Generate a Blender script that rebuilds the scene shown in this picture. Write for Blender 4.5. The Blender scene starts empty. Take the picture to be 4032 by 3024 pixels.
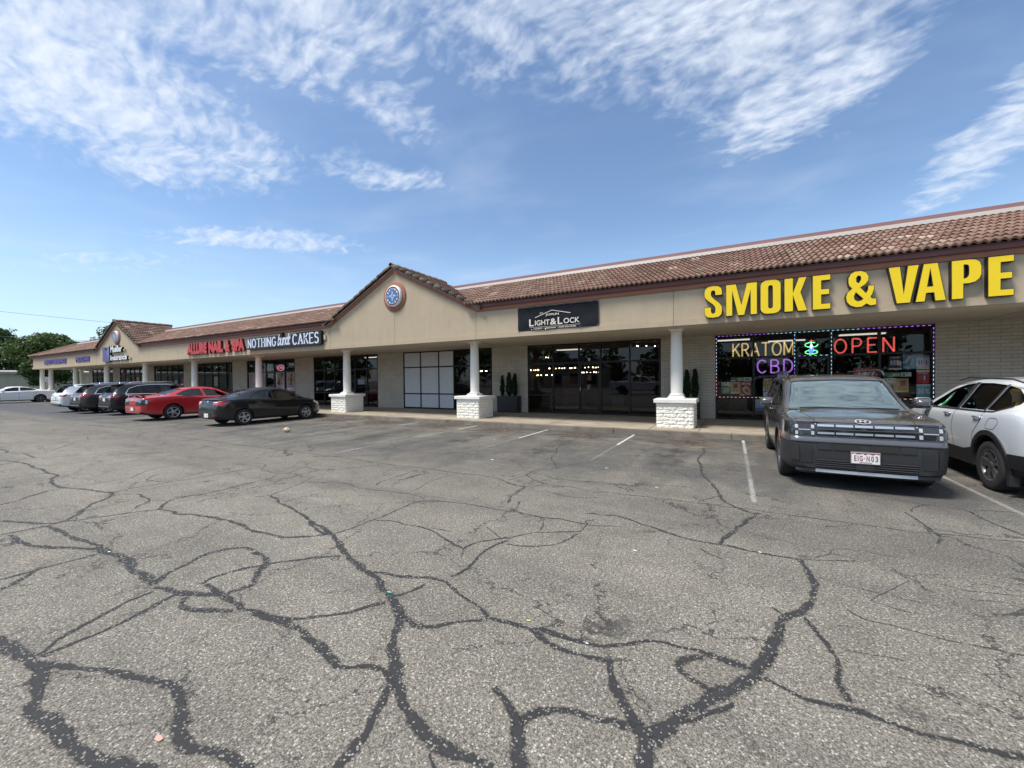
import bpy, bmesh, math, random
import numpy as np
from mathutils import Vector, Matrix
from mathutils.bvhtree import BVHTree
random.seed(7)
SC = bpy.context.scene
COL = SC.collection
R_ = math.radians

# ------------------------------------------------------------------ camera
def make_camera():
    yaw, pitch, roll = R_(28.731), R_(-0.717), R_(-0.585)
    r = Vector((math.cos(yaw), math.sin(yaw), 0)); f = Vector((-math.sin(yaw), math.cos(yaw), 0)); u = Vector((0, 0, 1))
    f2 = f*math.cos(pitch) + u*math.sin(pitch); u2 = -f*math.sin(pitch) + u*math.cos(pitch)
    r3 = r*math.cos(roll) + u2*math.sin(roll); u3 = -r*math.sin(roll) + u2*math.cos(roll)
    cam = bpy.data.cameras.new("camera"); o = bpy.data.objects.new("camera", cam); COL.objects.link(o)
    cam.sensor_width = 36; cam.lens = 36*1578.9/4032; cam.clip_start = 0.05; cam.clip_end = 2000
    m = Matrix((r3, u3, -f2)).transposed().to_4x4(); m.translation = Vector((0, 0, 1.6))
    o.matrix_world = m
    SC.camera = o
make_camera()

# ------------------------------------------------------------------ light
SUNV = Vector((-0.30, -0.36, 0.88)).normalized()
SUN_E = math.asin(SUNV.z); SUN_A = math.atan2(SUNV.x, SUNV.y)
sl = bpy.data.lights.new("sun", 'SUN'); so = bpy.data.objects.new("sun", sl); COL.objects.link(so)
sl.energy = 2.3; sl.angle = R_(16); sl.color = (1.0, 0.95, 0.88)
so.rotation_euler = SUNV.to_track_quat('Z', 'Y').to_euler()
SC.view_settings.view_transform = 'Standard'; SC.view_settings.look = 'None'
SC.view_settings.gamma = 1; SC.view_settings.exposure = 1.13
SC.view_settings.use_curve_mapping = False
SC.cycles.max_bounces = 7; SC.cycles.diffuse_bounces = 3; SC.cycles.glossy_bounces = 4
SC.cycles.transmission_bounces = 4; SC.cycles.transparent_max_bounces = 12
SC.cycles.caustics_reflective = False; SC.cycles.caustics_refractive = False
SC.cycles.sample_clamp_indirect = 4.0

# ------------------------------------------------------------------ node helper
class NT:
    def __init__(s, tree): s.t = tree; tree.nodes.clear()
    def n(s, typ, **kw):
        nd = s.t.nodes.new(typ)
        ins = kw.pop('ins', None) or {}
        for k, v in kw.items(): setattr(nd, k, v)
        for k, v in ins.items():
            sock = nd.inputs[k]
            if isinstance(v, bpy.types.NodeSocket): s.t.links.new(v, sock)
            elif isinstance(v, bpy.types.Node): s.t.links.new(v.outputs[0], sock)
            else: sock.default_value = v
        return nd
    def math(s, op, a, b=0.0, c=None, clamp=False):
        i = {0: a, 1: b}
        if c is not None: i[2] = c
        return s.n('ShaderNodeMath', operation=op, use_clamp=clamp, ins=i).outputs[0]
    def vm(s, op, a, b=None, out=0):
        i = {0: a}
        if b is not None: i[1] = b
        return s.n('ShaderNodeVectorMath', operation=op, ins=i).outputs[out]
    def mix(s, fac, a, b, mode='MIX'):
        nd = s.t.nodes.new('ShaderNodeMix'); nd.data_type = 'RGBA'; nd.blend_type = mode
        for k, v in ((0, fac), (6, a), (7, b)):
            if isinstance(v, bpy.types.NodeSocket): s.t.links.new(v, nd.inputs[k])
            else: nd.inputs[k].default_value = v if k == 0 else (tuple(v)+(1,) if len(v) == 3 else v)
        return nd.outputs[2]
    def ramp(s, fac, stops, interp='LINEAR'):
        nd = s.n('ShaderNodeValToRGB', ins={0: fac}); cr = nd.color_ramp; cr.interpolation = interp
        while len(cr.elements) < len(stops): cr.elements.new(0.5)
        for e, (p, c) in zip(cr.elements, stops):
            e.position = p; e.color = (c, c, c, 1) if isinstance(c, (int, float)) else tuple(c)+(1,)
        return nd.outputs[0]
    def noise(s, vec, scale, detail=4, rough=0.55, dist=0.0, out=0):
        return s.n('ShaderNodeTexNoise', ins={'Vector': vec, 'Scale': scale, 'Detail': detail, 'Roughness': rough, 'Distortion': dist}).outputs[out]
    def map(s, vec, loc=(0, 0, 0), rot=(0, 0, 0), sc=(1, 1, 1)):
        return s.n('ShaderNodeMapping', ins={'Vector': vec, 'Location': loc, 'Rotation': rot, 'Scale': sc}).outputs[0]
    def sep(s, v):
        return s.n('ShaderNodeSeparateXYZ', ins={0: v}).outputs
    def comb(s, x=0.0, y=0.0, z=0.0):
        return s.n('ShaderNodeCombineXYZ', ins={0: x, 1: y, 2: z}).outputs[0]

# ------------------------------------------------------------------ sky
def make_world():
    w = bpy.data.worlds.new("World"); SC.world = w; w.use_nodes = True
    T = NT(w.node_tree)
    sky = T.n('ShaderNodeTexSky', sky_type='NISHITA', sun_disc=False, sun_elevation=SUN_E, sun_rotation=SUN_A,
              air_density=1.0, dust_density=0.6, ozone_density=1.6, altitude=300)
    d = T.n('ShaderNodeTexCoord').outputs['Generated']
    x, y, z = T.sep(d)
    zz = T.math('MAXIMUM', z, 0.02)
    px = T.math('DIVIDE', x, zz); py = T.math('DIVIDE', y, zz)
    p = T.comb(px, py, 0.0)
    blobs = [(-1.85, .42, .80, .50, -5, 1.0), (-2.15, .95, .55, .34, 10, .80), (-1.05, .72, .42, .36, 0, .74), (-1.10, 1.15, .14, .30, 5, .6), (.08, 1.22, .60, .46, 10, 1.0), (.20, 1.75, .32, .46, 0, .95), (-.5, .95, .4, .3, 0, .66),
             (-1.47, 1.42, .34, .18, 48, .70), (-2.95, 1.62, .80, .24, 38, .82), (1.0, 2.7, .20, .85, -4, .80), (.62, 1.30, .35, .22, 0, .5), (.3, -1.8, 3.4, 1.9, 0, .95), (.25, .33, .95, .55, 0, 1.0), (-4.6, 1.3, 1.0, .35, 20, .35)]
    mask = None
    warp = T.noise(p, 2.2, 3, .5, out=1)
    pw = T.vm('ADD', p, T.vm('MULTIPLY', T.vm('SUBTRACT', warp, (.5, .5, .5)), (.5, .5, 0)))
    for cx, cy, rx, ry, rot, wt in blobs:
        q = T.vm('SUBTRACT', pw, (cx, cy, 0))
        q = T.n('ShaderNodeVectorRotate', rotation_type='Z_AXIS', ins={'Vector': q, 'Angle': R_(-rot)}).outputs[0]
        q = T.vm('DIVIDE', q, (rx, ry, 1))
        L = T.vm('LENGTH', q, out=1)
        g = T.n('ShaderNodeMapRange', interpolation_type='SMOOTHSTEP', ins={0: L, 1: 0.25, 2: 1.35, 3: wt, 4: 0.0}).outputs[0]
        mask = g if mask is None else T.math('MAXIMUM', mask, g)
    zq = T.math('ADD', zz, .30); pq = T.comb(T.math('DIVIDE', x, zq), T.math('DIVIDE', y, zq), 0.0)
    pq = T.vm('ADD', pq, T.vm('MULTIPLY', T.vm('SUBTRACT', warp, (.5, .5, .5)), (.12, .12, 0)))
    rip = T.noise(T.map(pq, rot=(0, 0, R_(25)), sc=(1.0, 1.7, 1)), 19.0, 2.5, .5, .15)
    fine = T.noise(T.map(pq, rot=(0, 0, R_(-20)), sc=(1, 1.3, 1)), 40.0, 4, .6, .2)
    big = T.noise(pq, 4.0, 4, .55, .3)
    n = T.math('ADD', T.math('MULTIPLY', rip, .60), T.math('ADD', T.math('MULTIPLY', fine, .16), T.math('MULTIPLY', big, .46)))
    cov = T.math('ADD', T.math('MULTIPLY', mask, .78), T.math('MULTIPLY', T.math('SUBTRACT', n, .61), 2.3))
    cov = T.n('ShaderNodeMapRange', interpolation_type='SMOOTHSTEP', ins={0: cov, 1: .0, 2: 1.18, 3: 0.0, 4: .90}).outputs[0]
    cov = T.math('MULTIPLY', cov, T.n('ShaderNodeMapRange', ins={0: mask, 1: .0, 2: .25, 3: 0.0, 4: 1.0}).outputs[0])
    thin = T.math('MULTIPLY', T.n('ShaderNodeMapRange', interpolation_type='SMOOTHSTEP', ins={0: T.noise(T.map(p, rot=(0, 0, .5), sc=(1, 1.4, 1)), 1.1, 4, .5, .3), 1: .45, 2: .85, 3: 0.0, 4: .22}).outputs[0], 1.0)
    cov = T.math('MAXIMUM', cov, thin)
    hor = T.n('ShaderNodeMapRange', interpolation_type='SMOOTHSTEP', ins={0: z, 1: .0, 2: .36, 3: .55, 4: 0.0}).outputs[0]
    lit = T.mix(T.math('MULTIPLY', fine, 1.0), (4.0, 4.5, 5.3), (5.4, 5.75, 6.25))
    base = T.mix(1.0, sky.outputs[0], (.93, .98, 1.0), 'MULTIPLY')
    base = T.mix(hor, base, (3.5, 4.7, 6.1))
    c = T.mix(cov, base, lit)
    bg = T.n('ShaderNodeBackground', ins={'Color': c, 'Strength': .085})
    T.n('ShaderNodeOutputWorld', ins={0: bg})
make_world()

# ------------------------------------------------------------------ materials
MATS = {}
def pbsdf(T, **k):
    return T.n('ShaderNodeBsdfPrincipled', ins=k)
def finish(m, T, sh):
    T.n('ShaderNodeOutputMaterial', ins={0: sh}); return m
def newmat(name):
    m = bpy.data.materials.new(name); m.use_nodes = True; MATS[name] = m
    return m, NT(m.node_tree)
def simple(name, col, rough=.6, metal=0.0, spec=.5, var=.08, nscale=3.0, bump=0.0, bscale=60, coat=0.0, emit=None, estr=0.0):
    if name in MATS: return MATS[name]
    m, T = newmat(name)
    oc = T.n('ShaderNodeTexCoord').outputs['Object']
    ns = T.noise(oc, nscale, 5, .6)
    c = T.mix(ns, tuple(v*(1-var) for v in col), tuple(min(1, v*(1+var)) for v in col))
    k = {'Base Color': c, 'Roughness': rough, 'Metallic': metal, 'Specular IOR Level': spec, 'Coat Weight': coat, 'Coat Roughness': .04}
    if emit: k['Emission Color'] = tuple(emit)+(1,); k['Emission Strength'] = estr
    if bump:
        k['Normal'] = T.n('ShaderNodeBump', ins={'Strength': bump, 'Distance': .01, 'Height': T.noise(oc, bscale, 3, .6)}).outputs[0]
    return finish(m, T, pbsdf(T, **k))

def mat_asphalt():
    m, T = newmat('asphalt')
    P = T.n('ShaderNodeNewGeometry').outputs['Position']
    x, y, z = T.sep(P)
    s1 = T.noise(P, 150, 3, .7); s2 = T.noise(P, 60, 3, .65); s3 = T.n('ShaderNodeTexVoronoi', ins={'Vector': P, 'Scale': 75.0}).outputs['Distance']
    peb = T.n('ShaderNodeTexVoronoi', ins={'Vector': P, 'Scale': 78.0}); pc = T.sep(peb.outputs['Color'])[0]
    peb2 = T.n('ShaderNodeTexVoronoi', ins={'Vector': P, 'Scale': 130.0}); pc2 = T.sep(peb2.outputs['Color'])[1]
    light = T.math('MULTIPLY', T.math('GREATER_THAN', pc, .86), T.math('LESS_THAN', peb.outputs['Distance'], .40))
    light2 = T.math('MULTIPLY', T.math('GREATER_THAN', pc2, .80), T.math('LESS_THAN', peb2.outputs['Distance'], .45))
    dark = T.math('MULTIPLY', T.math('LESS_THAN', pc2, .30), T.math('LESS_THAN', peb2.outputs['Distance'], .6))
    base = T.ramp(T.math('ADD', T.math('MULTIPLY', s1, .5), T.math('MULTIPLY', s2, .5)), [(.37, (.062, .054, .042)), (.5, (.205, .185, .150)), (.63, (.42, .385, .318))])
    base = T.mix(T.math('MULTIPLY', dark, .55), base, (.045, .045, .045))
    base = T.mix(T.math('MULTIPLY', light2, .55), base, (.38, .37, .345))
    base = T.mix(T.math('MULTIPLY', light, .8), base, (.56, .54, .48))
    # large-scale wear
    L1 = T.noise(P, .55, 5, .6, .3); L2 = T.noise(P, 2.4, 5, .65, .4)
    base = T.mix(1.0, base, T.ramp(T.math('ADD', T.math('MULTIPLY', L1, .5), T.math('MULTIPLY', L2, .5)), [(.34, .78), (.5, .98), (.66, 1.14)]), 'MULTIPLY')
    # old tyre-polished lanes and grey patches
    lane = T.noise(T.map(P, rot=(0, 0, .06), sc=(.10, 1.0, 1)), 1.1, 4, .6, .2)
    yb = T.n('ShaderNodeMapRange', interpolation_type='SMOOTHSTEP', ins={0: T.math('ADD', y, T.math('MULTIPLY', T.math('SUBTRACT', T.noise(P, .8, 4, .6), .5), 2.5)), 1: 2.6, 2: 6.2, 3: .93, 4: .76}).outputs[0]
    base = T.vm('SCALE', base); base.node.inputs[3].default_value = 1; T.t.links.new(yb, base.node.inputs[3])
    base = T.mix(1.0, base, T.ramp(lane, [(.36, (.80, .80, .82)), (.5, (.97, .97, .97)), (.66, (1.10, 1.09, 1.06))]), 'MULTIPLY')
    # hairline cracks
    cw = T.vm('ADD', P, T.vm('MULTIPLY', T.vm('SUBTRACT', T.noise(P, 2.6, 5, .7, out=1), (.5, .5, .5)), (.75, .75, 0)))
    cf = T.n('ShaderNodeTexVoronoi', feature='DISTANCE_TO_EDGE', ins={'Vector': T.map(cw, sc=(1, 1, 0)), 'Scale': .62}).outputs['Distance']
    cf2 = T.n('ShaderNodeTexVoronoi', feature='DISTANCE_TO_EDGE', ins={'Vector': T.map(cw, loc=(3, 5, 0), sc=(1, 1, 0)), 'Scale': 1.7}).outputs['Distance']
    gate = T.n('ShaderNodeMapRange', ins={0: T.noise(P, .45, 4, .6), 1: .46, 2: .56, 3: 0.0, 4: 1.0}).outputs[0]
    hl = T.math('MAXIMUM', T.n('ShaderNodeMapRange', ins={0: cf, 1: .0035, 2: .008, 3: .85, 4: 0.0}).outputs[0],
                T.math('MULTIPLY', gate, T.n('ShaderNodeMapRange', ins={0: cf2, 1: .005, 2: .014, 3: .65, 4: 0.0}).outputs[0]))
    hl = T.math('MULTIPLY', hl, T.n('ShaderNodeMapRange', ins={0: T.noise(P, 1.3, 3, .6), 1: .38, 2: .52, 3: 0.0, 4: 1.0}).outputs[0])
    base = T.mix(hl, base, (.035, .033, .031))
    # seal-coated stalls beyond the joint at y = 5.6
    edge = T.math('ADD', y, T.math('MULTIPLY', T.math('SUBTRACT', T.noise(P, 1.3, 4, .6), .5), .9))
    stall = T.n('ShaderNodeMapRange', interpolation_type='SMOOTHSTEP', ins={0: edge, 1: 5.3, 2: 6.9, 3: 0.0, 4: 1.0}).outputs[0]
    wear = T.noise(T.map(P, sc=(1, .45, 1)), 1.1, 6, .68, .6)
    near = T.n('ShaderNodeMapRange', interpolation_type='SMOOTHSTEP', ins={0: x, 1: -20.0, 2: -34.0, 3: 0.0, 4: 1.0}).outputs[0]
    wr = T.n('ShaderNodeMapRange', ins={0: T.math('SUBTRACT', wear, T.math('MULTIPLY', near, .30)), 1: .36, 2: .64, 3: 1.0, 4: 0.0}).outputs[0]
    kerbd = T.n('ShaderNodeMapRange', interpolation_type='SMOOTHSTEP', ins={0: edge, 1: 8.6, 2: 10.9, 3: 0.0, 4: .5}).outputs[0]
    wr = T.math('ADD', T.math('MULTIPLY', wr, .80), kerbd, clamp=True)
    sealf = T.math('MULTIPLY', stall, wr)
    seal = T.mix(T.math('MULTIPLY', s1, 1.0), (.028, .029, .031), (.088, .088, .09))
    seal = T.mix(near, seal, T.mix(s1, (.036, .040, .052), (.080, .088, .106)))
    col = T.mix(T.math('MULTIPLY', sealf, .86), base, seal)
    # brown leaf-dirt along the kerb
    fx = T.math('ABSOLUTE', T.math('SUBTRACT', T.math('FRACT', T.math('DIVIDE', T.math('SUBTRACT', x, .25), 2.64)), .5))
    drt = T.math('MULTIPLY', T.n('ShaderNodeMapRange', interpolation_type='SMOOTHSTEP', ins={0: T.math('ABSOLUTE', T.math('SUBTRACT', edge, 10.75)), 1: .15, 2: .75, 3: 1.0, 4: 0.0}).outputs[0],
                 T.n('ShaderNodeMapRange', interpolation_type='SMOOTHSTEP', ins={0: fx, 1: .12, 2: .38, 3: 1.0, 4: 0.0}).outputs[0])
    sand = T.math('MULTIPLY', T.n('ShaderNodeMapRange', interpolation_type='SMOOTHSTEP', ins={0: T.math('ABSOLUTE', T.math('SUBTRACT', edge, 10.4)), 1: .35, 2: 1.15, 3: .75, 4: 0.0}).outputs[0], T.n('ShaderNodeMapRange', ins={0: T.noise(T.map(P, sc=(1, 1.6, 1)), 1.7, 5, .7), 1: .40, 2: .60, 3: 0.0, 4: 1.0}).outputs[0])
    col = T.mix(T.math('MULTIPLY', sand, s2), col, (.30, .25, .175))
    drt = T.math('MULTIPLY', drt, T.n('ShaderNodeMapRange', ins={0: T.noise(P, 7, 5, .75), 1: .40, 2: .56, 3: 0.0, 4: 1.0}).outputs[0])
    col = T.mix(T.math('MULTIPLY', drt, .85), col, (.050, .027, .015))
    # oil drips down the middle of each bay
    oy = T.n('ShaderNodeMapRange', interpolation_type='SMOOTHSTEP', ins={0: T.math('ABSOLUTE', T.math('SUBTRACT', y, 8.6)), 1: .6, 2: 2.2, 3: 1.0, 4: 0.0}).outputs[0]
    oil = T.math('MULTIPLY', T.math('MULTIPLY', oy, T.n('ShaderNodeMapRange', interpolation_type='SMOOTHSTEP', ins={0: fx, 1: .02, 2: .17, 3: 1.0, 4: 0.0}).outputs[0]), T.n('ShaderNodeMapRange', ins={0: T.noise(T.map(P, sc=(1, .6, 1)), 3.4, 5, .75), 1: .42, 2: .62, 3: 0.0, 4: .8}).outputs[0])
    col = T.mix(oil, col, (.030, .028, .026))
    # oil spots
    ob = T.n('ShaderNodeTexVoronoi', ins={'Vector': T.map(P, sc=(1, 1, 0)), 'Scale': 1.35, 'Randomness': 1.0})
    osz = T.sep(ob.outputs['Color'])[0]
    od = T.math('ADD', ob.outputs['Distance'], T.math('MULTIPLY', T.math('SUBTRACT', T.noise(P, 22, 3, .7), .5), .10))
    spot = T.n('ShaderNodeMapRange', ins={0: od, 1: T.math('MULTIPLY', osz, .055), 2: T.math('MULTIPLY', osz, .12), 3: .6, 4: 0.0}).outputs[0]
    col = T.mix(spot, col, (.03, .029, .027))
    h = T.math('ADD', T.math('MULTIPLY', s1, .6), T.math('MULTIPLY', s3, .6))
    bmp = T.n('ShaderNodeBump', ins={'Strength': .55, 'Distance': .008, 'Height': h}).outputs[0]
    return finish(m, T, pbsdf(T, **{'Base Color': col, 'Roughness': .88, 'Specular IOR Level': .3, 'Normal': bmp}))

def mat_ribbon(name, col1, col2, soft=.55, speck=.8, base_alpha=1.0, pebble=((.12, .11, .095), (.46, .43, .37))):
    # ragged-edged mark laid on the ground: v of the UV runs 0..1 across, u carries strength
    m, T = newmat(name)
    P = T.n('ShaderNodeNewGeometry').outputs['Position']
    uv = T.n('ShaderNodeUVMap', uv_map='UVMap').outputs[0]
    u, v, _ = T.sep(uv)
    d = T.math('MULTIPLY', T.math('ABSOLUTE', T.math('SUBTRACT', v, .5)), 2.0)
    n1 = T.noise(P, 14, 4, .7); n2 = T.noise(P, 70, 3, .7)
    e = T.math('ADD', d, T.math('ADD', T.math('MULTIPLY', T.math('SUBTRACT', n1, .5), 1.9*soft), T.math('MULTIPLY', T.math('SUBTRACT', n2, .5), 2.6*soft)))
    a = T.n('ShaderNodeMapRange', ins={0: e, 1: .66, 2: .34, 3: 0.0, 4: 1.0}).outputs[0]
    pc = T.n('ShaderNodeTexVoronoi', ins={'Vector': P, 'Scale': 85.0})
    patch = T.math('MULTIPLY', T.math('SUBTRACT', T.noise(P, 5.0, 3, .6), .5), .9)
    thr = T.math('SUBTRACT', T.math('ADD', T.math('ADD', T.math('MULTIPLY', u, .50), .42), patch), T.math('MULTIPLY', d, .50))
    hole = T.math('GREATER_THAN', T.sep(pc.outputs['Color'])[0], thr)
    hole = T.math('MULTIPLY', T.math('MULTIPLY', hole, T.math('LESS_THAN', pc.outputs['Distance'], .5)), speck)
    a = T.math('MULTIPLY', a, T.math('ADD', T.math('MULTIPLY', u, .75), .25*base_alpha), clamp=True)
    c = T.mix(n2, col1, col2)
    c = T.mix(hole, c, T.mix(T.sep(pc.outputs['Color'])[1], pebble[0], pebble[1]))
    bs = pbsdf(T, **{'Base Color': c, 'Roughness': .75, 'Specular IOR Level': .35})
    mx = T.n('ShaderNodeMixShader', ins={0: a, 1: T.n('ShaderNodeBsdfTransparent'), 2: bs})
    return finish(m, T, mx)

def mat_stucco(name, c, speck=.2, bump=.5):
    m, T = newmat(name)
    P = T.n('ShaderNodeTexCoord').outputs['Object']
    n0 = T.noise(P, 90, 3, .7); n1 = T.noise(P, 1.3, 5, .6, .5); n2 = T.noise(T.map(P, sc=(3, 3, .35)), 2.2, 5, .65)
    a = T.mix(n0, tuple(v*(1-speck) for v in c), tuple(min(1, v*(1+speck)) for v in c))
    a = T.mix(1.0, a, T.ramp(T.math('ADD', T.math('MULTIPLY', n1, .6), T.math('MULTIPLY', n2, .4)), [(.3, (.90, .89, .88)), (.55, 1.0), (.75, (1.04, 1.03, 1.02))]), 'MULTIPLY')
    st = T.n('ShaderNodeMapRange', ins={0: T.noise(P, 4.5, 3, .5), 1: .72, 2: .80, 3: 0.0, 4: .35}).outputs[0]
    a = T.mix(st, a, tuple(v*.6 for v in c))
    b = T.n('ShaderNodeBump', ins={'Strength': bump, 'Distance': .006, 'Height': T.noise(P, 70, 4, .7)}).outputs[0]
    return finish(m, T, pbsdf(T, **{'Base Color': a, 'Roughness': .9, 'Specular IOR Level': .2, 'Normal': b}))

def mat_block():
    m, T = newmat('painted_block')
    P = T.n('ShaderNodeTexCoord').outputs['Object']
    x, y, z = T.sep(P)
    v = T.comb(T.math('ADD', x, y), z, 0.0)
    br = T.n('ShaderNodeTexBrick', offset=.5, ins={'Vector': v, 'Scale': 1.0, 'Brick Width': .40, 'Row Height': .0965, 'Mortar Size': .006, 'Mortar Smooth': .4,
             'Color1': (.50, .455, .38, 1), 'Color2': (.55, .50, .42, 1), 'Mortar': (.29, .265, .225, 1), 'Bias': 0.0})
    n = T.noise(P, 2.0, 5, .65, .3); low = T.n('ShaderNodeMapRange', ins={0: z, 1: .15, 2: 1.1, 3: 1.0, 4: 0.0}).outputs[0]
    c = T.mix(1.0, br.outputs[0], T.ramp(n, [(.3, .86), (.6, 1.04)]), 'MULTIPLY')
    c = T.mix(T.math('MULTIPLY', T.math('MULTIPLY', low, T.noise(P, 3, 4, .7)), .35), c, (.62, .60, .55))
    h = T.math('SUBTRACT', T.math('MULTIPLY', T.noise(P, 45, 4, .7), .35), T.math('MULTIPLY', br.outputs['Fac'], 1.0))
    b = T.n('ShaderNodeBump', ins={'Strength': .8, 'Distance': .008, 'Height': h}).outputs[0]
    return finish(m, T, pbsdf(T, **{'Base Color': c, 'Roughness': .75, 'Specular IOR Level': .3, 'Normal': b}))

def mat_tile():
    m, T = newmat('clay_tile')
    uv = T.n('ShaderNodeUVMap', uv_map='UVMap').outputs[0]
    u, v, _ = T.sep(uv)
    idv = T.comb(T.math('FLOOR', u), T.math('FLOOR', v), 0.0)
    wn = T.n('ShaderNodeTexWhiteNoise', noise_dimensions='2D', ins={0: idv})
    c = T.ramp(wn.outputs['Value'], [(0, (.18, .112, .084)), (.3, (.225, .136, .102)), (.6, (.255, .155, .117)), (.88, (.28, .178, .135)), (.965, (.28, .21, .165)), (.988, (.46, .345, .265))], 'LINEAR')
    P = T.n('ShaderNodeTexCoord').outputs['Object']
    g = T.noise(P, .5, 4, .6); st = T.noise(P, 6, 5, .7)
    c = T.mix(T.math('MULTIPLY', T.n('ShaderNodeMapRange', ins={0: g, 1: .5, 2: .75, 3: 0.0, 4: .4}).outputs[0], st), c, (.22, .19, .15))
    c = T.mix(1.0, c, T.ramp(st, [(.3, .85), (.6, 1.05)]), 'MULTIPLY')
    b = T.n('ShaderNodeBump', ins={'Strength': .3, 'Distance': .005, 'Height': T.noise(P, 60, 3, .6)}).outputs[0]
    return finish(m, T, pbsdf(T, **{'Base Color': c, 'Roughness': .85, 'Specular IOR Level': .25, 'Normal': b}))

def mat_concrete(name, c, speck=.12, stain=(.6, .55, .5)):
    m, T = newmat(name)
    P = T.n('ShaderNodeTexCoord').outputs['Object']
    x, y, z = T.sep(P)
    n0 = T.noise(P, 120, 3, .7); n1 = T.noise(T.map(P, sc=(.8, 1.8, 1)), 1.6, 6, .65, .6); n3 = T.noise(P, 9, 4, .7)
    a = T.mix(n0, tuple(v*(1-speck) for v in c), tuple(v*(1+speck) for v in c))
    a = T.mix(T.ramp(n1, [(.4, .75), (.62, 0.0)]), a, tuple(v*s for v, s in zip(c, stain)))
    a = T.mix(T.math('MULTIPLY', n3, .25), a, tuple(v*.7 for v in c))
    b = T.n('ShaderNodeBump', ins={'Strength': .25, 'Distance': .004, 'Height': n0}).outputs[0]
    return finish(m, T, pbsdf(T, **{'Base Color': a, 'Roughness': .85, 'Specular IOR Level': .3, 'Normal': b}))

def mat_glass(name, tint=.45, refl=1.0, col=(1, 1, 1)):
    m, T = newmat(name)
    fr = T.n('ShaderNodeFresnel', ins={'IOR': 1.52}).outputs[0]
    fr = T.math('MULTIPLY', fr, refl, clamp=True)
    oc = T.n('ShaderNodeTexCoord').outputs['Object']
    wav = T.n('ShaderNodeBump', ins={'Strength': .02, 'Distance': .05, 'Height': T.noise(oc, 1.3, 2, .5)}).outputs[0]
    gl = T.n('ShaderNodeBsdfGlossy', ins={'Color': ((.86, 1, .92, 1) if refl > 3 else (.95, .97, 1, 1)), 'Roughness': .015, 'Normal': wav})
    tr = T.n('ShaderNodeBsdfTransparent', ins={'Color': (tint*col[0], tint*col[1], tint*col[2], 1)})
    return finish(m, T, T.n('ShaderNodeMixShader', ins={0: fr, 1: tr, 2: gl}))

def mat_emit(name, col, st):
    if name in MATS: return MATS[name]
    m, T = newmat(name)
    return finish(m, T, pbsdf(T, **{'Base Color': tuple(c*.5 for c in col)+(1,), 'Emission Color': tuple(col)+(1,), 'Emission Strength': st}))

def mat_paint(name, col, metal=0.0, rough=.3, flake=.04, dirty=1.0, coat=.9):
    if name in MATS: return MATS[name]
    m, T = newmat(name)
    oc = T.n('ShaderNodeTexCoord').outputs['Object']
    f = T.noise(oc, 900, 2, .5)
    d = T.noise(oc, 2.2, 5, .65)
    c = T.mix(f, tuple(v*(1-flake) for v in col), tuple(min(1, v*(1+flake)) for v in col))
    low = T.n('ShaderNodeMapRange', ins={0: T.sep(oc)[2], 1: .1, 2: .75, 3: .32*dirty, 4: .03*dirty}).outputs[0]
    dirt = T.math('MULTIPLY', T.n('ShaderNodeMapRange', ins={0: d, 1: .35, 2: .7, 3: .4, 4: 1.0}).outputs[0], low)
    c = T.mix(dirt, c, (.17, .155, .135))
    return finish(m, T, pbsdf(T, **{'Base Color': c, 'Metallic': metal, 'Roughness': T.math('ADD', T.math('MULTIPLY', dirt, .8), rough), 'Specular IOR Level': .3, 'Coat Weight': coat, 'Coat Roughness': T.math('ADD', T.math('MULTIPLY', dirt, .5), .03), 'Coat IOR': 1.6}))

def mat_foliage(name, c1, c2):
    m, T = newmat(name)
    oi = T.n('ShaderNodeTexCoord').outputs['Object']
    n = T.noise(oi, 1.7, 4, .6); n2 = T.noise(oi, 14, 3, .6)
    c = T.mix(T.math('ADD', T.math('MULTIPLY', n, .5), T.math('MULTIPLY', n2, .5)), c1, c2)
    bs = pbsdf(T, **{'Base Color': c, 'Roughness': .6, 'Specular IOR Level': .3})
    tl = T.n('ShaderNodeBsdfTranslucent', ins={'Color': T.mix(.5, c, (.12, .2, .03))})
    return finish(m, T, T.n('ShaderNodeMixShader', ins={0: .28, 1: bs, 2: tl}))

M_ASPH = mat_asphalt(); M_CRACK = mat_ribbon('tar_seal', (.020, .020, .021), (.048, .047, .046), .26)
M_LINE = mat_ribbon('worn_white_paint', (.55, .55, .52), (.75, .75, .72), .45, .9, .2)
M_STUC = mat_stucco('beige_stucco', (.465, .383, .275)); M_WHITE = mat_stucco('white_stucco', (.84, .82, .76), .08, .6)
M_SOFF = mat_stucco('soffit_stucco', (.50, .45, .365), .06, .3)
M_BLOCK = mat_block(); M_TILE = mat_tile()
M_WALK = mat_concrete('walk_concrete', (.40, .35, .27)); M_KERB = mat_concrete('kerb_concrete', (.27, .24, .195), .2, (.5, .45, .4))
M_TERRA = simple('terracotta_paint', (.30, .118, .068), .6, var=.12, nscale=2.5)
M_GUTTER = simple('plum_gutter_paint', (.16, .070, .072), .5, var=.18, nscale=2.0)
M_CAPW = simple('white_flashing', (.46, .42, .385), .5, var=.1, nscale=1.2)
M_CAPR = simple('faded_red_cap', (.25, .13, .12), .6, var=.35, nscale=.35)
M_SPLIT = simple('white_split_face', (.84, .82, .74), .85, var=.06, nscale=9, bump=.8, bscale=30)
M_FRAME = simple('bronze_frame', (.010, .009, .009), .4, metal=.3, var=.1)
M_GLASS = mat_glass('store_glass', .92, .85, (1, .97, .94)); M_DARK = simple('dark_void', (.02, .019, .018), .9)
M_ROOM = simple('room_wall', (.030, .024, .019), .9, var=.3, nscale=.8); M_ROOMF = simple('room_floor', (.022, .019, .016), .5, var=.2)  # dimness of the unlit rooms is put into near-black wall, floor and ceiling colours
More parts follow.
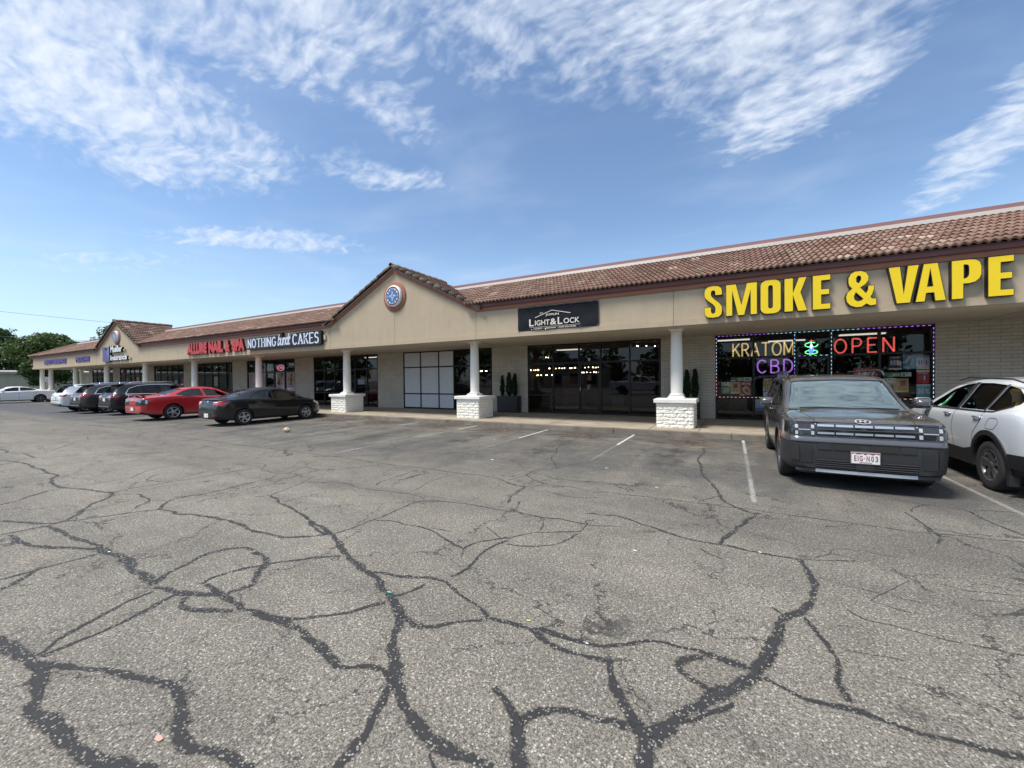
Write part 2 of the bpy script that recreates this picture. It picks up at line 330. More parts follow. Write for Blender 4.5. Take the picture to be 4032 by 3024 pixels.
M_CEIL = simple('room_ceiling', (.035, .028, .022), .9)
M_BLACKPL = simple('black_plastic', (.018, .018, .019), .55, var=.1); M_TYRE = simple('tyre_rubber', (.022, .022, .023), .8, var=.2, nscale=20, bump=.3, bscale=120)
M_GREYPL = simple('grey_plastic', (.055, .057, .062), .5, var=.06)
M_CHROME = simple('chrome', (.75, .76, .78), .16, metal=1.0, var=.03); M_ALLOY = simple('alloy', (.52, .52, .53), .3, metal=.85, var=.06)
M_ALLOYD = simple('dark_alloy', (.17, .17, .175), .35, metal=.7, var=.06)
M_CARGL = mat_glass('car_glass', .34, 1.3, (.9, 1, .97)); M_CARGLD = mat_glass('privacy_glass', .10, .85)
M_WSH = mat_glass('windshield_glass', .35, 6.0, (.85, 1, .96))
M_RED = simple('tail_lens', (.42, .012, .012), .12, spec=.6, coat=.6, emit=(.5, .02, .02), estr=.05); M_CLEAR = simple('clear_lens', (.75, .75, .76), .1, coat=.8, var=.05)
M_SMOKE = simple('smoked_lens', (.02, .02, .022), .08, coat=1.0); M_AMBER = simple('amber_lens', (.6, .16, .02), .2, coat=.6)
M_SEAT = simple('seat_cloth', (.06, .055, .05), .9, var=.1); M_PLATEW = simple('plate_white', (.72, .72, .70), .4, var=.03)

CR=[(0.035,0.9,[(-30.55,5.0),(-28.7,5.36),(-26.39,5.51),(-24.66,5.59),(-23.23,5.64),(-21.64,5.68),(-20.32,5.7),(-19.08,5.79),(-17.32,5.66),(-16.11,5.56),(-15.04,5.6),(-14.45,5.6),(-13.25,5.59),(-12.03,5.59),(-10.33,5.59)]),(0.035,0.9,[(-10.33,5.59),(-9.49,5.59),(-8.5,5.57),(-7.89,5.59),(-7.31,5.61),(-6.71,5.58),(-6.29,5.56),(-5.64,5.53),(-5.11,5.57),(-4.76,5.58),(-4.3,5.54),(-3.73,5.58),(-3.3,5.54),(-3.1,5.42),(-3.02,5.35)]),(0.05,0.9,[(-3.02,5.35),(-2.88,5.3),(-2.69,5.29)]),(0.02,0.7,[(-2.69,5.29),(-2.43,5.54),(-2.2,5.57),(-1.99,5.57),(-1.78,5.46)]),(0.03,0.8,[(-1.71,5.45),(-1.54,5.54),(-1.32,5.54),(-1.09,5.57),(-0.87,5.56),(-0.59,5.58),(-0.39,5.55),(-0.19,5.56),(-0.0,5.58),(0.18,5.6),(0.31,5.58)]),(0.03,0.95,[(0.31,5.56),(0.5,5.58),(0.76,5.56),(0.93,5.56),(1.17,5.54),(1.37,5.55),(1.58,5.52),(1.73,5.53),(1.83,5.58),(2.01,5.61),(2.17,5.61),(2.33,5.63),(2.43,5.65)]),(0.05,0.9,[(-15.76,2.57),(-15.16,2.59),(-14.81,2.51),(-14.79,2.41)]),(0.03,0.7,[(-14.81,2.51),(-14.45,2.68),(-14.21,3.04),(-14.88,3.44),(-15.65,3.79),(-16.19,4.22),(-16.82,4.36)]),(0.06,0.9,[(-13.5,2.19),(-13.02,2.29),(-12.41,2.35),(-11.59,2.29),(-11.31,2.32),(-10.76,2.28),(-10.33,2.3),(-9.93,2.14),(-9.59,2.07),(-9.12,2.04),(-8.8,2.12),(-8.52,2.2),(-8.16,2.24),(-7.96,2.3)]),(0.05,0.9,[(-13.02,2.29),(-13.19,2.45),(-13.24,2.62),(-13.68,2.64),(-14.37,2.67)]),(0.025,0.6,[(-13.24,2.62),(-13.05,2.83),(-12.68,3.17),(-12.53,3.6),(-12.41,3.98)]),(0.03,0.7,[(-10.74,1.74),(-10.8,1.93),(-10.8,2.12),(-10.76,2.28)]),(0.03,0.7,[(-9.89,1.6),(-9.79,1.81),(-9.7,2.09)]),(0.025,0.7,[(-10.61,2.33),(-10.62,2.65),(-10.72,2.99),(-10.79,3.35),(-10.51,3.77)]),(0.06,0.8,[(-8.5,1.37),(-8.57,1.5),(-8.77,1.7),(-8.97,1.9),(-8.97,2.04)]),(0.03,0.7,[(-8.97,2.11),(-8.92,2.42),(-8.9,2.62),(-8.89,2.83),(-9.26,3.12),(-9.51,3.41),(-9.25,3.71),(-9.26,3.88)]),(0.04,0.8,[(-7.96,2.3),(-8.0,2.48),(-7.95,2.73),(-7.93,3.02),(-7.86,3.3),(-7.83,3.63),(-7.74,4.17)]),(0.03,0.6,[(-8.47,2.87),(-8.69,3.02),(-8.78,3.16)]),(0.03,0.6,[(-8.47,2.87),(-8.07,2.92),(-8.03,3.13),(-8.15,3.43),(-8.26,3.61)]),(0.06,0.9,[(-7.96,2.3),(-7.71,2.24),(-7.55,2.08),(-7.4,1.93),(-7.16,1.79),(-6.93,1.67),(-6.78,1.55),(-6.77,1.44),(-6.79,1.33),(-6.8,1.19),(-6.82,1.1)]),(0.04,0.75,[(-7.71,2.24),(-7.64,2.37),(-7.46,2.46),(-7.18,2.41),(-7.01,2.41),(-6.84,2.32),(-6.79,2.21),(-6.68,2.16)]),(0.06,0.8,[(-7.5,1.21),(-7.29,1.3),(-7.07,1.37),(-6.86,1.43),(-6.78,1.52)]),(0.045,0.85,[(-6.81,1.56),(-6.66,1.7),(-6.61,1.84),(-6.54,1.97),(-6.46,2.1),(-6.33,2.27)]),(0.05,0.85,[(-6.33,2.27),(-6.57,2.41),(-6.72,2.55),(-6.71,2.68),(-6.61,2.98),(-6.62,3.22),(-6.71,3.43),(-6.68,3.6)]),(0.02,0.5,[(-6.93,2.39),(-6.7,2.48),(-6.68,2.56)]),(0.055,0.9,[(-6.33,2.27),(-6.15,2.32),(-5.9,2.29),(-5.68,2.38),(-5.4,2.43),(-5.06,2.46),(-4.76,2.45),(-4.51,2.42)]),(0.055,0.9,[(-4.51,2.42),(-4.23,2.44),(-4.03,2.44),(-3.95,2.49),(-3.84,2.58),(-3.73,2.68),(-3.67,2.74)]),(0.06,0.8,[(-6.75,1.41),(-6.29,1.44),(-5.88,1.44),(-5.56,1.48),(-5.27,1.47)]),(0.07,0.8,[(-6.71,1.15),(-6.5,1.15),(-6.36,1.13),(-6.15,1.16),(-5.94,1.2),(-5.76,1.28),(-5.55,1.37),(-5.35,1.46)]),(0.09,0.95,[(-5.35,1.46),(-5.16,1.47),(-4.93,1.49),(-4.72,1.47),(-4.52,1.42),(-4.34,1.43),(-4.19,1.42),(-4.02,1.4)]),(0.05,0.85,[(-5.22,1.46),(-5.2,1.35),(-5.24,1.22),(-5.25,1.09),(-5.25,1.0),(-5.25,0.84)]),(0.05,0.85,[(-5.28,1.07),(-5.17,0.99),(-5.04,0.87)]),(0.06,0.85,[(-4.02,1.4),(-4.12,1.5),(-4.19,1.62),(-4.26,1.78),(-4.3,1.93),(-4.24,2.05),(-4.09,2.13),(-3.99,2.14)]),(0.07,0.85,[(-3.94,2.11),(-3.78,2.11),(-3.65,2.07),(-3.55,1.98),(-3.44,1.87),(-3.33,1.78)]),(0.06,0.85,[(-3.69,1.58),(-3.73,1.68),(-3.72,1.79),(-3.63,1.94)]),(0.05,0.9,[(-3.63,1.94),(-3.56,2.05),(-3.46,2.14),(-3.35,2.27),(-3.24,2.37),(-3.14,2.44)]),(0.02,0.7,[(-5.81,3.13),(-5.68,3.27),(-5.78,3.53),(-5.91,3.87),(-6.11,4.25)]),(0.045,0.9,[(-5.68,3.27),(-5.4,3.22),(-5.24,3.13),(-4.91,3.09),(-4.7,3.02),(-4.44,2.97),(-4.21,2.89)]),(0.06,0.95,[(-4.21,2.89),(-3.99,2.84),(-3.77,2.77),(-3.64,2.73)]),(0.05,0.9,[(-4.23,2.88),(-4.03,2.79),(-3.76,2.7),(-3.64,2.73)]),(0.075,1,[(-3.64,2.73),(-3.4,2.62),(-3.15,2.49),(-2.97,2.43),(-2.82,2.38),(-2.67,2.34),(-2.54,2.3),(-2.43,2.24)]),(0.03,0.85,[(-3.66,2.77),(-3.62,2.88),(-3.61,3.02),(-3.61,3.24),(-3.59,3.42),(-3.63,3.64),(-3.63,3.79),(-3.63,3.95),(-3.58,4.09)]),(0.03,0.9,[(-3.58,4.09),(-3.4,4.13),(-3.16,4.19),(-2.98,4.22),(-2.82,4.21),(-2.56,4.2),(-2.38,4.21)]),(0.02,0.7,[(-5.9,4.0),(-5.76,4.06),(-5.46,4.14),(-5.22,4.21),(-4.93,4.11),(-4.69,4.13),(-4.49,4.17),(-4.26,4.17),(-4.02,4.22),(-3.82,4.21),(-3.61,4.12)]),(0.025,0.6,[(-4.75,4.33),(-4.84,4.47),(-4.88,4.78),(-4.87,5.0),(-4.91,5.41)]),(0.02,0.5,[(-4.01,4.22),(-4.07,4.53),(-4.17,4.85),(-4.16,5.18),(-4.08,5.35)]),(0.02,0.6,[(-8.22,4.44),(-7.98,4.5),(-7.73,4.39),(-7.53,4.17),(-7.11,4.13),(-6.86,4.11),(-6.75,4.21),(-6.9,4.48),(-6.96,4.72)]),(0.02,0.6,[(-6.86,4.11),(-6.65,3.82),(-6.68,3.6)]),(0.02,0.6,[(-6.62,4.23),(-6.41,4.2),(-6.24,4.16)]),(0.03,0.8,[(-3.58,3.25),(-3.35,3.33),(-3.17,3.3),(-2.97,3.32),(-2.82,3.31),(-2.66,3.23),(-2.45,3.15),(-2.23,3.08)]),(0.02,0.6,[(-2.85,3.35),(-2.69,3.36),(-2.59,3.37)]),(0.04,0.8,[(-2.23,3.08),(-2.22,3.2),(-2.17,3.3),(-2.11,3.37),(-2.04,3.46),(-1.99,3.51)]),(0.04,0.85,[(-1.95,3.45),(-2.0,3.35),(-2.01,3.19),(-2.03,3.04),(-1.98,2.89),(-1.98,2.77),(-1.97,2.65),(-2.0,2.59)]),(0.05,0.8,[(-2.63,2.36),(-2.55,2.39),(-2.45,2.39),(-2.35,2.41),(-2.26,2.45),(-2.17,2.48),(-2.09,2.52),(-1.96,2.5)]),(0.02,0.6,[(-2.23,3.08),(-2.17,3.0),(-2.15,2.93)]),(0.02,0.5,[(-2.32,3.64),(-2.18,3.55),(-2.05,3.47)]),(0.03,0.75,[(-3.59,8.95),(-3.51,8.46),(-3.35,8.14),(-3.2,7.44),(-2.97,7.05),(-2.77,6.71)]),(0.03,0.75,[(-3.0,5.93),(-3.02,6.29),(-2.77,6.56),(-2.65,6.93),(-2.51,7.28)]),(0.02,0.6,[(-3.12,5.53),(-3.04,5.69),(-2.98,5.93)]),(0.03,0.8,[(-2.98,5.93),(-2.7,5.66),(-2.43,5.54)]),(0.02,0.5,[(-2.88,6.07),(-2.67,6.04),(-2.42,5.87),(-2.2,5.94),(-1.86,5.99),(-1.55,6.0),(-1.26,6.0)]),(0.02,0.6,[(-2.32,5.23),(-2.1,5.12),(-1.88,5.08),(-1.72,5.16),(-1.56,5.23)]),(0.035,0.85,[(-2.69,5.29),(-2.66,5.03),(-2.65,4.78),(-2.54,4.5)]),(0.035,0.9,[(-2.38,4.21),(-2.33,4.25),(-2.11,4.22),(-1.92,4.19),(-1.74,4.24),(-1.56,4.21),(-1.4,4.21)]),(0.025,0.6,[(-2.33,4.25),(-2.35,4.39),(-2.43,4.61)]),(0.02,0.6,[(-1.88,4.17),(-1.77,3.83)]),(0.025,0.8,[(-1.97,3.47),(-1.91,3.6),(-1.83,3.73),(-1.7,3.8),(-1.58,3.89),(-1.4,3.98)]),(0.02,0.6,[(-1.4,3.98),(-1.39,4.17),(-1.38,4.26),(-1.48,4.29),(-1.36,4.39)]),(0.02,0.7,[(-1.37,4.2),(-1.2,4.25),(-1.07,4.31)]),(0.025,0.7,[(-1.91,3.36),(-1.68,3.41),(-1.57,3.51),(-1.47,3.57),(-1.43,3.73),(-1.4,3.91)]),(0.04,0.9,[(-1.52,4.53),(-1.42,4.62),(-1.29,4.57),(-1.18,4.66),(-1.02,4.59),(-0.85,4.49),(-0.69,4.42),(-0.52,4.34),(-0.35,4.28),(-0.23,4.26),(-0.1,4.28),(0.04,4.27),(0.23,4.24)]),(0.045,0.9,[(0.23,4.24),(0.34,4.25),(0.41,4.24),(0.52,4.25)]),(0.02,0.7,[(0.52,4.25),(0.68,4.32),(0.81,4.37),(0.94,4.43)]),(0.025,0.7,[(-2.35,8.37),(-1.99,8.39),(-1.64,8.38),(-1.36,8.45)]),(0.02,0.6,[(-0.46,8.37),(-0.1,8.43),(0.36,8.34)]),(0.05,0.9,[(-0.56,9.95),(-0.51,9.42),(-0.59,8.63),(-0.49,7.93),(-0.43,7.19),(-0.3,6.77),(-0.19,6.4),(-0.14,5.99),(-0.07,5.75),(0.01,5.63),(0.12,5.52),(0.21,5.38),(0.28,5.48)]),(0.055,0.9,[(0.28,5.48),(0.17,5.23),(0.1,4.98),(0.01,4.71),(-0.07,4.47),(-0.11,4.31)]),(0.02,0.7,[(-0.38,5.59),(-0.24,5.58),(-0.09,5.68)]),(0.02,0.5,[(-0.38,5.64),(-0.27,5.84),(-0.17,6.01)]),(0.025,0.5,[(-0.26,4.1),(-0.18,3.99),(-0.07,3.96)]),(0.06,1,[(0.52,4.25),(0.52,4.11),(0.54,3.97),(0.56,3.86),(0.54,3.69),(0.51,3.55),(0.45,3.4),(0.4,3.28),(0.31,3.2)]),(0.075,1,[(0.34,3.21),(0.29,3.16),(0.26,3.06),(0.24,2.94)]),(0.08,1,[(0.27,3.09),(0.24,2.93),(0.2,2.79),(0.18,2.68),(0.15,2.55),(0.1,2.45)]),(0.09,1,[(0.19,2.75),(0.15,2.62),(0.09,2.47),(0.03,2.38),(-0.02,2.29),(-0.08,2.23),(-0.13,2.14),(-0.2,2.05),(-0.24,1.98),(-0.27,1.9),(-0.32,1.84),(-0.35,1.78)]),(0.04,0.7,[(0.4,3.26),(0.44,3.18),(0.45,3.05),(0.51,3.0),(0.51,2.92),(0.52,2.84),(0.51,2.73),(0.48,2.63),(0.49,2.54),(0.5,2.49)]),(0.025,0.7,[(0.24,3.28),(0.3,3.21)]),(0.045,0.75,[(0.15,2.49),(0.21,2.45),(0.26,2.42),(0.32,2.41),(0.41,2.43),(0.48,2.44),(0.54,2.44),(0.6,2.44),(0.66,2.42),(0.72,2.41),(0.79,2.43),(0.86,2.45),(0.91,2.44),(0.96,2.44),(1.01,2.45),(1.07,2.47)]),(0.012,0.7,[(0.68,3.48),(0.74,3.37),(0.84,3.39),(0.89,3.39),(0.97,3.38),(1.05,3.36),(1.13,3.36),(1.2,3.34),(1.28,3.37),(1.35,3.36),(1.45,3.37)]),(0.01,0.6,[(0.87,3.69),(0.93,3.66),(0.99,3.63),(1.08,3.63)]),(0.01,0.6,[(1.01,3.85),(1.13,3.82),(1.24,3.82)]),(0.01,0.6,[(1.41,4.03),(1.54,4.04),(1.67,4.1),(1.74,4.04)]),(0.01,0.5,[(0.56,2.95),(0.68,2.97),(0.76,3.0),(0.84,3.0)]),(0.01,0.5,[(1.39,4.23),(1.5,4.18),(1.64,4.23),(1.76,4.24),(1.83,4.26)]),(0.01,0.5,[(0.82,4.66),(0.91,4.7),(1.08,4.71),(1.27,4.68)]),(0.01,0.6,[(0.6,3.93),(0.75,3.88),(0.87,3.85),(0.94,3.85)]),(0.01,0.5,[(0.85,3.69),(0.95,3.83),(1.2,4.18)]),(0.01,0.5,[(1.07,4.33),(1.18,4.36),(1.2,4.19)]),(0.03,0.7,[(1.77,6.28),(1.78,6.08),(1.79,5.92),(1.79,5.72),(1.8,5.62),(1.82,5.56),(1.77,5.37),(1.7,5.24)]),(0.02,0.6,[(1.84,6.34),(1.91,6.54),(2.11,6.77),(2.25,6.72),(2.42,6.66),(2.6,6.77),(2.83,6.83),(2.92,6.79)]),(0.035,0.8,[(2.42,6.66),(2.43,6.39),(2.45,6.2),(2.49,6.05),(2.53,5.89)]),(0.01,0.6,[(1.8,6.83),(1.94,6.79),(2.04,6.74)]),(0.02,0.5,[(0.64,4.35),(0.7,4.45),(0.76,4.46),(0.82,4.65)]),(0.02,0.5,[(0.86,5.29),(1.05,5.42),(1.13,5.5)]),(0.09,1,[(-4.1,0.62),(-4.0,0.63),(-3.78,0.65),(-3.63,0.66),(-3.44,0.68),(-3.39,0.71)]),(0.085,1,[(-3.44,0.69),(-3.29,0.65),(-3.18,0.62),(-3.07,0.58),(-2.96,0.57),(-2.81,0.58),(-2.68,0.59),(-2.56,0.59),(-2.44,0.6),(-2.3,0.63),(-2.15,0.68),(-2.09,0.7)]),(0.045,0.9,[(-3.58,0.71),(-3.69,0.79),(-3.74,0.88),(-3.8,1.0),(-3.84,1.11),(-3.88,1.21),(-3.89,1.35)]),(0.045,0.95,[(-3.56,0.71),(-3.57,0.79),(-3.55,0.88),(-3.55,0.97),(-3.58,1.09),(-3.6,1.19),(-3.68,1.31),(-3.68,1.41)]),(0.07,0.95,[(-3.96,1.38),(-3.77,1.42),(-3.6,1.47),(-3.46,1.52),(-3.36,1.57)]),(0.06,0.9,[(-5.02,0.8),(-5.04,0.89)]),(0.05,0.95,[(-3.41,0.7),(-3.27,0.76),(-3.14,0.82),(-2.99,0.87),(-2.86,0.9),(-2.75,0.93),(-2.65,0.96)]),(0.07,0.95,[(-2.65,0.96),(-2.52,0.97),(-2.44,0.95),(-2.36,0.92),(-2.29,0.88),(-2.22,0.85),(-2.12,0.83),(-2.03,0.85),(-1.92,0.88),(-1.83,0.89),(-1.74,0.89)]),(0.06,0.85,[(-3.57,1.42),(-3.49,1.36),(-3.39,1.35),(-3.25,1.39),(-3.14,1.45),(-3.06,1.49)]),(0.06,0.9,[(-3.65,1.6),(-3.48,1.57),(-3.36,1.57),(-3.16,1.55),(-3.01,1.54),(-2.82,1.56)]),(0.05,0.9,[(-3.34,1.58),(-3.34,1.66),(-3.32,1.77)]),(0.07,0.95,[(-2.89,1.54),(-2.74,1.58),(-2.57,1.58),(-2.4,1.58),(-2.24,1.54),(-2.11,1.52),(-2.0,1.5),(-1.93,1.48)]),(0.05,0.9,[(-1.93,1.48),(-1.85,1.52),(-1.77,1.57),(-1.71,1.57)]),(0.04,0.9,[(-2.73,1.57),(-2.55,1.67),(-2.46,1.74),(-2.36,1.81),(-2.29,1.9),(-2.24,2.0),(-2.19,2.07)]),(0.08,1,[(-2.45,2.25),(-2.31,2.18),(-2.19,2.13),(-2.07,2.06),(-1.95,1.96),(-1.89,1.88),(-1.84,1.79),(-1.73,1.69),(-1.64,1.61),(-1.57,1.54),(-1.5,1.49),(-1.43,1.44),(-1.37,1.42),(-1.28,1.39),(-1.21,1.36),(-1.14,1.35),(-1.08,1.37),(-1.0,1.38),(-0.93,1.38),(-0.87,1.37)]),(0.05,0.85,[(-1.71,1.57),(-1.62,1.54),(-1.56,1.52)]),(0.07,0.95,[(-1.57,1.52),(-1.56,1.44),(-1.52,1.37),(-1.47,1.28),(-1.45,1.2),(-1.44,1.13),(-1.43,1.07)]),(0.03,0.85,[(-2.22,2.15),(-2.16,2.19),(-2.12,2.29),(-2.1,2.39)]),(0.06,0.8,[(-2.0,2.01),(-1.9,1.97),(-1.82,1.95),(-1.74,1.98)]),(0.04,0.9,[(-1.74,1.98),(-1.67,2.03),(-1.62,2.11),(-1.54,2.17),(-1.43,2.23)]),(0.035,0.9,[(-1.96,2.48),(-1.85,2.44),(-1.74,2.39),(-1.61,2.36),(-1.51,2.32),(-1.43,2.25)]),(0.05,0.95,[(-1.43,2.25),(-1.36,2.26),(-1.28,2.28),(-1.21,2.28)]),(0.02,0.8,[(-1.14,1.31),(-1.11,1.29),(-1.07,1.27)]),(0.05,0.9,[(-1.29,2.27),(-1.2,2.27),(-1.11,2.28),(-1.02,2.24),(-0.93,2.19),(-0.85,2.18),(-0.77,2.2),(-0.68,2.22),(-0.62,2.22)]),(0.05,0.95,[(-1.13,2.28),(-1.04,2.32),(-0.93,2.32),(-0.82,2.3),(-0.73,2.3),(-0.68,2.33)]),(0.035,0.9,[(-0.68,2.33),(-0.62,2.38),(-0.54,2.43),(-0.47,2.49),(-0.39,2.54),(-0.29,2.54),(-0.2,2.54),(-0.15,2.55)]),(0.065,0.95,[(-0.15,2.55),(-0.09,2.55),(-0.03,2.54),(0.04,2.52),(0.08,2.51)]),(0.065,0.95,[(-0.62,2.23),(-0.59,2.14),(-0.56,2.06),(-0.5,1.99),(-0.45,1.92),(-0.41,1.89),(-0.37,1.87)]),(0.06,0.7,[(-0.14,2.51),(-0.25,2.45),(-0.29,2.39),(-0.26,2.32),(-0.19,2.28),(-0.14,2.27),(-0.09,2.27)]),(0.025,0.95,[(0.0,2.22),(-0.01,2.18),(-0.08,2.11),(-0.14,2.04),(-0.21,1.98)]),(0.06,0.8,[(-0.87,1.62),(-0.87,1.68),(-0.84,1.73),(-0.76,1.77),(-0.68,1.8),(-0.6,1.81),(-0.52,1.83),(-0.45,1.84),(-0.39,1.87),(-0.35,1.86)]),(0.075,1,[(-0.96,1.68),(-0.91,1.64),(-0.87,1.61),(-0.84,1.55),(-0.81,1.5),(-0.76,1.43)]),(0.06,0.9,[(-1.08,1.76),(-1.02,1.73),(-0.96,1.68),(-0.91,1.64),(-0.87,1.61)]),(0.085,1,[(-0.37,1.87),(-0.34,1.8),(-0.33,1.73),(-0.32,1.66)])]
# ------------------------------------------------------------------ mesh helpers
def tag(o, label=None, cat=None, group=None, kind=None):
    if label: o['label'] = label
    if cat: o['category'] = cat
    if group: o['group'] = group
    if kind: o['kind'] = kind
    return o
def link(name, me, parent=None):
    o = bpy.data.objects.new(name, me); COL.objects.link(o)
    if parent is not None: o.parent = parent
    return o
def empty(name, loc=(0, 0, 0), rz=0.0):
    o = bpy.data.objects.new(name, None); COL.objects.link(o); o.location = loc; o.rotation_euler = (0, 0, rz); o.empty_display_size = .2
    return o
class MB:
    def __init__(s): s.bm = bmesh.new(); s.mats = []
    def mi(s, m):
        if m is None: return 0
        if m not in s.mats: s.mats.append(m)
        return s.mats.index(m)
    def box(s, x0, x1, y0, y1, z0, z1, m=None):
        v = [s.bm.verts.new(p) for p in ((x0, y0, z0), (x1, y0, z0), (x1, y1, z0), (x0, y1, z0), (x0, y0, z1), (x1, y0, z1), (x1, y1, z1), (x0, y1, z1))]
        k = s.mi(m)
        for f in ((3, 2, 1, 0), (4, 5, 6, 7), (0, 1, 5, 4), (1, 2, 6, 5), (2, 3, 7, 6), (3, 0, 4, 7)):
            s.bm.faces.new([v[i] for i in f]).material_index = k
        return v
    def face(s, pts, m=None, smooth=False):
        f = s.bm.faces.new([s.bm.verts.new(p) for p in pts]); f.material_index = s.mi(m); f.smooth = smooth
        return f
    def prism(s, poly, axis, a, b, m=None):
        # poly in the two other axes, extruded along axis from a to b
        def P(p, t):
            return {'x': (t, p[0], p[1]), 'y': (p[0], t, p[1]), 'z': (p[0], p[1], t)}[axis]
        A = [s.bm.verts.new(P(p, a)) for p in poly]; B = [s.bm.verts.new(P(p, b)) for p in poly]; k = s.mi(m); n = len(poly)
        s.bm.faces.new(A).material_index = k; s.bm.faces.new(B[::-1]).material_index = k
        for i in range(n): s.bm.faces.new((A[i], B[i], B[(i+1) % n], A[(i+1) % n])).material_index = k
    def tube(s, pts, r, n=8, m=None, cap=True, smooth=True):
        pts = [Vector(p) for p in pts]; k = s.mi(m); rings = []
        rr = r if isinstance(r, (list, tuple)) else [r]*len(pts)
        for i, p in enumerate(pts):
            t = (pts[min(i+1, len(pts)-1)]-pts[max(i-1, 0)]).normalized()
            a = t.orthogonal().normalized() if i == 0 else (pa - t*pa.dot(t)).normalized()
            pa = a; b = t.cross(a)
            rings.append([s.bm.verts.new(p+(a*math.cos(2*math.pi*j/n)+b*math.sin(2*math.pi*j/n))*rr[i]) for j in range(n)])
        for A, B in zip(rings, rings[1:]):
            for j in range(n):
                f = s.bm.faces.new((A[j], A[(j+1) % n], B[(j+1) % n], B[j])); f.material_index = k; f.smooth = smooth
        if cap:
            s.bm.faces.new(rings[0][::-1]).material_index = k; s.bm.faces.new(rings[-1]).material_index = k
    def lathe(s, prof, c=(0, 0, 0), axis='z', n=24, m=None, smooth=True, a0=0, a1=360, closed=False):
        k = s.mi(m); full = abs(a1-a0-360) < 1e-6; N = n if full else n+1; rings = []
        for (r, h) in prof:
            ring = []
            for j in range(N):
                a = R_(a0+(a1-a0)*j/n); q = (r*math.cos(a), r*math.sin(a), h)
                q = {'z': q, 'y': (q[0], q[2], q[1]), 'x': (q[2], q[0], q[1])}[axis]
                ring.append(s.bm.verts.new((q[0]+c[0], q[1]+c[1], q[2]+c[2])))
            rings.append(ring)
        if closed: rings.append(rings[0])
        for A, B in zip(rings, rings[1:]):
            for j in range(n):
                j2 = (j+1) % N
                try:
                    f = s.bm.faces.new((A[j], A[j2], B[j2], B[j])); f.material_index = k; f.smooth = smooth
                except ValueError: pass
        return rings
    def build(s, name, mat=None, parent=None, normals=True, bevel=0.0, smooth_angle=None, weld=True):
        if weld: bmesh.ops.remove_doubles(s.bm, verts=s.bm.verts, dist=1e-5)
        if normals: bmesh.ops.recalc_face_normals(s.bm, faces=s.bm.faces)
        if bevel > 0:
            ed = [e for e in s.bm.edges if len(e.link_faces) == 2 and e.calc_face_angle(0) > .6]
            bmesh.ops.bevel(s.bm, geom=ed, offset=bevel, segments=2, affect='EDGES', profile=.6)
        me = bpy.data.meshes.new(name); s.bm.to_mesh(me); s.bm.free()
        for m in (s.mats or [mat]): me.materials.append(m)
        o = link(name, me, parent)
        if smooth_angle is not None:
            for p in me.polygons: p.use_smooth = True
            me.set_sharp_from_angle(angle=R_(smooth_angle))
        return o
def boxobj(name, x0, x1, y0, y1, z0, z1, mat, parent=None, bevel=0.0):
    b = MB(); b.box(x0, x1, y0, y1, z0, z1); return b.build(name, mat, parent, bevel=bevel)

def curve_mesh(loops, depth=0.01, offset=0.0, bevel=0.0):
    cu = bpy.data.curves.new('c', 'CURVE'); cu.dimensions = '2D'; cu.fill_mode = 'BOTH'; cu.extrude = depth/2; cu.offset = offset
    for lp in loops:
        sp = cu.splines.new('POLY'); sp.points.add(len(lp)-1); sp.use_cyclic_u = True
        for p, q in zip(sp.points, lp): p.co = (q[0], q[1], 0, 1)
    return obj_to_mesh(cu)
def obj_to_mesh(data):
    o = bpy.data.objects.new('tmp', data); COL.objects.link(o)
    dg = bpy.context.evaluated_depsgraph_get(); dg.update()
    me = bpy.data.meshes.new_from_object(o.evaluated_get(dg)); bpy.data.objects.remove(o)
    return me
FACE = Matrix(((1, 0, 0, 0), (0, 0, -1, 0), (0, 1, 0, 0), (0, 0, 0, 1)))   # glyph x,y -> world x,z ; depth towards -y
def text_mesh(body, depth=.01, offset=0.0, shear=0.0, spacing=1.0):
    cu = bpy.data.curves.new('t', 'FONT'); cu.body = body; cu.size = 1.0; cu.extrude = depth/2; cu.offset = offset; cu.shear = shear; cu.space_character = spacing; cu.resolution_u = 3
    return obj_to_mesh(cu)
def fit_text(name, body, x0, x1, z0, z1, y, mat, parent=None, depth=.004, offset=0.0, shear=0.0, spacing=1.0, flip=False):
    """flat lettering facing -y, fitted exactly into x0..x1, z0..z1"""
    me = text_mesh(body, 1.0, offset, shear, spacing)
    co = np.array([v.co for v in me.vertices]); mn = co.min(0); mx = co.max(0)
    for v in me.vertices:
        q = v.co; v.co = (x0+(q.x-mn[0])/(mx[0]-mn[0])*(x1-x0), y-q.z*depth, z0+(q.y-mn[1])/(mx[1]-mn[1])*(z1-z0))
    me.materials.append(mat)
    return link(name, me, parent)

# ------------------------------------------------------------------ ground, kerb, walk, markings
def quad_grid(name, x0, x1, y0, y1, z, mat, kind='structure'):
    b = MB(); b.face([(x0, y0, z), (x1, y0, z), (x1, y1, z), (x0, y1, z)]); o = b.build(name, mat, normals=False); tag(o, kind=kind); return o
quad_grid('ground', -420, 300, -420, 420, 0.0, M_ASPH)
M_GRASS = simple('grass_verge', (.07, .10, .03), .9, var=.3, nscale=1.2)
quad_grid('grass', -420, -63.5, 17.0, 420, 0.012, M_GRASS)
b = MB(); b.box(-63.0, 14, 11.72, 15.56, -.05, .15); b.box(-63, -58.9, 15.56, 30, -.05, .15); WALK = b.build('walkway', M_WALK); tag(WALK, kind='structure')
b = MB(); xx = -63.0
rk = random.Random(3)
while xx < 14:
    L = 3.0; b.box(xx+.004, xx+L-.004, 11.57+rk.uniform(-.006, .006), 11.73, -.05, .153+rk.uniform(-.004, .002)); xx += L
k = b.build('kerb', M_KERB, bevel=.018); tag(k, kind='structure')
b = MB()
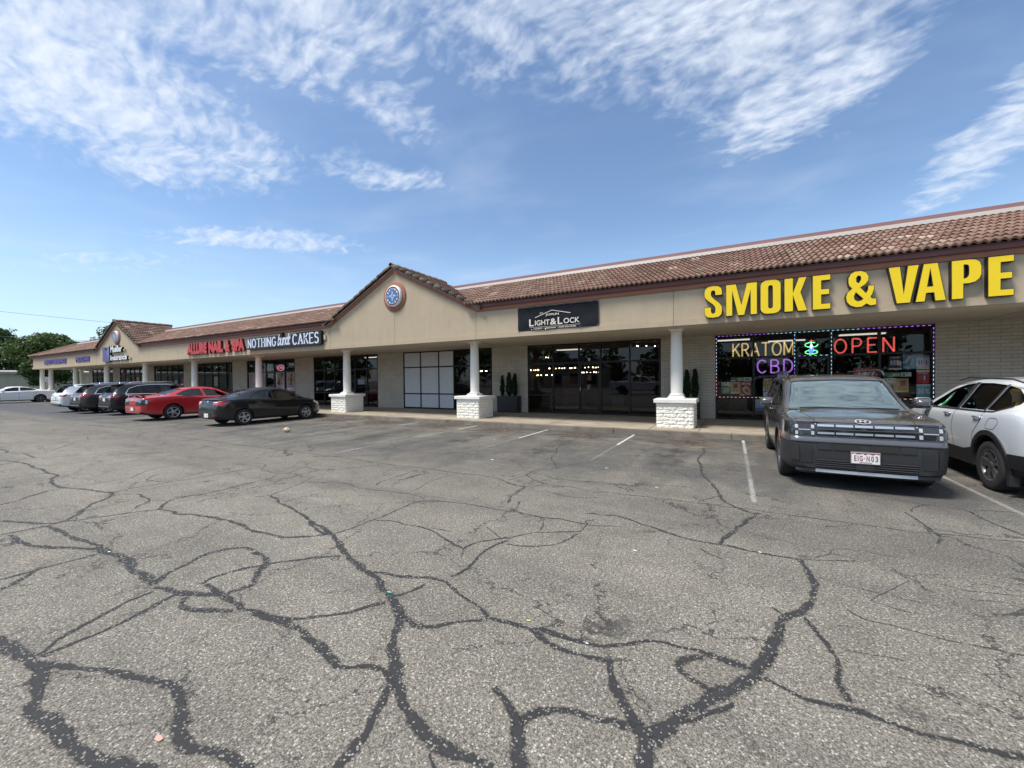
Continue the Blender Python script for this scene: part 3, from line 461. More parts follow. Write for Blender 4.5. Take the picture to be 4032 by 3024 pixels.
for i, xj in enumerate([-58.7, -51.5, -44.3, -37.1, -30.0, -25, -19.6, -12.3, -5.1, -2.05, -.78, 2.4, 5.9]):
    b.box(xj-.006, xj+.006, 11.73, 15.55, .15, .1535)
b.box(-63, 14, 13.55, 13.562, .15, .1535)
j = b.build('walkway_joints', M_DARK); tag(j, kind='structure')

def ribbons(name, items, mat, z):
    """items: (width, strength, [(x,y)...]) -> one ragged flat mesh"""
    bm = bmesh.new(); uvl = bm.loops.layers.uv.new('UVMap'); rr = random.Random(11); kz = 0
    seal = name == 'crack_seal'
    for w, s, pts in items:
        ph = [rr.uniform(0, 6.28) for _ in range(6)]; kz += 1; zz = z + kz*.00002
        P = [Vector(p) for p in pts]; Q = [P[0]]
        for a, c in zip(P, P[1:]):
            n = max(1, int((c-a).length/.045)) if (c-a).length < 8 else int((c-a).length/.25)
            dv = (c-a); nn = Vector((-dv.y, dv.x)).normalized() if dv.length > 0 else Vector((0, 0))
            for i in range(1, n+1):
                jit = rr.uniform(-1, 1)*min(.02, .35*w+.004) if i < n and name == 'crack_seal' else 0
                Q.append(a.lerp(c, i/n)+nn*jit)
        if name == 'crack_seal':
            for _ in range(2): Q = [Q[0]]+[Q[i]*.5+(Q[i-1]+Q[i+1])*.25 for i in range(1, len(Q)-1)]+[Q[-1]]
        if seal:
            arcl = 0; Q2 = []
            for i, p in enumerate(Q):
                if i: arcl += (p-Q[i-1]).length
                t = (Q[min(i+1, len(Q)-1)]-Q[max(i-1, 0)]).normalized(); am = .04*w+.005
                Q2.append(p+Vector((-t.y, t.x))*am*(.55*math.sin(arcl*19+ph[0])+.5*math.sin(arcl*43+ph[1])+.45*math.sin(arcl*8.5+ph[2])+.25*math.sin(arcl*97+ph[3])))
            Q = Q2
        prev = None; arcl = 0
        for i, p in enumerate(Q):
            if i: arcl += (p-Q[i-1]).length
            t = (Q[min(i+1, len(Q)-1)]-Q[max(i-1, 0)]).normalized(); nrm = Vector((-t.y, t.x))
            ww = (w*.66+.002)*(1+(.22*math.sin(arcl*11+ph[4])+.16*math.sin(arcl*31+ph[5])+rr.uniform(-.04, .04) if seal else 0))
            A = bm.verts.new((p.x-nrm.x*ww, p.y-nrm.y*ww, zz)); B = bm.verts.new((p.x+nrm.x*ww, p.y+nrm.y*ww, zz))
            if prev:
                f = bm.faces.new((prev[0], A, B, prev[1]))
                for lp, uvv in zip(f.loops, ((s, 0), (s, 0), (s, 1), (s, 1))): lp[uvl].uv = uvv
            prev = (A, B)
    bmesh.ops.recalc_face_normals(bm, faces=bm.faces)
    me = bpy.data.meshes.new(name); bm.to_mesh(me); bm.free(); me.materials.append(mat)
    return tag(link(name, me), kind='structure')
ribbons('crack_seal', CR, M_CRACK, .0008)
# painted stall lines, worn in the middle
items = []; rl = random.Random(5)
for i in range(-23, 4):
    x = .245+2.64*i
    near = {1: .9, 0: .95, -1: .7, -2: .6}.get(i, .6)
    def seg(y0, y1, s): items.append((.088, s, [(x, y0), (x, y1)]))
    if i == 0:
        seg(11.5, 11.15, 1.0); seg(11.15, 9.6, .55); seg(9.6, 7.2, .22); seg(7.2, 5.9, .42)
    elif i in (-1, -2):
        seg(11.46, 9.55, 1.0); seg(9.55, 7.5, .12)
    elif i >= 1:
        seg(11.5, 8.5, .5); seg(8.5, 5.9, .30)
    else:
        seg(11.48, 10.4, 1.0); seg(10.4, 8.2, .25 if i > -8 else .6); seg(8.2, 6.6, .18 if i > -8 else .5); seg(6.6, 5.82, .45)
ribbons('parking_lines', items, M_LINE, .006)

# ------------------------------------------------------------------ strip mall
MALL = empty('strip_mall', (-24, 15, 0)); tag(MALL, 'long beige stucco shopping strip with clay tile roof, two gables and white columns', 'building')
def reparent_keep(o):   # the mall root stands at its base; its parts are modelled in world coordinates
    o.location = (-MALL.location[0], -MALL.location[1], 0)
    return o
def mpart(b, name, mat=None, **k):
    o = b.build(name, mat, MALL, **k); return reparent_keep(o)
XL, XR = -60.55, 12.0
GAB = [-11.97, -39.85]; GH = 3.98; ZB = 4.01; GZ = 5.95; SL = (GZ-ZB)/GH
STORES = {
 'a': dict(x0=-.5, x1=5.0, m=[.64, 1.76, 2.69, 3.82], door=[2]),
 'b': dict(x0=-7.75, x1=-2.28, m=[-6.57, -5.44, -4.54, -3.41], door=[2]),
 'c': dict(x0=-14.96, x1=-9.55, m=[-13.8, -12.64, -11.72, -10.6], door=[]),
 'd': dict(x0=-22.24, x1=-16.8, m=[-21.25, -20.34, -19.45, -18.6, -17.66], door=[3]),
 'e': dict(x0=-29.47, x1=-24.07, m=[-28.44, -27.25, -26.3, -25.16], door=[2]),
 'f': dict(x0=-36.9, x1=-31.29, m=[-35.35, -34.24, -33.32, -32.21], door=[2]),
 'g': dict(x0=-43.84, x1=-38.51, m=[-42.68, -41.5, -40.6, -39.5], door=[2]),
 'h': dict(x0=-51.1, x1=-45.7, m=[-49.9, -48.8, -47.9, -46.8], door=[2]),
 'i': dict(x0=-58.1, x1=-52.73, m=[-56.9, -55.7, -54.8, -53.8], door=[2]),
 'j': dict(x0=8.4, x1=11.8, m=[9.4, 10.3, 11.1], door=[1]),
}
ORD = sorted(STORES.values(), key=lambda s: s['x0'])
YW = 15.55
# block walls between shopfronts
edges = [-59.1]+[v for s in ORD for v in (s['x0'], s['x1'])]+[XR]
for i in range(0, len(edges), 2): b = MB(); b.box(edges[i], edges[i+1], YW, YW+.2, .15, 3.10); mpart(b, 'block_wall', M_BLOCK)
b = MB(); b.box(-59.1, -58.9, YW+.2, 30, .15, 3.1); mpart(b, 'block_wall', M_BLOCK)
# fascia with gables (face at y = 12.0)
b = MB()
poly = [(XL, 3.2), (XR, 3.2), (XR, ZB)]
for g in GAB: poly += [(g+GH, ZB), (g, GZ), (g-GH, ZB)]
poly += [(XL, ZB)]
b.prism(poly, 'y', 12.0, 12.18)
b.prism([(XL, 3.03), (XR, 3.03), (XR, 3.2), (XL, 3.2)], 'y', 11.972, 12.18)
b.prism([(11.972, 3.03), (12.0, 3.2), (12.0, ZB), (30, ZB), (30, 3.03)], 'x', XL-.002, XL+.16)
mpart(b, 'fascia', M_STUC)
# control joints in the stucco
for x in [-1.42, -8.02, -11.97, -15.93, -30.4, -36.2, -43.8, -51.7]:
    b = MB(); top = ZB if x != -11.97 else 4.36
    b.box(x-.006, x+.006, 11.9985, 12.001, 3.2, top); b.box(x-.006, x+.006, 11.9705, 11.973, 3.03, 3.2); mpart(b, 'control_joint', simple('joint_shadow', (.13, .11, .08), .9))
# soffit
b = MB(); b.box(XL+.16, XR, 12.18, YW+.2, 3.03, 3.10); mpart(b, 'soffit', M_SOFF)
for x in [-1.42+7.22*i for i in range(-8, 2)]: b = MB(); b.box(x-.004, x+.004, 12.25, 15.5, 3.026, 3.031); mpart(b, 'soffit_joint', simple('joint_dark', (.07, .065, .055), .9))
# terracotta band + gutter following eave and rakes
def band(name, mat, d0, d1, y0, y1):
    """a board between offsets d0..d1 above the beige top line, mitred at the gables"""
    def line(d):
        P = [(XL-.02*(d > .1), ZB+d)]
        k = d*(math.sqrt(1+SL*SL)-1)/SL
        for g in sorted(GAB): P += [(g-GH-k, ZB+d), (g, GZ+d*math.sqrt(1+SL*SL)), (g+GH+k, ZB+d)]
        return P+[(XR, ZB+d)]
    A, B = line(d0), line(d1); b = MB()
    for i in range(len(A)-1):
        b.prism([A[i], A[i+1], B[i+1], B[i]], 'y', y0, y1)
    return mpart(b, name, mat, weld=False)
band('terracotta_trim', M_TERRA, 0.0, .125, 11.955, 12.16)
b = MB(); segs = [XL-.12]+[v for g in sorted(GAB) for v in (g-GH-.22, g+GH+.22)]+[XR]
for i in range(0, len(segs), 2):
    b.prism([(12.10, ZB+.126), (11.90, ZB+.126), (11.865, ZB+.25), (12.10, ZB+.25)], 'x', segs[i], segs[i+1])
b.prism([(XL, ZB+.125), (XL-.11, ZB+.14), (XL-.13, ZB+.255), (XL, ZB+.255)], 'y', 11.9, 30)
mpart(b, 'gutter', M_GUTTER)
for g in GAB:
    b = MB(); q = math.sqrt(1+SL*SL); d0, d1 = .128*q, .165*q
    for sgn in (1, -1):
        P = [(g, GZ+d0), (g+sgn*(GH+.18), ZB-.18*SL+d0), (g+sgn*(GH+.18), ZB-.18*SL+d1), (g, GZ+d1)]
        b.prism(P, 'y', 11.91, 11.965)
    mpart(b, 'rake_flashing', M_CAPW)

# clay tiles -----------------------------------------------------------
PIT, EXP = .14, .352
def tile_sheet(O, U, V, width, length, keep, u_off=0.0, name='tiles'):
    """O corner, U along the eave, V up the slope; two rolls to a tile, stepped courses"""
    O, U, V = Vector(O), Vector(U).normalized(), Vector(V).normalized(); N = U.cross(V).normalized()
    if N.z < 0: N = -N
    bm = bmesh.new(); uvl = bm.loops.layers.uv.new('UVMap'); nr = int(width/PIT); nc = int(math.ceil(length/EXP)); SEG = 6
    rr = random.Random(int(abs(O.x)*10))
    prof = [(t/SEG, (.042*math.sin(math.pi*min(1, (t/SEG)/.72)) if t/SEG <= .72 else -.010*math.sin(math.pi*((t/SEG)-.72)/.28))) for t in range(SEG)]
    for c in range(nc):
        jz = jv = None
        v0 = c*EXP-.03; v1 = min((c+1)*EXP, length)
        for i in range(nr):
            um = (i+.5)*PIT; P = O+U*um+V*((v0+v1)/2)
            if not keep(P): continue
            if i % 2 == 0 or jz is None: jz, jv = rr.uniform(-.004, .004), rr.uniform(-.012, .012)
            row = []
            for t, h in prof+[(1.0, 0.0)]:
                base = O+U*(i*PIT+t*PIT)
                a = base+V*(v0+jv)+N*(h+.040+jz); d = base+V*v1+N*(h*.86+.006); e = base+V*(v0+jv+.004)+N*(h*.8-.008)
                row.append((bm.verts.new(e), bm.verts.new(a), bm.verts.new(d)))
            for A, B in zip(row, row[1:]):
                for k in (0, 1):
                    f = bm.faces.new((A[k], B[k], B[k+1], A[k+1])); f.smooth = (k == 1)
                    for lp in f.loops: lp[uvl].uv = ((i//2)+.5+u_off, c+.5)
    bmesh.ops.recalc_face_normals(bm, faces=bm.faces)
    me = bpy.data.meshes.new(name); bm.to_mesh(me); bm.free(); me.materials.append(M_TILE)
    o = link(name, me, MALL); return reparent_keep(o)
EY, EZ, RY, RZ = 11.80, 4.27, 14.55, 5.545
SLm = (RZ-EZ)/(RY-EY)
def gz(x):      # top surface of the gable roofs
    return max(GZ+.20-abs(x-g)*SL for g in GAB)
def keep_main(P):
    return P.x > XL-.2+(P.y-EY) and (P.z > gz(P.x)-.10)
tile_sheet((XL-.25, EY, EZ), (1, 0, 0), (0, RY-EY, RZ-EZ), XR-XL+.25, math.hypot(RY-EY, RZ-EZ), keep_main, name='roof_tiles')
def keep_end(P): return (P.y-EY) > (P.x-(XL-.25))
tile_sheet((XL-.25, 24.0, EZ), (0, -1, 0), (RY-EY, 0, RZ-EZ), 24-EY, math.hypot(RY-EY, RZ-EZ), keep_end, 700, name='roof_tiles')
for gi, g in enumerate(GAB):
    for sgn in (1, -1):
        U = (0, 1, 0) if sgn > 0 else (0, -1, 0)
        O = (g+sgn*(GH+.30), 11.90 if sgn > 0 else 15.4, GZ+.20-(GH+.30)*SL)
        def keep_g(P):
            zm = EZ+(P.y-EY)*SLm
            return P.y > 14.6 or P.z > zm-.16
        tile_sheet(O, U, (-sgn, 0, SL), 3.5, (GH+.30)*math.sqrt(1+SL*SL), keep_g, 1000+gi*200+sgn*50, name='roof_tiles')
# solid deck under the tiles
b = MB()
dk = [(12.17, ZB+.14), (EY+.06, EZ-.04), (RY, RZ-.04), (RY, 5.2), (30, 5.2), (30, 4.0), (12.17, 4.0)]
dg_ = [XL+3.0]+[v for g in sorted(GAB) for v in (g-GH-.1, g+GH+.1)]+[XR]
for i in range(0, len(dg_), 2): b.prism(dk, 'x', dg_[i], dg_[i+1])
for g in GAB: b.prism([(12.19, 4.0), (12.19, ZB+.3), (RY, RZ-.04), (RY, 5.2), (30, 5.2), (30, 4.0)], 'x', g-GH-.1, g+GH+.1)
b.prism([(XL-.1, EZ-.02), (XL+2.75, RZ-.03), (XL+2.75, 4.0), (XL-.1, 4.0)], 'y', 14.6, 30)
b.face([(XL-.15, EY+.05, EZ-.02), (XL+3.0, EY+.05, EZ-.02), (XL+3.0, RY, RZ-.03), (XL+2.65, RY, RZ-.03)])
for g in GAB:
    b.prism([(g-GH-.2, ZB-.2*SL+.165), (g, GZ+.165), (g+GH+.2, ZB-.2*SL+.165), (g, GZ-.2)], 'y', 12.17, 15.3); b.prism([(g-GH-.2, ZB-.2*SL+.165), (g, GZ+.165), (g+GH+.2, ZB-.2*SL+.165), (g+GH+.2, ZB-.2*SL+.185), (g, GZ+.19), (g-GH-.2, ZB-.2*SL+.185)], 'y', 11.90, 12.17)
mpart(b, 'roof_deck', simple('roof_felt', (.10, .085, .075), .9), weld=False)
# barrel caps: rakes, gable ridges, hip
def barrel_run(b, A, B_, r=.085, seg=.36, uvl=None, idx=0):
    A, B_ = Vector(A), Vector(B_); L = (B_-A).length; T = (B_-A).normalized(); n = int(L/seg); side = T.cross(Vector((0, 0, 1))).normalized(); up = side.cross(T)
    rr = random.Random(idx+3)
    for i in range(n):
        p0 = A+T*(i*L/n-.03); p1 = A+T*((i+1)*L/n+.02); r0, r1 = r*1.12, r*.92; j = rr.uniform(-.006, .006)
        R0, R1 = [], []; RI = []
        for k in range(9):
            a = math.pi*(k/8)*1.25-math.pi*.125
            off = side*math.cos(a)+up*math.sin(a)
            R0.append(b.verts.new(p0+off*r0+up*(.012+j))); R1.append(b.verts.new(p1+off*r1+up*j)); RI.append(b.verts.new(p0+T*.005+off*(r0-.018)+up*.012))
        for k in range(8):
            f = b.faces.new((R0[k], R0[k+1], R1[k+1], R1[k])); f.smooth = True
            g2 = b.faces.new((RI[k], RI[k+1], R0[k+1], R0[k]))
            for ff in (f, g2):
                for lp in ff.loops: lp[uvl].uv = (idx*37+i+.5, 99.5)
        
def barrel_obj(runs, name, dark=None):
    bm = bmesh.new(); uvl = bm.loops.layers.uv.new('UVMap')
    for i, (A, B_, r) in enumerate(runs): barrel_run(bm, A, B_, r, uvl=uvl, idx=i)
    bmesh.ops.recalc_face_normals(bm, faces=bm.faces); me = bpy.data.meshes.new(name); bm.to_mesh(me); bm.free(); me.materials.append(dark or M_TILE)
    return reparent_keep(link(name, me, MALL))
mt, T_ = newmat('stained_tile')
uv_ = T_.n('ShaderNodeUVMap', uv_map='UVMap').outputs[0]; wn_ = T_.n('ShaderNodeTexWhiteNoise', noise_dimensions='2D', ins={0: T_.vm('FLOOR', uv_)})
oc_ = T_.n('ShaderNodeTexCoord').outputs['Object']
c_ = T_.ramp(wn_.outputs['Value'], [(0, (.10, .065, .05)), (.4, (.15, .10, .075)), (.7, (.20, .125, .09)), (.9, (.17, .15, .11))])
c_ = T_.mix(1.0, c_, T_.ramp(T_.noise(oc_, 8, 5, .7), [(.3, .6), (.65, 1.2)]), 'MULTIPLY')
finish(mt, T_, pbsdf(T_, **{'Base Color': c_, 'Roughness': .9})); 
rk_ = []
for g in GAB:
    for s in (1, -1): rk_.append(((g+s*(GH+.24), 11.90, GZ+.215-(GH+.24)*SL), (g+s*.04, 11.90, GZ+.215), .095))
for r_ in rk_: barrel_obj([r_], 'rake_tiles', mt)
for r_ in ([((g, 11.84, GZ+.25), (g, 15.35, GZ+.25), .09) for g in GAB]+[((XL-.2, EY+.02, EZ+.06), (XL+2.6, RY, RZ+.07), .09)]): barrel_obj([r_], 'ridge_tiles')
# parapet flashing and faded red cap
b = MB(); b.prism([(14.44, 5.54), (14.47, 5.655), (14.62, 5.655), (14.62, 5.50)], 'x', XL+2.6, XR); mpart(b, 'parapet_flashing', M_CAPW)
b = MB(); b.prism([(14.62, 5.60), (14.63, 5.80), (14.86, 5.80), (14.86, 5.60)], 'x', XL+2.6, XR); mpart(b, 'parapet_cap', M_CAPR)

# columns --------------------------------------------------------------
def split_pedestal():
    b = MB(); rr = random.Random(21); H0, H1 = 0.0, .73; n = 7; ch = (H1-H0)/n; hw = .50
    for c in range(n):
        for side in range(4):
            xs = [-hw, hw] if (c % 2) else [-hw, hw]
            cuts = [-.13, .27] if c % 2 == 0 else [-.31, .06, .36]
            ed = [-hw]+cuts+[hw]
            for a, d in zip(ed, ed[1:]):
                nx = max(3, int((d-a)/.04)); nz = 5; z0, z1 = c*ch+.005, (c+1)*ch-.005; G = []
                for k in range(nz+1):
                    row = []
                    for i in range(nx+1):
                        t = a+.004+(d-a-.008)*i/nx; z = z0+(z1-z0)*k/nz
                        ed_ = (k in (0, nz)) or (i in (0, nx))
                        out = hw+.0 if ed_ else hw+.014+rr.uniform(-.008, .010)
                        ang = side*math.pi/2; x, y = t, -out
                        row.append(b.bm.verts.new((x*math.cos(ang)-y*math.sin(ang), x*math.sin(ang)+y*math.cos(ang), z)))
                    G.append(row)
                for k in range(nz):
                    for i in range(nx): b.bm.faces.new((G[k][i], G[k][i+1], G[k+1][i+1], G[k+1][i]))
    b.box(-hw+.004, hw-.004, -hw+.004, hw-.004, 0, H1)
    return b
def make_column():
    root = empty('col', (0, 0, 0))
    p = split_pedestal().build('pedestal', M_SPLIT, root, weld=False)
    b = MB(); b.box(-.57, .57, -.57, .57, .73, .845); cap = b.build('pedestal_cap', M_WHITE, root, bevel=.015)
    b = MB(); b.box(-.235, .235, -.235, .235, .845, .885); b.box(-.205, .205, -.205, .205, .885, .93); b.lathe([(.19, .93), (.205, .945), (.205, .965), (.175, .99), (.168, 1.0)], n=32)
    b.build('plinth', M_WHITE, root)
    b = MB(); b.lathe([(.168, .99), (.172, 1.5), (.168, 2.0), (.158, 2.5), (.152, 2.80)], n=36); b.build('shaft', M_WHITE, root)
    b = MB(); b.lathe([(.152, 2.78), (.165, 2.79), (.165, 2.81), (.155, 2.815), (.157, 2.84), (.185, 2.865)], n=32); b.box(-.20, .20, -.20, .20, 2.865, 2.90); b.build('capital', M_WHITE, root)
    return root
c0 = make_column()
def column_at(x, y, ped=True):
    parts = [c for c in c0.children]
    r = parts[0]   # shaft becomes the part; others its sub-parts
    sh = next(c for c in parts if c.name.startswith('shaft'))
    ns = bpy.data.objects.new('column', sh.data); COL.objects.link(ns); ns.parent = MALL; ns.location = (x-MALL.location[0], y-MALL.location[1], .13)
    ns.scale = (1, 1, 1)
    for c in parts:
        if c is sh or (not ped and c.name.startswith('pedestal')): continue
        d = bpy.data.objects.new(c.name.split('.')[0], c.data); COL.objects.link(d); d.parent = ns
for i in range(-7, 2): column_at(-1.44+7.223*i-(.0), 12.83)
column_at(-59.0, 12.86); column_at(-60.0, 12.5); column_at(-60.0, 15.27); column_at(-59.9, 22.0)
for c in list(c0.children): bpy.data.objects.remove(c)
bpy.data.objects.remove(c0)

# medallions --------------------------------------------------------------
M_BLUE = simple('flower_blue', (.10, .16, .50), .3, var=.3, nscale=6); M_LBLUE = simple('pale_blue', (.42, .52, .78), .3); M_GREEN = simple('leaf_green', (.07, .19, .13), .3, var=.3, nscale=6)
M_MED = simple('medallion_white', (.80, .82, .84), .3); M_MAR = simple('maroon_ring', (.10, .04, .045), .5)
def ell(cx, cy, rx, ry, rot=0, n=18):
    c, s = math.cos(rot), math.sin(rot)
    return [(cx+rx*math.cos(t)*c-ry*math.sin(t)*s, cy+rx*math.cos(t)*s+ry*math.sin(t)*c) for t in [2*math.pi*i/n for i in range(n)]]
def medallion(cx, cz, full):
    b = MB()
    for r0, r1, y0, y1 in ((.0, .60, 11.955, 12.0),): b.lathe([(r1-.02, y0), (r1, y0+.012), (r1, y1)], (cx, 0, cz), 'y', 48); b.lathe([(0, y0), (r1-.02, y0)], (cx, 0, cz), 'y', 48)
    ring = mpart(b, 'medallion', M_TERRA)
    def sub(b, name, m):
        o = b.build(name, m, ring); return o
    b = MB(); b.lathe([(0, 11.85), (.37, 11.85), (.415, 11.862), (.43, 11.885), (.43, 11.97)], (cx, 0, cz), 'y', 48); sub(b, 'lens', M_MED)
    b = MB(); b.lathe([(.322, 11.842), (.372, 11.842)], (cx, 0, cz), 'y', 48); sub(b, 'inner_ring', M_MAR)
    b = MB(); b2 = MB(); b3 = MB(); b4 = MB()
    for k in range(4):
        a = math.pi/2*k; ux, uz = math.cos(a), math.sin(a); vx, vz = -uz, ux
        for off in (-.055, .055): b.face([(cx+px, 11.846-.0006*(off > 0), cz+pz) for px, pz in ell(ux*.215+vx*off, uz*.215+vz*off, .085, .07, a)])
        b.face([(cx+px, 11.8455, cz+pz) for px, pz in ell(ux*.15, uz*.15, .11, .06, a)])
        b2.face([(cx+px, 11.8440, cz+pz) for px, pz in ell(ux*.115, uz*.115, .075, .033, a)])
        a2 = a+math.pi/4; b3.face([(cx+px, 11.8465, cz+pz) for px, pz in ell(math.cos(a2)*.20, math.sin(a2)*.20, .12, .045, a2)])
    b4.face([(cx+px, 11.8430, cz+pz) for px, pz in ell(0, 0, .035, .035)])
    sub(b3, 'leaves', M_GREEN); sub(b, 'petals', M_BLUE); sub(b2, 'petal_hearts', M_LBLUE); sub(b4, 'flower_centre', M_MAR)
medallion(-11.93, 4.98, True); medallion(-39.76, 5.0, False)

# shopfronts --------------------------------------------------------------
def rect_frame(b, x0, x1, z0, z1, w, y0, y1):
    b.box(x0, x0+w, y0, y1, z0, z1); b.box(x1-w, x1, y0, y1, z0, z1); b.box(x0+w, x1-w, y0, y1, z0, z0+w); b.box(x0+w, x1-w, y0, y1, z1-w, z1)
for s in ORD:
    xs = [s['x0']]+s['m']+[s['x1']]; F = MB(); zt, z2, z1, zb = 3.03, 2.24, .90, .15; w = .028; ya, yb = YW+.01, YW+.13
    for i, x in enumerate(xs):
        a = .035 if 0 < i < len(xs)-1 else .0
        x0, x1 = (x-.03, x+.03) if a else ((x, x+.07) if i == 0 else (x-.07, x))
        F.box(x0, x1, ya, yb, zb, zt)
    panes = []
    for i in range(len(xs)-1):
        l = xs[i]+(.07 if i == 0 else .03); r = xs[i+1]-(.07 if i == len(xs)-2 else .03)
        for z, h in ((zt-.06, .06), (z2-.03, .06)): F.box(l, r, ya+.002, yb-.002, z, z+h)
        if i in s['door']:
            panes.append((l, r, z2+.03, zt-.06))
        else:
            F.box(l, r, ya+.002, yb-.002, z1-.028, z1+.028); F.box(l, r, ya+.002, yb-.002, zb, zb+.07)
            panes += [(l, r, z2+.03, zt-.06), (l, r, z1+.028, z2-.03), (l, r, zb+.07, z1-.028)]
    fr = mpart(F, 'storefront', M_FRAME, weld=False)
    for (l, r, a, c) in panes:
        p = MB(); p.face([(l-.004, YW+.05, a-.004), (r+.004, YW+.05, a-.004), (r+.004, YW+.05, c+.004), (l-.004, YW+.05, c+.004)]); p.build('pane', M_GLASS, fr, normals=False)
    for i in s['door']:
        l = xs[i]+.03; r = xs[i+1]-.03; D = MB(); rect_frame(D, l+.01, r-.01, zb+.01, z2-.04, .055, YW+.03, YW+.09); D.box(l+.065, r-.065, YW+.032, YW+.088, zb+.065, zb+.22)
        d = mpart(D, 'entrance_door', M_FRAME, weld=False)
        p = MB(); p.face([(l+.06, YW+.06, zb+.22), (r-.06, YW+.06, zb+.22), (r-.06, YW+.06, z2-.09), (l+.06, YW+.06, z2-.09)]); p.build('pane', M_GLASS, d, normals=False)
        h = MB(); h.tube([(l+.05, YW-.0, 1.0), (l+.05, YW-.04, 1.02), (l+.05, YW-.04, 1.28), (l+.05, YW-.0, 1.30)], .011, 6); h.build('door_handle', M_CHROME, d)
# interiors: floor, ceiling, back and party walls
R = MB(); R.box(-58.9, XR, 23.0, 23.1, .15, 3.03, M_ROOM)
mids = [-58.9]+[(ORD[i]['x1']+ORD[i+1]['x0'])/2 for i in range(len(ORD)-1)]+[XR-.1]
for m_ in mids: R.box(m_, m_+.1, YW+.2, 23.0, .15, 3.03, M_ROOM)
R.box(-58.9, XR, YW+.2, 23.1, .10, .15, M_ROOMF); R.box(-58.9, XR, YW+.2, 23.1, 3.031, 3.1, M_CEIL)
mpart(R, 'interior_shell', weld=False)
# shelves and counters that read as dark shapes behind the glass
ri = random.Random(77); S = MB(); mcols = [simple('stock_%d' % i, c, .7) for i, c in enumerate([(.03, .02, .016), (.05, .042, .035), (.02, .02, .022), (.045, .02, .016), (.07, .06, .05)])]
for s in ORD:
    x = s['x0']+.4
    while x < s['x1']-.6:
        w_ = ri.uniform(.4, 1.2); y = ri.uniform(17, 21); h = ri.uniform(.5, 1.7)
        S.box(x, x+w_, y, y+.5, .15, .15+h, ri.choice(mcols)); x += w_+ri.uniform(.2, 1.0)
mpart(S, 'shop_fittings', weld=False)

# ------------------------------------------------------------------ stroke alphabet
def arc(cx, cy, rx, ry, a0, a1, n=10): return [(cx+rx*math.cos(R_(a0+(a1-a0)*i/n)), cy+ry*math.sin(R_(a0+(a1-a0)*i/n))) for i in range(n+1)]
STR = {
 'A': (.7, [[(0, 0), (.35, 1), (.7, 0)], [(.12, .34), (.58, .34)]]),
 'B': (.6, [[(0, 0), (0, 1), (.32, 1)]+arc(.32, .76, .24, .24, 90, -90)+[(0, .52)], [(.3, .52)]+arc(.34, .26, .27, .26, 90, -90)+[(0, 0)]]),
 'C': (.68, [arc(.38, .5, .38, .5, 45, 315, 18)]),
 'D': (.65, [[(0, 0), (0, 1), (.22, 1)]+arc(.22, .5, .43, .5, 90, -90, 14)+[(0, 0)]]),
 'E': (.55, [[(.55, 1), (0, 1), (0, 0), (.55, 0)], [(0, .52), (.45, .52)]]),
 'G': (.72, [arc(.38, .5, .38, .5, 45, 345, 18)+[(.72, .46), (.46, .46)]]),
 'H': (.62, [[(0, 0), (0, 1)], [(.62, 0), (.62, 1)], [(0, .52), (.62, .52)]]),
 'I': (.0, [[(0, 0), (0, 1)]]),
 'K': (.62, [[(0, 0), (0, 1)], [(.6, 1), (0, .40)], [(.2, .6), (.64, 0)]]),
 'M': (.8, [[(0, 0), (0, 1), (.4, .2), (.8, 1), (.8, 0)]]),
 'N': (.66, [[(0, 0), (0, 1), (.66, 0), (.66, 1)]]),
 'O': (.78, [arc(.39, .5, .39, .5, 90, 450, 24)]),
 'P': (.58, [[(0, 0), (0, 1), (.3, 1)]+arc(.3, .73, .27, .27, 90, -90)+[(0, .46)]]),
 'R': (.62, [[(0, 0), (0, 1), (.33, 1)]+arc(.33, .75, .25, .25, 90, -90)+[(0, .50)], [(.28, .50), (.62, 0)]]),
 'S': (.58, [arc(.30, .75, .27, .25, 30, 250, 12)[:-1]+arc(.28, .26, .29, .27, 75, -150, 12)]),
 'T': (.7, [[(0, 1), (.7, 1)], [(.35, 1), (.35, 0)]]),
}
def resample(pl, step):
    out = []; acc = 0.0; P = [Vector((p[0], p[1])) for p in pl]; L = sum((b-a).length for a, b in zip(P, P[1:])); n = max(1, round(L/step)); ds = L/n; t = 0
    tg = 0.0; cur = 0.0
    for a, b in zip(P, P[1:]):
        l = (b-a).length
        while tg <= cur+l+1e-9 and l > 0:
            out.append((a+(b-a)*((tg-cur)/l), (b-a).normalized())); tg += ds
        cur += l
    return out

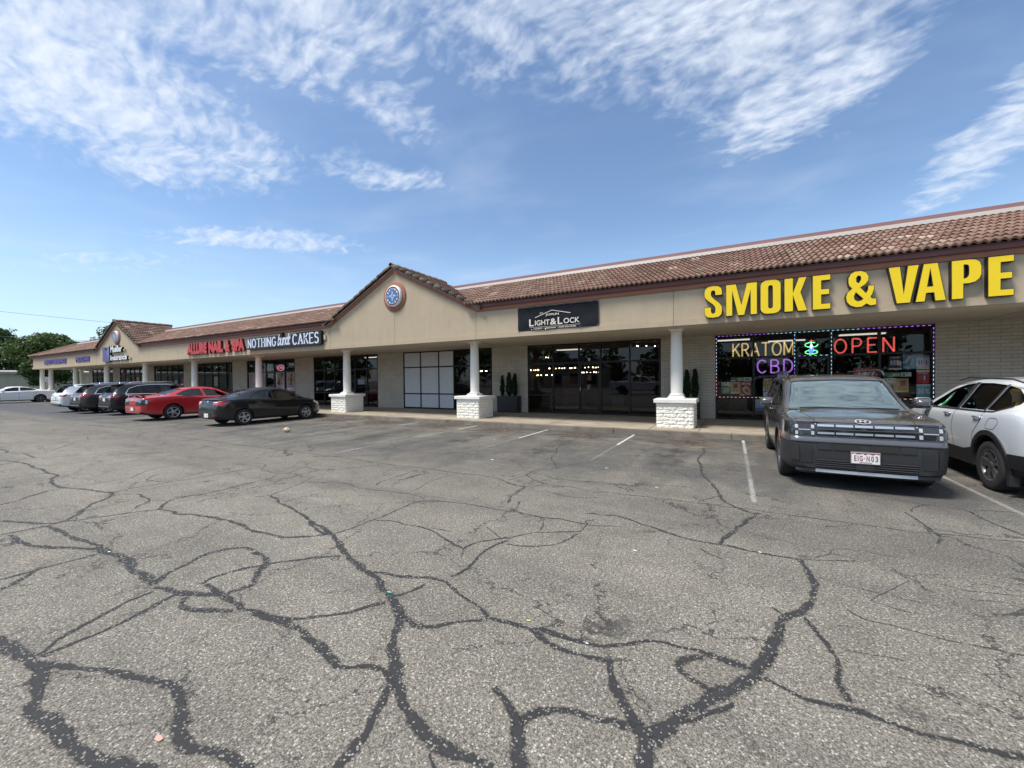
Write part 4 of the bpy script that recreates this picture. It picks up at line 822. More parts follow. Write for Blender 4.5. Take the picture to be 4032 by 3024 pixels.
# ------------------------------------------------------------------ signs on the fascia
def sign(name, label, loc, group=None):
    e = empty(name, loc); tag(e, label, 'sign', group); return e
def child_world(o, root):
    o.parent = root; o.matrix_parent_inverse = Matrix.Translation(-Vector(root.location)); return o
M_YEL = simple('yellow_acrylic', (.84, .60, .006), .4, var=.05, nscale=30); M_SBLK = simple('black_return', (.012, .011, .011), .5)
def rrect(x0, x1, y0, y1, r, n=6):
    P = []
    for cx, cy, a in ((x1-r[0], y1-r[1], 0), (x0+r[0], y1-r[1], 90), (x0+r[0], y0+r[1], 180), (x1-r[0], y0+r[1], 270)):
        P += [(cx+r[0]*math.cos(R_(a+90*i/n)), cy+r[1]*math.sin(R_(a+90*i/n))) for i in range(n+1)]
    return P
IMP = {
 'S': [[(1, .70), (.60, .70), (.60, .80), (.57, .845), (.5, .86), (.43, .845), (.40, .80), (.40, .73), (.45, .67), (.58, .59), (.86, .45), (.97, .36), (1, .28), (1, .17), (.95, .07), (.80, .0), (.5, -.02), (.2, .0), (.05, .07), (0, .17), (0, .34), (.40, .34), (.40, .20), (.43, .15), (.5, .13), (.57, .15), (.60, .20), (.60, .29), (.56, .35), (.46, .42), (.18, .55), (.04, .64), (0, .72), (0, .83), (.05, .93), (.2, 1.0), (.5, 1.02), (.8, 1.0), (.95, .93), (1, .83)]],
 'M': [[(0, 0), (.22, 0), (.22, .68), (.385, 0), (.60, 0), (.78, .68), (.78, 0), (1, 0), (1, 1), (.665, 1), (.50, .38), (.335, 1), (0, 1)]],
 'O': [rrect(0, 1, -.02, 1.02, (.36, .17)), rrect(.41, .59, .16, .84, (.085, .05))],
 'K': [[(0, 0), (.40, 0), (.40, .40), (.585, 0), (1, 0), (.72, .56), (.98, 1), (.62, 1), (.40, .62), (.40, 1), (0, 1)]],
 'E': [[(0, 0), (1, 0), (1, .17), (.51, .17), (.51, .42), (.94, .42), (.94, .59), (.51, .59), (.51, .83), (1, .83), (1, 1), (0, 1)]],
 'V': [[(0, 1), (.40, 1), (.51, .34), (.63, 1), (1, 1), (.72, 0), (.27, 0)]],
 'A': [[(0, 0), (.33, 0), (.375, .22), (.60, .22), (.635, 0), (1, 0), (.74, 1), (.27, 1)], [(.41, .40), (.57, .40), (.49, .78)]],
 'P': [[(0, 0), (.42, 0), (.42, .38), (.60, .38), (.80, .41), (.94, .49), (1, .60), (1, .80), (.95, .91), (.82, .98), (.62, 1), (0, 1)], [(.43, .53), (.50, .54), (.56, .59), (.57, .65), (.57, .78), (.55, .84), (.50, .86), (.43, .86)]],
 '&': [[(.08, .70), (.08, .82), (.16, .94), (.30, 1.0), (.52, 1.0), (.68, .94), (.76, .83), (.75, .71), (.66, .61), (.50, .53), (.66, .38), (.71, .46), (.72, .57), (.93, .57), (.93, .46), (.88, .34), (.82, .25), (.86, .21), (1.0, .20), (1.0, .02), (.80, .0), (.68, .06), (.52, -.02), (.34, -.02), (.15, .04), (.03, .15), (.0, .30), (.05, .42), (.20, .52), (.11, .60)],
       [(.37, .70), (.36, .80), (.41, .86), (.48, .84), (.49, .76), (.43, .67)], [(.34, .39), (.29, .30), (.31, .21), (.40, .16), (.51, .18), (.56, .21)]],
}
SV = sign('channel_letter_sign', 'huge yellow SMOKE & VAPE channel letters with black sides on the fascia', (2.1, 11.9, 3.15))
for ch, x0, x1 in [('S', -.64, -.21), ('M', -.13, .57), ('O', .63, 1.07), ('K', 1.13, 1.60), ('E', 1.69, 2.04), ('&', 2.31, 2.86), ('V', 3.05, 3.56), ('A', 3.49, 3.98), ('P', 4.05, 4.50), ('E', 4.58, 4.95)]:
    z0, z1 = 3.17, 3.985
    lp = [[(x0+p[0]*(x1-x0), z0+p[1]*(z1-z0)) for p in l] for l in IMP[ch]]
    me = curve_mesh(lp, .125, .0); me.transform(Matrix.Translation((0, 11.925, 0)) @ FACE); me.materials.append(M_SBLK)
    L = link('letter', me); child_world(L, SV)
    mf = curve_mesh(lp, .006, -.011); mf.transform(Matrix.Translation((0, 11.860, 0)) @ FACE); mf.materials.append(M_YEL)
    f = link('letter_face', mf); f.parent = L

M_REDA = simple('red_acrylic', (.50, .045, .045), .45, var=.08, nscale=10); M_REDR = simple('dark_red_return', (.035, .006, .006), .5)
def bold_word(root, body, x0, x1, z0, z1, mface, mret, depth=.11, off=.035, yb=12.0, shear=0.0, fo=0.0, spacing=1.0):
    a = fit_text('word', body, x0, x1, z0, z1, yb-depth/2-.01, mret, None, depth=depth, offset=off, shear=shear, spacing=spacing); child_world(a, root)
    f = fit_text('word_face', body, x0+.008, x1-.008, z0+.008, z1-.008, yb-depth-.014, mface, None, depth=.004, offset=off-fo, shear=shear, spacing=spacing); f.parent = a
    return a
NS = sign('channel_letter_sign', 'red ALLURE NAIL & SPA channel letters on the fascia', (-25.8, 11.9, 3.2))
for w, a, c in (('ALLURE', -28.98, -26.62), ('NAIL', -26.43, -24.86), ('&', -24.66, -24.12), ('SPA', -23.92, -22.70)): bold_word(NS, w, a, c, 3.25, 3.92, M_REDA, M_REDR, off=.075)
# white serif letters on a black contour box
def serif_word(root, body, x0, x1, z0, z1, sw, mat, y, name='letter'):
    adv = [STR[c][0] for c in body]; gap = .34; W = sum(adv)+gap*(len(body)-1); kx = (x1-x0)/W; kz = z1-z0; cx = x0
    for c, w in zip(body, adv):
        loops = []; b = MB(); r = sw/2
        for pl in STR[c][1]:
            pts = [(cx+p[0]*kx, z0+p[1]*kz) for p in pl]
            for i, (a, d) in enumerate(zip(pts, pts[1:])):
                va = Vector((d[0]-a[0], d[1]-a[1])); 
                if va.length < 1e-6: continue
                va.normalize(); th = r*(.55+.45*abs(va.y)); n_ = Vector((-va.y, va.x))*th; ex = va*r*.35
                q = [(a[0]-ex.x+n_.x, a[1]-ex.y+n_.y), (a[0]-ex.x-n_.x, a[1]-ex.y-n_.y), (d[0]+ex.x-n_.x, d[1]+ex.y-n_.y), (d[0]+ex.x+n_.x, d[1]+ex.y+n_.y)]
                b.face([(p[0], y-.0003*i, p[1]) for p in q])
            if c not in 'OGCS':
                for e in (pts[0], pts[-1]):
                    if abs(e[1]-z0) < .02*kz or abs(e[1]-z1) < .02*kz:
                        s_ = 1 if e[1] < (z0+z1)/2 else -1
                        b.face([(e[0]-sw*.95, y-.0055, e[1]-s_*.0), (e[0]+sw*.95, y-.0055, e[1]), (e[0]+sw*.95, y-.0055, e[1]+s_*r*.7), (e[0]-sw*.95, y-.0055, e[1]+s_*r*.7)])
        o = b.build(name, mat, None, normals=False, weld=False); child_world(o, root); cx += (w+gap)*kx
M_CAKEW = simple('white_blue_acrylic', (.66, .72, .88), .4, var=.06)
CS = sign('channel_letter_sign', 'white NOTHING bundt CAKES lettering on a black contour box on the fascia', (-19.4, 11.9, 3.3))
b = MB()
b.prism([(-22.42, 3.28), (-16.46, 3.27), (-16.38, 3.33), (-16.38, 3.86), (-16.46, 3.92), (-18.2, 3.90), (-18.4, 3.84), (-18.62, 3.84), (-18.66, 3.62), (-19.28, 3.62), (-19.34, 3.98), (-19.60, 3.98), (-19.70, 3.86), (-22.42, 3.86)], 'y', 11.845, 11.99)
child_world(b.build('sign_box', M_SBLK), CS)
serif_word(CS, 'NOTHING', -22.27, -19.84, 3.37, 3.80, .085, M_CAKEW, 11.838); serif_word(CS, 'CAKES', -18.44, -16.55, 3.36, 3.83, .09, M_CAKEW, 11.838)
t = fit_text('script_word', 'bundt', -19.68, -18.62, 3.36, 3.92, 11.835, M_CAKEW, None, offset=.012, shear=.35, spacing=.82); child_world(t, CS)
b = MB(); b.box(-19.30, -18.62, 11.90, 11.96, 3.60, 3.64); child_world(b.build('crossbar', M_CAKEW), CS)
b = MB(); b.box(-16.33, -16.20, 11.94, 11.998, 3.48, 3.70); b.tube([(-16.30, 11.97, 3.70), (-16.30, 11.97, 3.90), (-16.37, 11.96, 3.92)], .014, 6); child_world(b.build('junction_box', simple('beige_box', (.50, .45, .35), .6)), CS)
M_PUR = simple('purple_face', (.075, .06, .21), .4, var=.15); M_PURL = simple('lilac_face', (.16, .15, .38), .4, var=.1); M_LETW = simple('white_acrylic', (.80, .83, .84), .4, var=.03)
MS = sign('channel_letter_sign', 'purple folded M emblem with white two-line insurance lettering on the left gable', (-40, 11.9, 3.2))
mo = [(-42.10, 4.30), (-41.72, 4.30), (-41.30, 3.98), (-41.0, 4.32), (-40.74, 4.36), (-40.74, 3.26), (-40.85, 3.20), (-41.95, 3.20), (-42.04, 3.30)]
b = MB(); b.prism(mo, 'y', 11.84, 11.99, M_SBLK); b.face([(x*.996-.165, 11.837, z*.99+.035) for x, z in mo], M_PUR); b.face([(-41.28, 11.834, 3.94), (-41.0, 11.834, 4.27), (-40.82, 11.834, 4.31), (-40.82, 11.834, 3.50), (-41.05, 11.834, 3.62)], M_PURL)
child_world(b.build('emblem', normals=False, weld=False), MS)
bold_word(MS, 'Mueller', -40.62, -38.55, 3.86, 4.36, M_LETW, M_SBLK, off=.03, depth=.12); bold_word(MS, 'Insurance', -40.66, -37.72, 3.27, 3.68, M_LETW, M_SBLK, off=.03, depth=.12)
b = MB(); b.box(-38.40, -38.2, 11.9, 11.998, 3.93, 4.03); b.box(-37.52, -37.28, 11.9, 11.998, 3.30, 3.42); child_world(b.build('junction_box', MATS['beige_box']), MS)
M_VIO = simple('violet_letters', (.075, .05, .24), .5, var=.2)
HS = sign('channel_letter_sign', 'flat violet HEALTH INSURANCE lettering near the far left end of the fascia', (-53.7, 11.97, 3.3))
t = fit_text('word', 'HEALTH INSURANCE', -56.65, -50.75, 3.40, 3.80, 11.97, M_VIO, None, depth=.05, offset=.07); child_world(t, HS)
ME = sign('channel_letter_sign', 'flat violet MEDICARE lettering on the fascia left of the purple emblem', (-46.8, 11.97, 3.3))
t = fit_text('word', 'MEDICARE', -48.33, -45.28, 3.40, 3.79, 11.97, M_VIO, None, depth=.05, offset=.07); child_world(t, ME)
# banner
M_BAN = simple('navy_banner', (.011, .013, .019), .75, spec=.2, var=.2); M_CREAM = simple('cream_print', (.72, .68, .58), .5)
BS = sign('banner', 'dark navy vinyl banner with cream house-roof logo and lettering tied to the fascia', (-4.92, 11.98, 3.19)); BS['category'] = 'banner'
bm = bmesh.new(); nx, nz = 60, 20; G = []
for k_ in range(nz+1):
    row = []
    for i in range(nx+1):
        u, v = i/nx, k_/nz; x = -6.30+2.76*u; z = 3.195+.775*v
        wv = .010*math.sin(u*26+v*5)*(v)*(1-v)*2.4+.008*math.sin(u*60+v*22)*(v > .6)*(v-.6)*2+.008*math.sin((u-v*.6)*14)*(1-v)
        sag = -.010*abs(math.sin(u*math.pi*5))*(v > .98)
        row.append(bm.verts.new((x, 11.955+wv, z+sag)))
    G.append(row)
for k_ in range(nz):
    for i in range(nx): f = bm.faces.new((G[k_][i], G[k_][i+1], G[k_+1][i+1], G[k_+1][i])); f.smooth = True
me = bpy.data.meshes.new('cloth'); bm.to_mesh(me); bm.free(); me.materials.append(M_BAN); child_world(link('cloth', me), BS)
yb_ = 11.936
for body, x0, x1, z0, z1, of in (('JOPLIN', -5.28, -4.82, 3.615, 3.70, .02), ('L', -5.87, -5.70, 3.33, 3.56, .015), ('IGHT', -5.66, -5.14, 3.34, 3.51, .015), ('&', -5.12, -4.90, 3.33, 3.53, .015), ('L', -4.86, -4.70, 3.33, 3.56, .015), ('OCK', -4.66, -4.13, 3.34, 3.51, .015), ('CLOSETS', -5.71, -5.41, 3.215, 3.262, .02), ('\u2022', -5.37, -5.35, 3.23, 3.25, .02), ('HARDWARE', -5.31, -4.93, 3.215, 3.262, .02), ('\u2022', -4.89, -4.87, 3.23, 3.25, .02), ('HOME SOLUTIONS', -4.83, -4.25, 3.215, 3.262, .02)):
    child_world(fit_text('lettering', body, x0, x1, z0, z1, yb_, M_CREAM, None, depth=.002, offset=of), BS)
b = MB(); b.box(-5.86, -4.10, yb_-.001, yb_+.001, 3.285, 3.293)
for A, B_ in (((-5.66, 3.60), (-5.06, 3.80)), ((-5.06, 3.80), (-4.43, 3.66))):
    d = Vector((B_[0]-A[0], 0, B_[1]-A[1])).normalized(); n_ = Vector((-d.z, 0, d.x))*.010
    b.face([(A[0]-n_.x, yb_, A[1]-n_.z), (B_[0]-n_.x, yb_, B_[1]-n_.z), (B_[0]+n_.x, yb_, B_[1]+n_.z), (A[0]+n_.x, yb_, A[1]+n_.z)])
for q in ((-5.47, -5.46, 3.665, 3.74), (-5.39, -5.38, 3.69, 3.75), (-5.48, -5.37, 3.738, 3.750)): b.box(q[0], q[1], yb_-.001, yb_+.001, q[2], q[3])
child_world(b.build('logo', M_CREAM, weld=False), BS)
b = MB()
for i in range(6): b.lathe([(0, 11.925), (.014, 11.930), (.014, 11.94)], (-6.28+.544*i, 0, 3.955-.004*(i % 2)), 'y', 10)
for x in (-6.28, -5.78, -5.3, -4.12, -3.56): b.lathe([(0, 11.925), (.014, 11.930), (.014, 11.94)], (x, 0, 3.215), 'y', 10)
child_world(b.build('grommets', M_CHROME, weld=False), BS)

# ------------------------------------------------------------------ lit LED signs behind the glass
YL = 15.625
def led_sign(body, label, xs, z0, z1, mat, rows=3, dot=.0055, gap=.019):
    root = empty('led_sign', ((xs[0][0]+xs[-1][1])/2, YL, z0)); tag(root, label, 'sign')
    for ch, (a, c) in zip(body, xs):
        b = MB(); w = STR[ch][0] or 1; k = (c-a)/w
        for pl in STR[ch][1]:
            pts = [(a+p[0]*k, z0+p[1]*(z1-z0)) for p in pl]
            for p, t in resample(pts, gap):
                nn = Vector((-t.y, t.x))
                for r in range(rows):
                    q = p+nn*((r-(rows-1)/2)*gap*.8); b.box(q.x-dot, q.x+dot, YL-.006, YL, q.y-dot, q.y+dot)
        child_world(b.build('led_letter', mat, weld=False, normals=False), root)
def spread(x0, x1, body, g=.28):
    adv = [STR[c][0] for c in body]; W = sum(adv)+g*(len(body)-1); k = (x1-x0)/W; out = []; c = x0
    for w in adv: out.append((c, c+w*k)); c += (w+g)*k
    return out
M_LY = mat_emit('led_warm', (1.0, .72, .28), .55); M_LP = mat_emit('led_purple', (.52, .20, 1.0), .65); M_LR = mat_emit('led_red', (1.0, .14, .12), .65)
led_sign('KRATOM', 'warm yellow dotted LED letters KRATOM in the upper shop window', spread(.04, 1.73, 'KRATOM'), 2.29, 2.71, M_LY)
led_sign('CBD', 'purple dotted LED letters CBD under the yellow LED word', spread(.75, 1.71, 'CBD', .4), 1.72, 2.14, M_LP)
led_sign('OPEN', 'large red dotted LED letters OPEN in the upper shop window', spread(2.78, 4.15, 'OPEN', .42), 2.29, 2.71, M_LR)
HK = empty('led_sign', (2.2, YL, 2.25)); tag(HK, 'small green, blue and red LED hookah figure above the shop door', 'sign')
def dots(name, pts, mat, root, dot=.009, step=.024, y=YL):
    b = MB()
    for p, t in resample(pts, step): b.box(p.x-dot, p.x+dot, y-.006, y, p.y-dot, p.y+dot)
    return child_world(b.build(name, mat, weld=False, normals=False), root)
M_LG = mat_emit('led_green', (.12, 1.0, .30), 2.0); M_LB = mat_emit('led_blue', (.06, .12, 1.0), 3.0); M_LW = mat_emit('led_white', (.85, .9, 1.0), 2.0); M_LC = mat_emit('led_cyan', (.30, .75, 1.0), 1.2)
dots('hose', arc(2.20, 2.58, .16, .075, 60, 400, 20)[:-2], M_LG, HK); dots('hose', arc(2.20, 2.35, .16, .06, 120, 430, 20), M_LG, HK)
for r in (.015, .04, .065): dots('bowl', ell(2.20, 2.40, r, r*1.1, 0, 16)+[(2.20+r, 2.40)], M_LB, HK)
dots('stem', [(2.20, 2.46), (2.20, 2.66)], M_LW, HK); dots('stem', arc(2.20, 2.55, .025, .03, 0, 360, 8), M_LW, HK); dots('coal', [(2.15, 2.70), (2.26, 2.70)], M_LR, HK); dots('coal', [(2.20, 2.70), (2.20, 2.74)], M_LR, HK)
LS = empty('led_strip', (2.2, 15.54, .9)); tag(LS, 'blinking purple and blue LED strip light outlining the whole smoke shop window', 'strip light')
M_LPK = mat_emit('led_pink', (1.0, .45, .45), .9); M_LV = mat_emit('led_violet', (.45, .16, .95), 1.2); M_LIW = mat_emit('led_ice', (.62, .70, 1.0), 1.2)
def led_run(A, B_, fn, step=.118):
    groups = {}; P0, P1 = Vector(A), Vector(B_); L = (P1-P0).length; n = int(L/step); t = (P1-P0).normalized()
    for i in range(n):
        c = P0+t*((i+.5)*L/n); m = fn((i+.5)/n); groups.setdefault(m.name, []).append(c)
    for nm, cs in groups.items():
        b = MB()
        for c in cs:
            for k_ in (-1, 0, 1):
                q = c+t*(k_*.019); b.box(q.x-.005, q.x+.005, 15.545, 15.555, q.y-.005, q.y+.005)
        child_world(b.build('led_segment', MATS[nm], weld=False, normals=False), LS)
led_run((-.44, 2.99), (4.94, 2.99), lambda u: M_LV if u < .27 or u > .72 else M_LC); led_run((-.465, .92), (-.465, 2.96), lambda u: M_LPK if u < .35 else M_LIW)
led_run((4.965, .92), (4.965, 2.96), lambda u: M_LV if u > .6 else M_LIW); led_run((1.76, .92), (1.76, 2.96), lambda u: M_LP if u < .5 else M_LC); led_run((2.69, .92), (2.69, 2.96), lambda u: M_LC)
led_run((1.82, 2.24), (2.64, 2.24), lambda u: M_LV if u < .3 else M_LC); led_run((-.42, .905), (1.72, .905), lambda u: M_LPK if u < .55 else M_LG); led_run((2.74, .905), (4.92, .905), lambda u: M_LPK)

# ------------------------------------------------------------------ posters
def C(name, c): return simple('print_'+name, c, .5, var=.05)
PW, PK, PR, PY_, PG, PBL = C('white', (.75, .75, .73)), C('black', (.02, .02, .025)), C('red', (.36, .03, .035)), C('yellow', (.75, .62, .16)), C('green', (.07, .26, .14)), C('blue', (.10, .24, .45))
PCY, PLB, POR, PBR, PMV, PPK, PTAN, PMA = C('cyan', (.15, .45, .60)), C('paleblue', (.42, .58, .80)), C('orange', (.55, .25, .10)), C('brown', (.16, .07, .05)), C('mauve', (.60, .46, .64)), C('pink', (.80, .60, .66)), C('tan', (.58, .45, .30)), C('maroon', (.25, .06, .08))
def poster(label, x0, x1, z0, z1, base, shapes=(), words=(), y=15.64, group=None, name='poster', cat='poster'):
    root = boxobj(name, x0, x1, y, y+.004, z0, z1, base); tag(root, label, cat, group)
    W, H = x1-x0, z1-z0
    for i, (m, poly) in enumerate(shapes):
        b = MB(); yy = y-.001-.0005*i
        if isinstance(poly[0], (int, float)): poly = [(poly[0], poly[1]), (poly[2], poly[1]), (poly[2], poly[3]), (poly[0], poly[3])]
        b.face([(x0+W*p[0], yy, z0+H*p[1]) for p in poly]); b.build('graphic', m, root, normals=False)
    for (m, s, a, b0, c, d) in words: fit_text('lettering', s, x0+W*a, x0+W*c, z0+H*b0, z0+H*d, y-.001-.0005*(len(shapes)+1), m, root, depth=.0006, offset=.03)
    return root
poster('green and white price strip above the three cigarette posters', -.03, .58, 1.44, 1.58, PG, [(PW, (.62, .05, 1, .95)), (PTAN, [(.36, .1), (.58, .1), (.54, .9), (.32, .8)]), (PW, (0, .05, .22, .35))], [(PK, '3445', .66, .2, .92, .8)])
poster('white and green price poster with a big 2, leftmost of the lower window row', -.31, -.03, 1.02, 1.42, PG, [(PW, (0, .68, 1, 1)), (PYL_ := PY_, [(.7, .6), (.98, .6), (.98, .9), (.7, .9)]), (PTAN, [(.1, .05), (.75, .12), (.9, .5), (.3, .5)]), (PCY, [(.2, .2), (.55, .22), (.6, .42), (.25, .42)])], [(PK, '2', .08, .71, .28, .96), (PK, '79', .38, .82, .56, .95)])
poster('olive and orange carton poster between the green poster and the red one', -.03, .25, 1.02, 1.42, PTAN, [(PY_, (.0, .05, 1, .35)), (POR, [(.25, .35), (.85, .45), (.8, .95), (.2, .9)]), (PBR, [(.35, .5), (.72, .55), (.68, .85), (.33, .8)]), (PW, (0, 0, .45, .12))], [(PR, 'LOW PRICE', .08, .18, .92, .34)])
poster('red DECADE cigarette poster with a tilted pack', .25, .58, .96, 1.42, PR, [(PTAN, [(.15, .5), (.45, .1), (.95, .05), (.75, .6), (.45, .75)]), (PMA, [(.3, .5), (.5, .25), (.8, .2), (.65, .5)]), (PW, (0, .02, .3, .1))], [(PW, 'DECADE', .12, .80, .88, .95)])
poster('yellow and white 27.99 day or night price poster behind the grey car', .91, 1.17, .94, 1.54, PW, [(PR, (0, .82, 1, 1)), (PY_, (0, .52, 1, .82))], [(PW, '24/7', .05, .85, .95, .98), (PK, 'DAY OR', .05, .70, .85, .79), (PK, 'NIGHT', .05, .56, .8, .67), (PK, '27', .12, .24, .6, .50), (PK, '99', .66, .36, .95, .50)])
poster('red and cream box poster partly hidden by the grey car roof', 1.18, 1.44, 1.04, 1.52, POR, [(PY_, (.1, .5, .9, .85)), (PR, (.1, .85, .9, 1)), (PW, [(.2, .5), (.8, .55), (.75, .75), (.25, .7)])])
poster('small cyan strip poster under the purple LED letters', 1.30, 1.56, 1.57, 1.70, PCY, [], [(PW, 'juul juul', .08, .25, .92, .8)])
poster('blue device poster in the bottom window pane beside the grey car', .68, .98, .45, .85, PLB, [(PBL, (0, .0, 1, .3)), (PCY, (.1, .35, .9, .65)), (PW, (.2, .4, .32, .62)), (PMV, (.45, .4, .58, .62)), (PW, (.68, .4, .8, .62))], [])
poster('second blue device poster touching the bottom pane poster', .99, 1.22, .45, .85, PBL, [(PLB, (.1, .3, .9, .7)), (PW, (.2, .35, .4, .65))])
poster('big red 24/7 window poster above the grey car roof', 3.24, 3.80, 1.40, 1.83, PR, [(PTAN, (.5, 0, 1, .18))], [(PW, '24/7', .10, .38, .93, .86)])
poster('black device poster with white bottom strip, left of two blue ones', 4.04, 4.33, 1.76, 2.16, PK, [(PW, (0, 0, 1, .1)), (PMV, (.12, .32, .30, .66)), (PLB, (.36, .32, .52, .70)), (PPK, (.58, .32, .76, .70)), (PMV, (.80, .32, .92, .62))], [(PW, 'POWER', .15, .82, .85, .93)])
poster('dark blue poster showing one black capsule device', 4.35, 4.62, 1.77, 2.16, PBL, [(PCY, ell(.5, .55, .36, .3, 0, 14)), (PK, ell(.52, .55, .13, .26, -.4, 14)), (PLB, (.05, .1, .4, .2))])
poster('pale blue poster with a row of pink devices at the right window edge', 4.63, 4.91, 1.76, 2.16, PLB, [(PBL, (0, .82, 1, 1)), (PPK, (0, .2, 1, .45)), (PK, (.18, .32, .28, .62)), (PMA, (.36, .32, .46, .62)), (PMV, (.54, .32, .64, .62)), (PR, (.72, .32, .82, .62)), (PW, (0, 0, 1, .12))])
poster('green price strip with 3.12 at the right of the smoke shop window', 3.91, 4.53, 1.55, 1.68, PG, [(PW, (.65, .05, 1, .95)), (PTAN, [(.38, .1), (.62, .2), (.58, .9), (.34, .7)])], [(PK, '3', .68, .15, .78, .88), (PK, '12', .82, .5, .90, .9)])
poster('white and tan price poster with a big 2 right of the grey car roof', 3.92, 4.20, 1.11, 1.51, PTAN, [(PW, (0, .66, 1, 1)), (PY_, ell(.85, .82, .18, .12, 0, 12)), (PG, [(.1, .1), (.8, .15), (.8, .5), (.2, .5)])], [(PK, '2', .10, .70, .28, .96), (PK, '79', .40, .80, .56, .94)])
poster('golden low price poster with a maroon carton', 4.20, 4.47, 1.10, 1.50, PTAN, [(PY_, (0, .05, 1, .32)), (POR, [(.28, .32), (.9, .42), (.85, .96), (.25, .9)]), (PBR, [(.38, .5), (.78, .56), (.74, .86), (.36, .8)]), (PW, (0, 0, .4, .1))], [(PR, 'LOW PRICE', .1, .16, .92, .30)])
poster('bright red poster with white top strip and coloured devices', 4.64, 4.91, 1.35, 1.74, C('brightred', (.60, .035, .05)), [(PW, (0, .84, 1, 1)), (PG, [(.2, .3), (.3, .25), (.34, .55), (.26, .6)]), (PBL, [(.42, .25), (.52, .25), (.52, .58), (.42, .58)]), (PW, [(.58, .25), (.68, .27), (.66, .6), (.56, .58)]), (PMA, [(.74, .3), (.84, .34), (.78, .6), (.7, .56)])], [(PW, 'Off-Stamp', .1, .70, .9, .80)])
poster('cyan 35% poster at the lower right of the smoke shop window', 4.64, 4.93, .94, 1.33, PCY, [(PW, (0, .88, 1, 1)), (PBL, [(.5, .2), (.75, .3), (.7, .75), (.45, .65)])], [(PW, '35%', .08, .30, .95, .68)])
# nail salon graphics
SG = 'tall mauve salon posters'
poster('mauve salon window poster with pale roses, leftmost of the salon window', -29.40, -28.50, .95, 2.19, PPK, [(PMV, [(.1, .1), (.6, .2), (.5, .55), (.05, .5)]), (PTAN, [(.1, .5), (.45, .75), (.6, .98), (.2, .95)]), (PW, [(.35, 0), (1, 0), (1, .35), (.7, .3)]), (PMA, ell(.35, .62, .06, .04))], group=SG)
poster('mauve salon window poster seen just right of the white column', -28.38, -27.30, .95, 2.19, PMV, [(PPK, [(.1, .1), (.6, 0), (.7, .5), (.3, .7)]), (PW, [(.0, .5), (.2, .45), (.25, .6), (.05, .7)]), (PTAN, [(.6, .2), (.9, .2), (.85, .5), (.6, .45)])], group=SG)
poster('pink salon window poster with crossed hands right of the salon door', -26.24, -25.22, .95, 2.19, PPK, [(PMA, [(.1, .4), (.4, .3), (.8, .95), (.55, .98)]), (PTAN, [(.5, .3), (.75, .35), (.5, .9), (.3, .95)]), (PMV, [(.75, .0), (1, .0), (1, .6), (.8, .5)]), (PLB, ell(.38, .12, .32, .16)), (PW, ell(.8, .25, .06, .08))], group=SG)
poster('mauve salon window poster with a brown round picture at the right end', -25.10, -24.12, .95, 2.19, PMV, [(PPK, (0, .3, 1, 1)), (PTAN, ell(.5, .55, .40, .26)), (PBR, [(.35, .35), (.6, .35), (.62, .62), (.45, .72), (.38, .55)]), (PMA, ell(.55, .84, .10, .09)), (PMV, (.15, .10, .85, .16)), (PPK, (.1, .02, .9, .07))], group=SG)
t = fit_text('suite_number', 'SUITE 5', -27.13, -26.42, 2.35, 2.51, 15.60, PW, None, depth=.001, offset=.02); tag(t, 'white SUITE 5 lettering over the salon door', 'lettering')
t = fit_text('suite_number', '8', -5.06, -4.96, 2.29, 2.41, 15.59, PW, None, depth=.001, offset=.02); tag(t, 'white number 8 over the lighting shop door', 'lettering')
ON = empty('neon_sign', (-25.7, 15.63, 2.28)); tag(ON, 'small oval OPEN neon sign with white rim in the salon window', 'sign')
b = MB(); b.tube([(p[0], 15.63, p[1]) for p in ell(-25.68, 2.48, .37, .18, 0, 24)]+[(-25.31, 15.63, 2.48)], .018, 6); child_world(b.build('rim', mat_emit('neon_rim', (.5, .55, 1.0), .35)), ON)
child_world(fit_text('letters', 'OPEN', -25.95, -25.42, 2.39, 2.57, 15.63, mat_emit('neon_red', (1, .12, .05), .7), None, offset=.0), ON)
# papers on doors
poster('small framed notice on the lighting shop door', -5.12, -4.94, 1.50, 1.75, PK, [(PBR, (.08, .06, .92, .94))], [], 15.635, None, 'notice', 'notice')
poster('torn white paper low on the lighting shop door', -5.12, -4.98, 1.14, 1.34, C('grey', (.22, .22, .22)), [(PK, [(.45, 0), (1, 0), (1, .8)])], [], 15.635, None, 'notice', 'notice')
for l_, x, z, w, h, m in (('white tag on the left pane of the cake shop', -22.12, 1.02, .11, .20, PW), ('white tag near the middle of the cake shop glass', -17.72, 1.66, .11, .20, PW), ('small blue accessible sticker on the cake shop door', -18.78, .96, .17, .17, PBL), ('pale drawing taped inside the cake shop window', -18.5, 1.38, .52, .28, PLB), ('orange cup-shaped sign inside the cake shop', -17.55, 1.92, .30, .22, POR),
                          ('red poster in the third shop window from the left', -39.15, 1.15, .55, .8, PR), ('pale poster beside the red one in the third shop window', -40.35, 1.2, .5, .6, PLB), ('pale grey sheet inside the window left of the salon', -34.1, 1.3, .6, .7, C('grey2', (.4, .4, .4))), ('reddish display in the second far shop window', -48.6, 1.2, .7, .9, PR), ('yellow display sheet in the second far shop window', -47.7, 1.4, .5, .7, PY_)):
    poster(l_, x, x+w, z, z+h, m, [], [], 15.66, None, 'notice' if w < .3 else 'poster', 'notice' if w < .3 else 'poster')
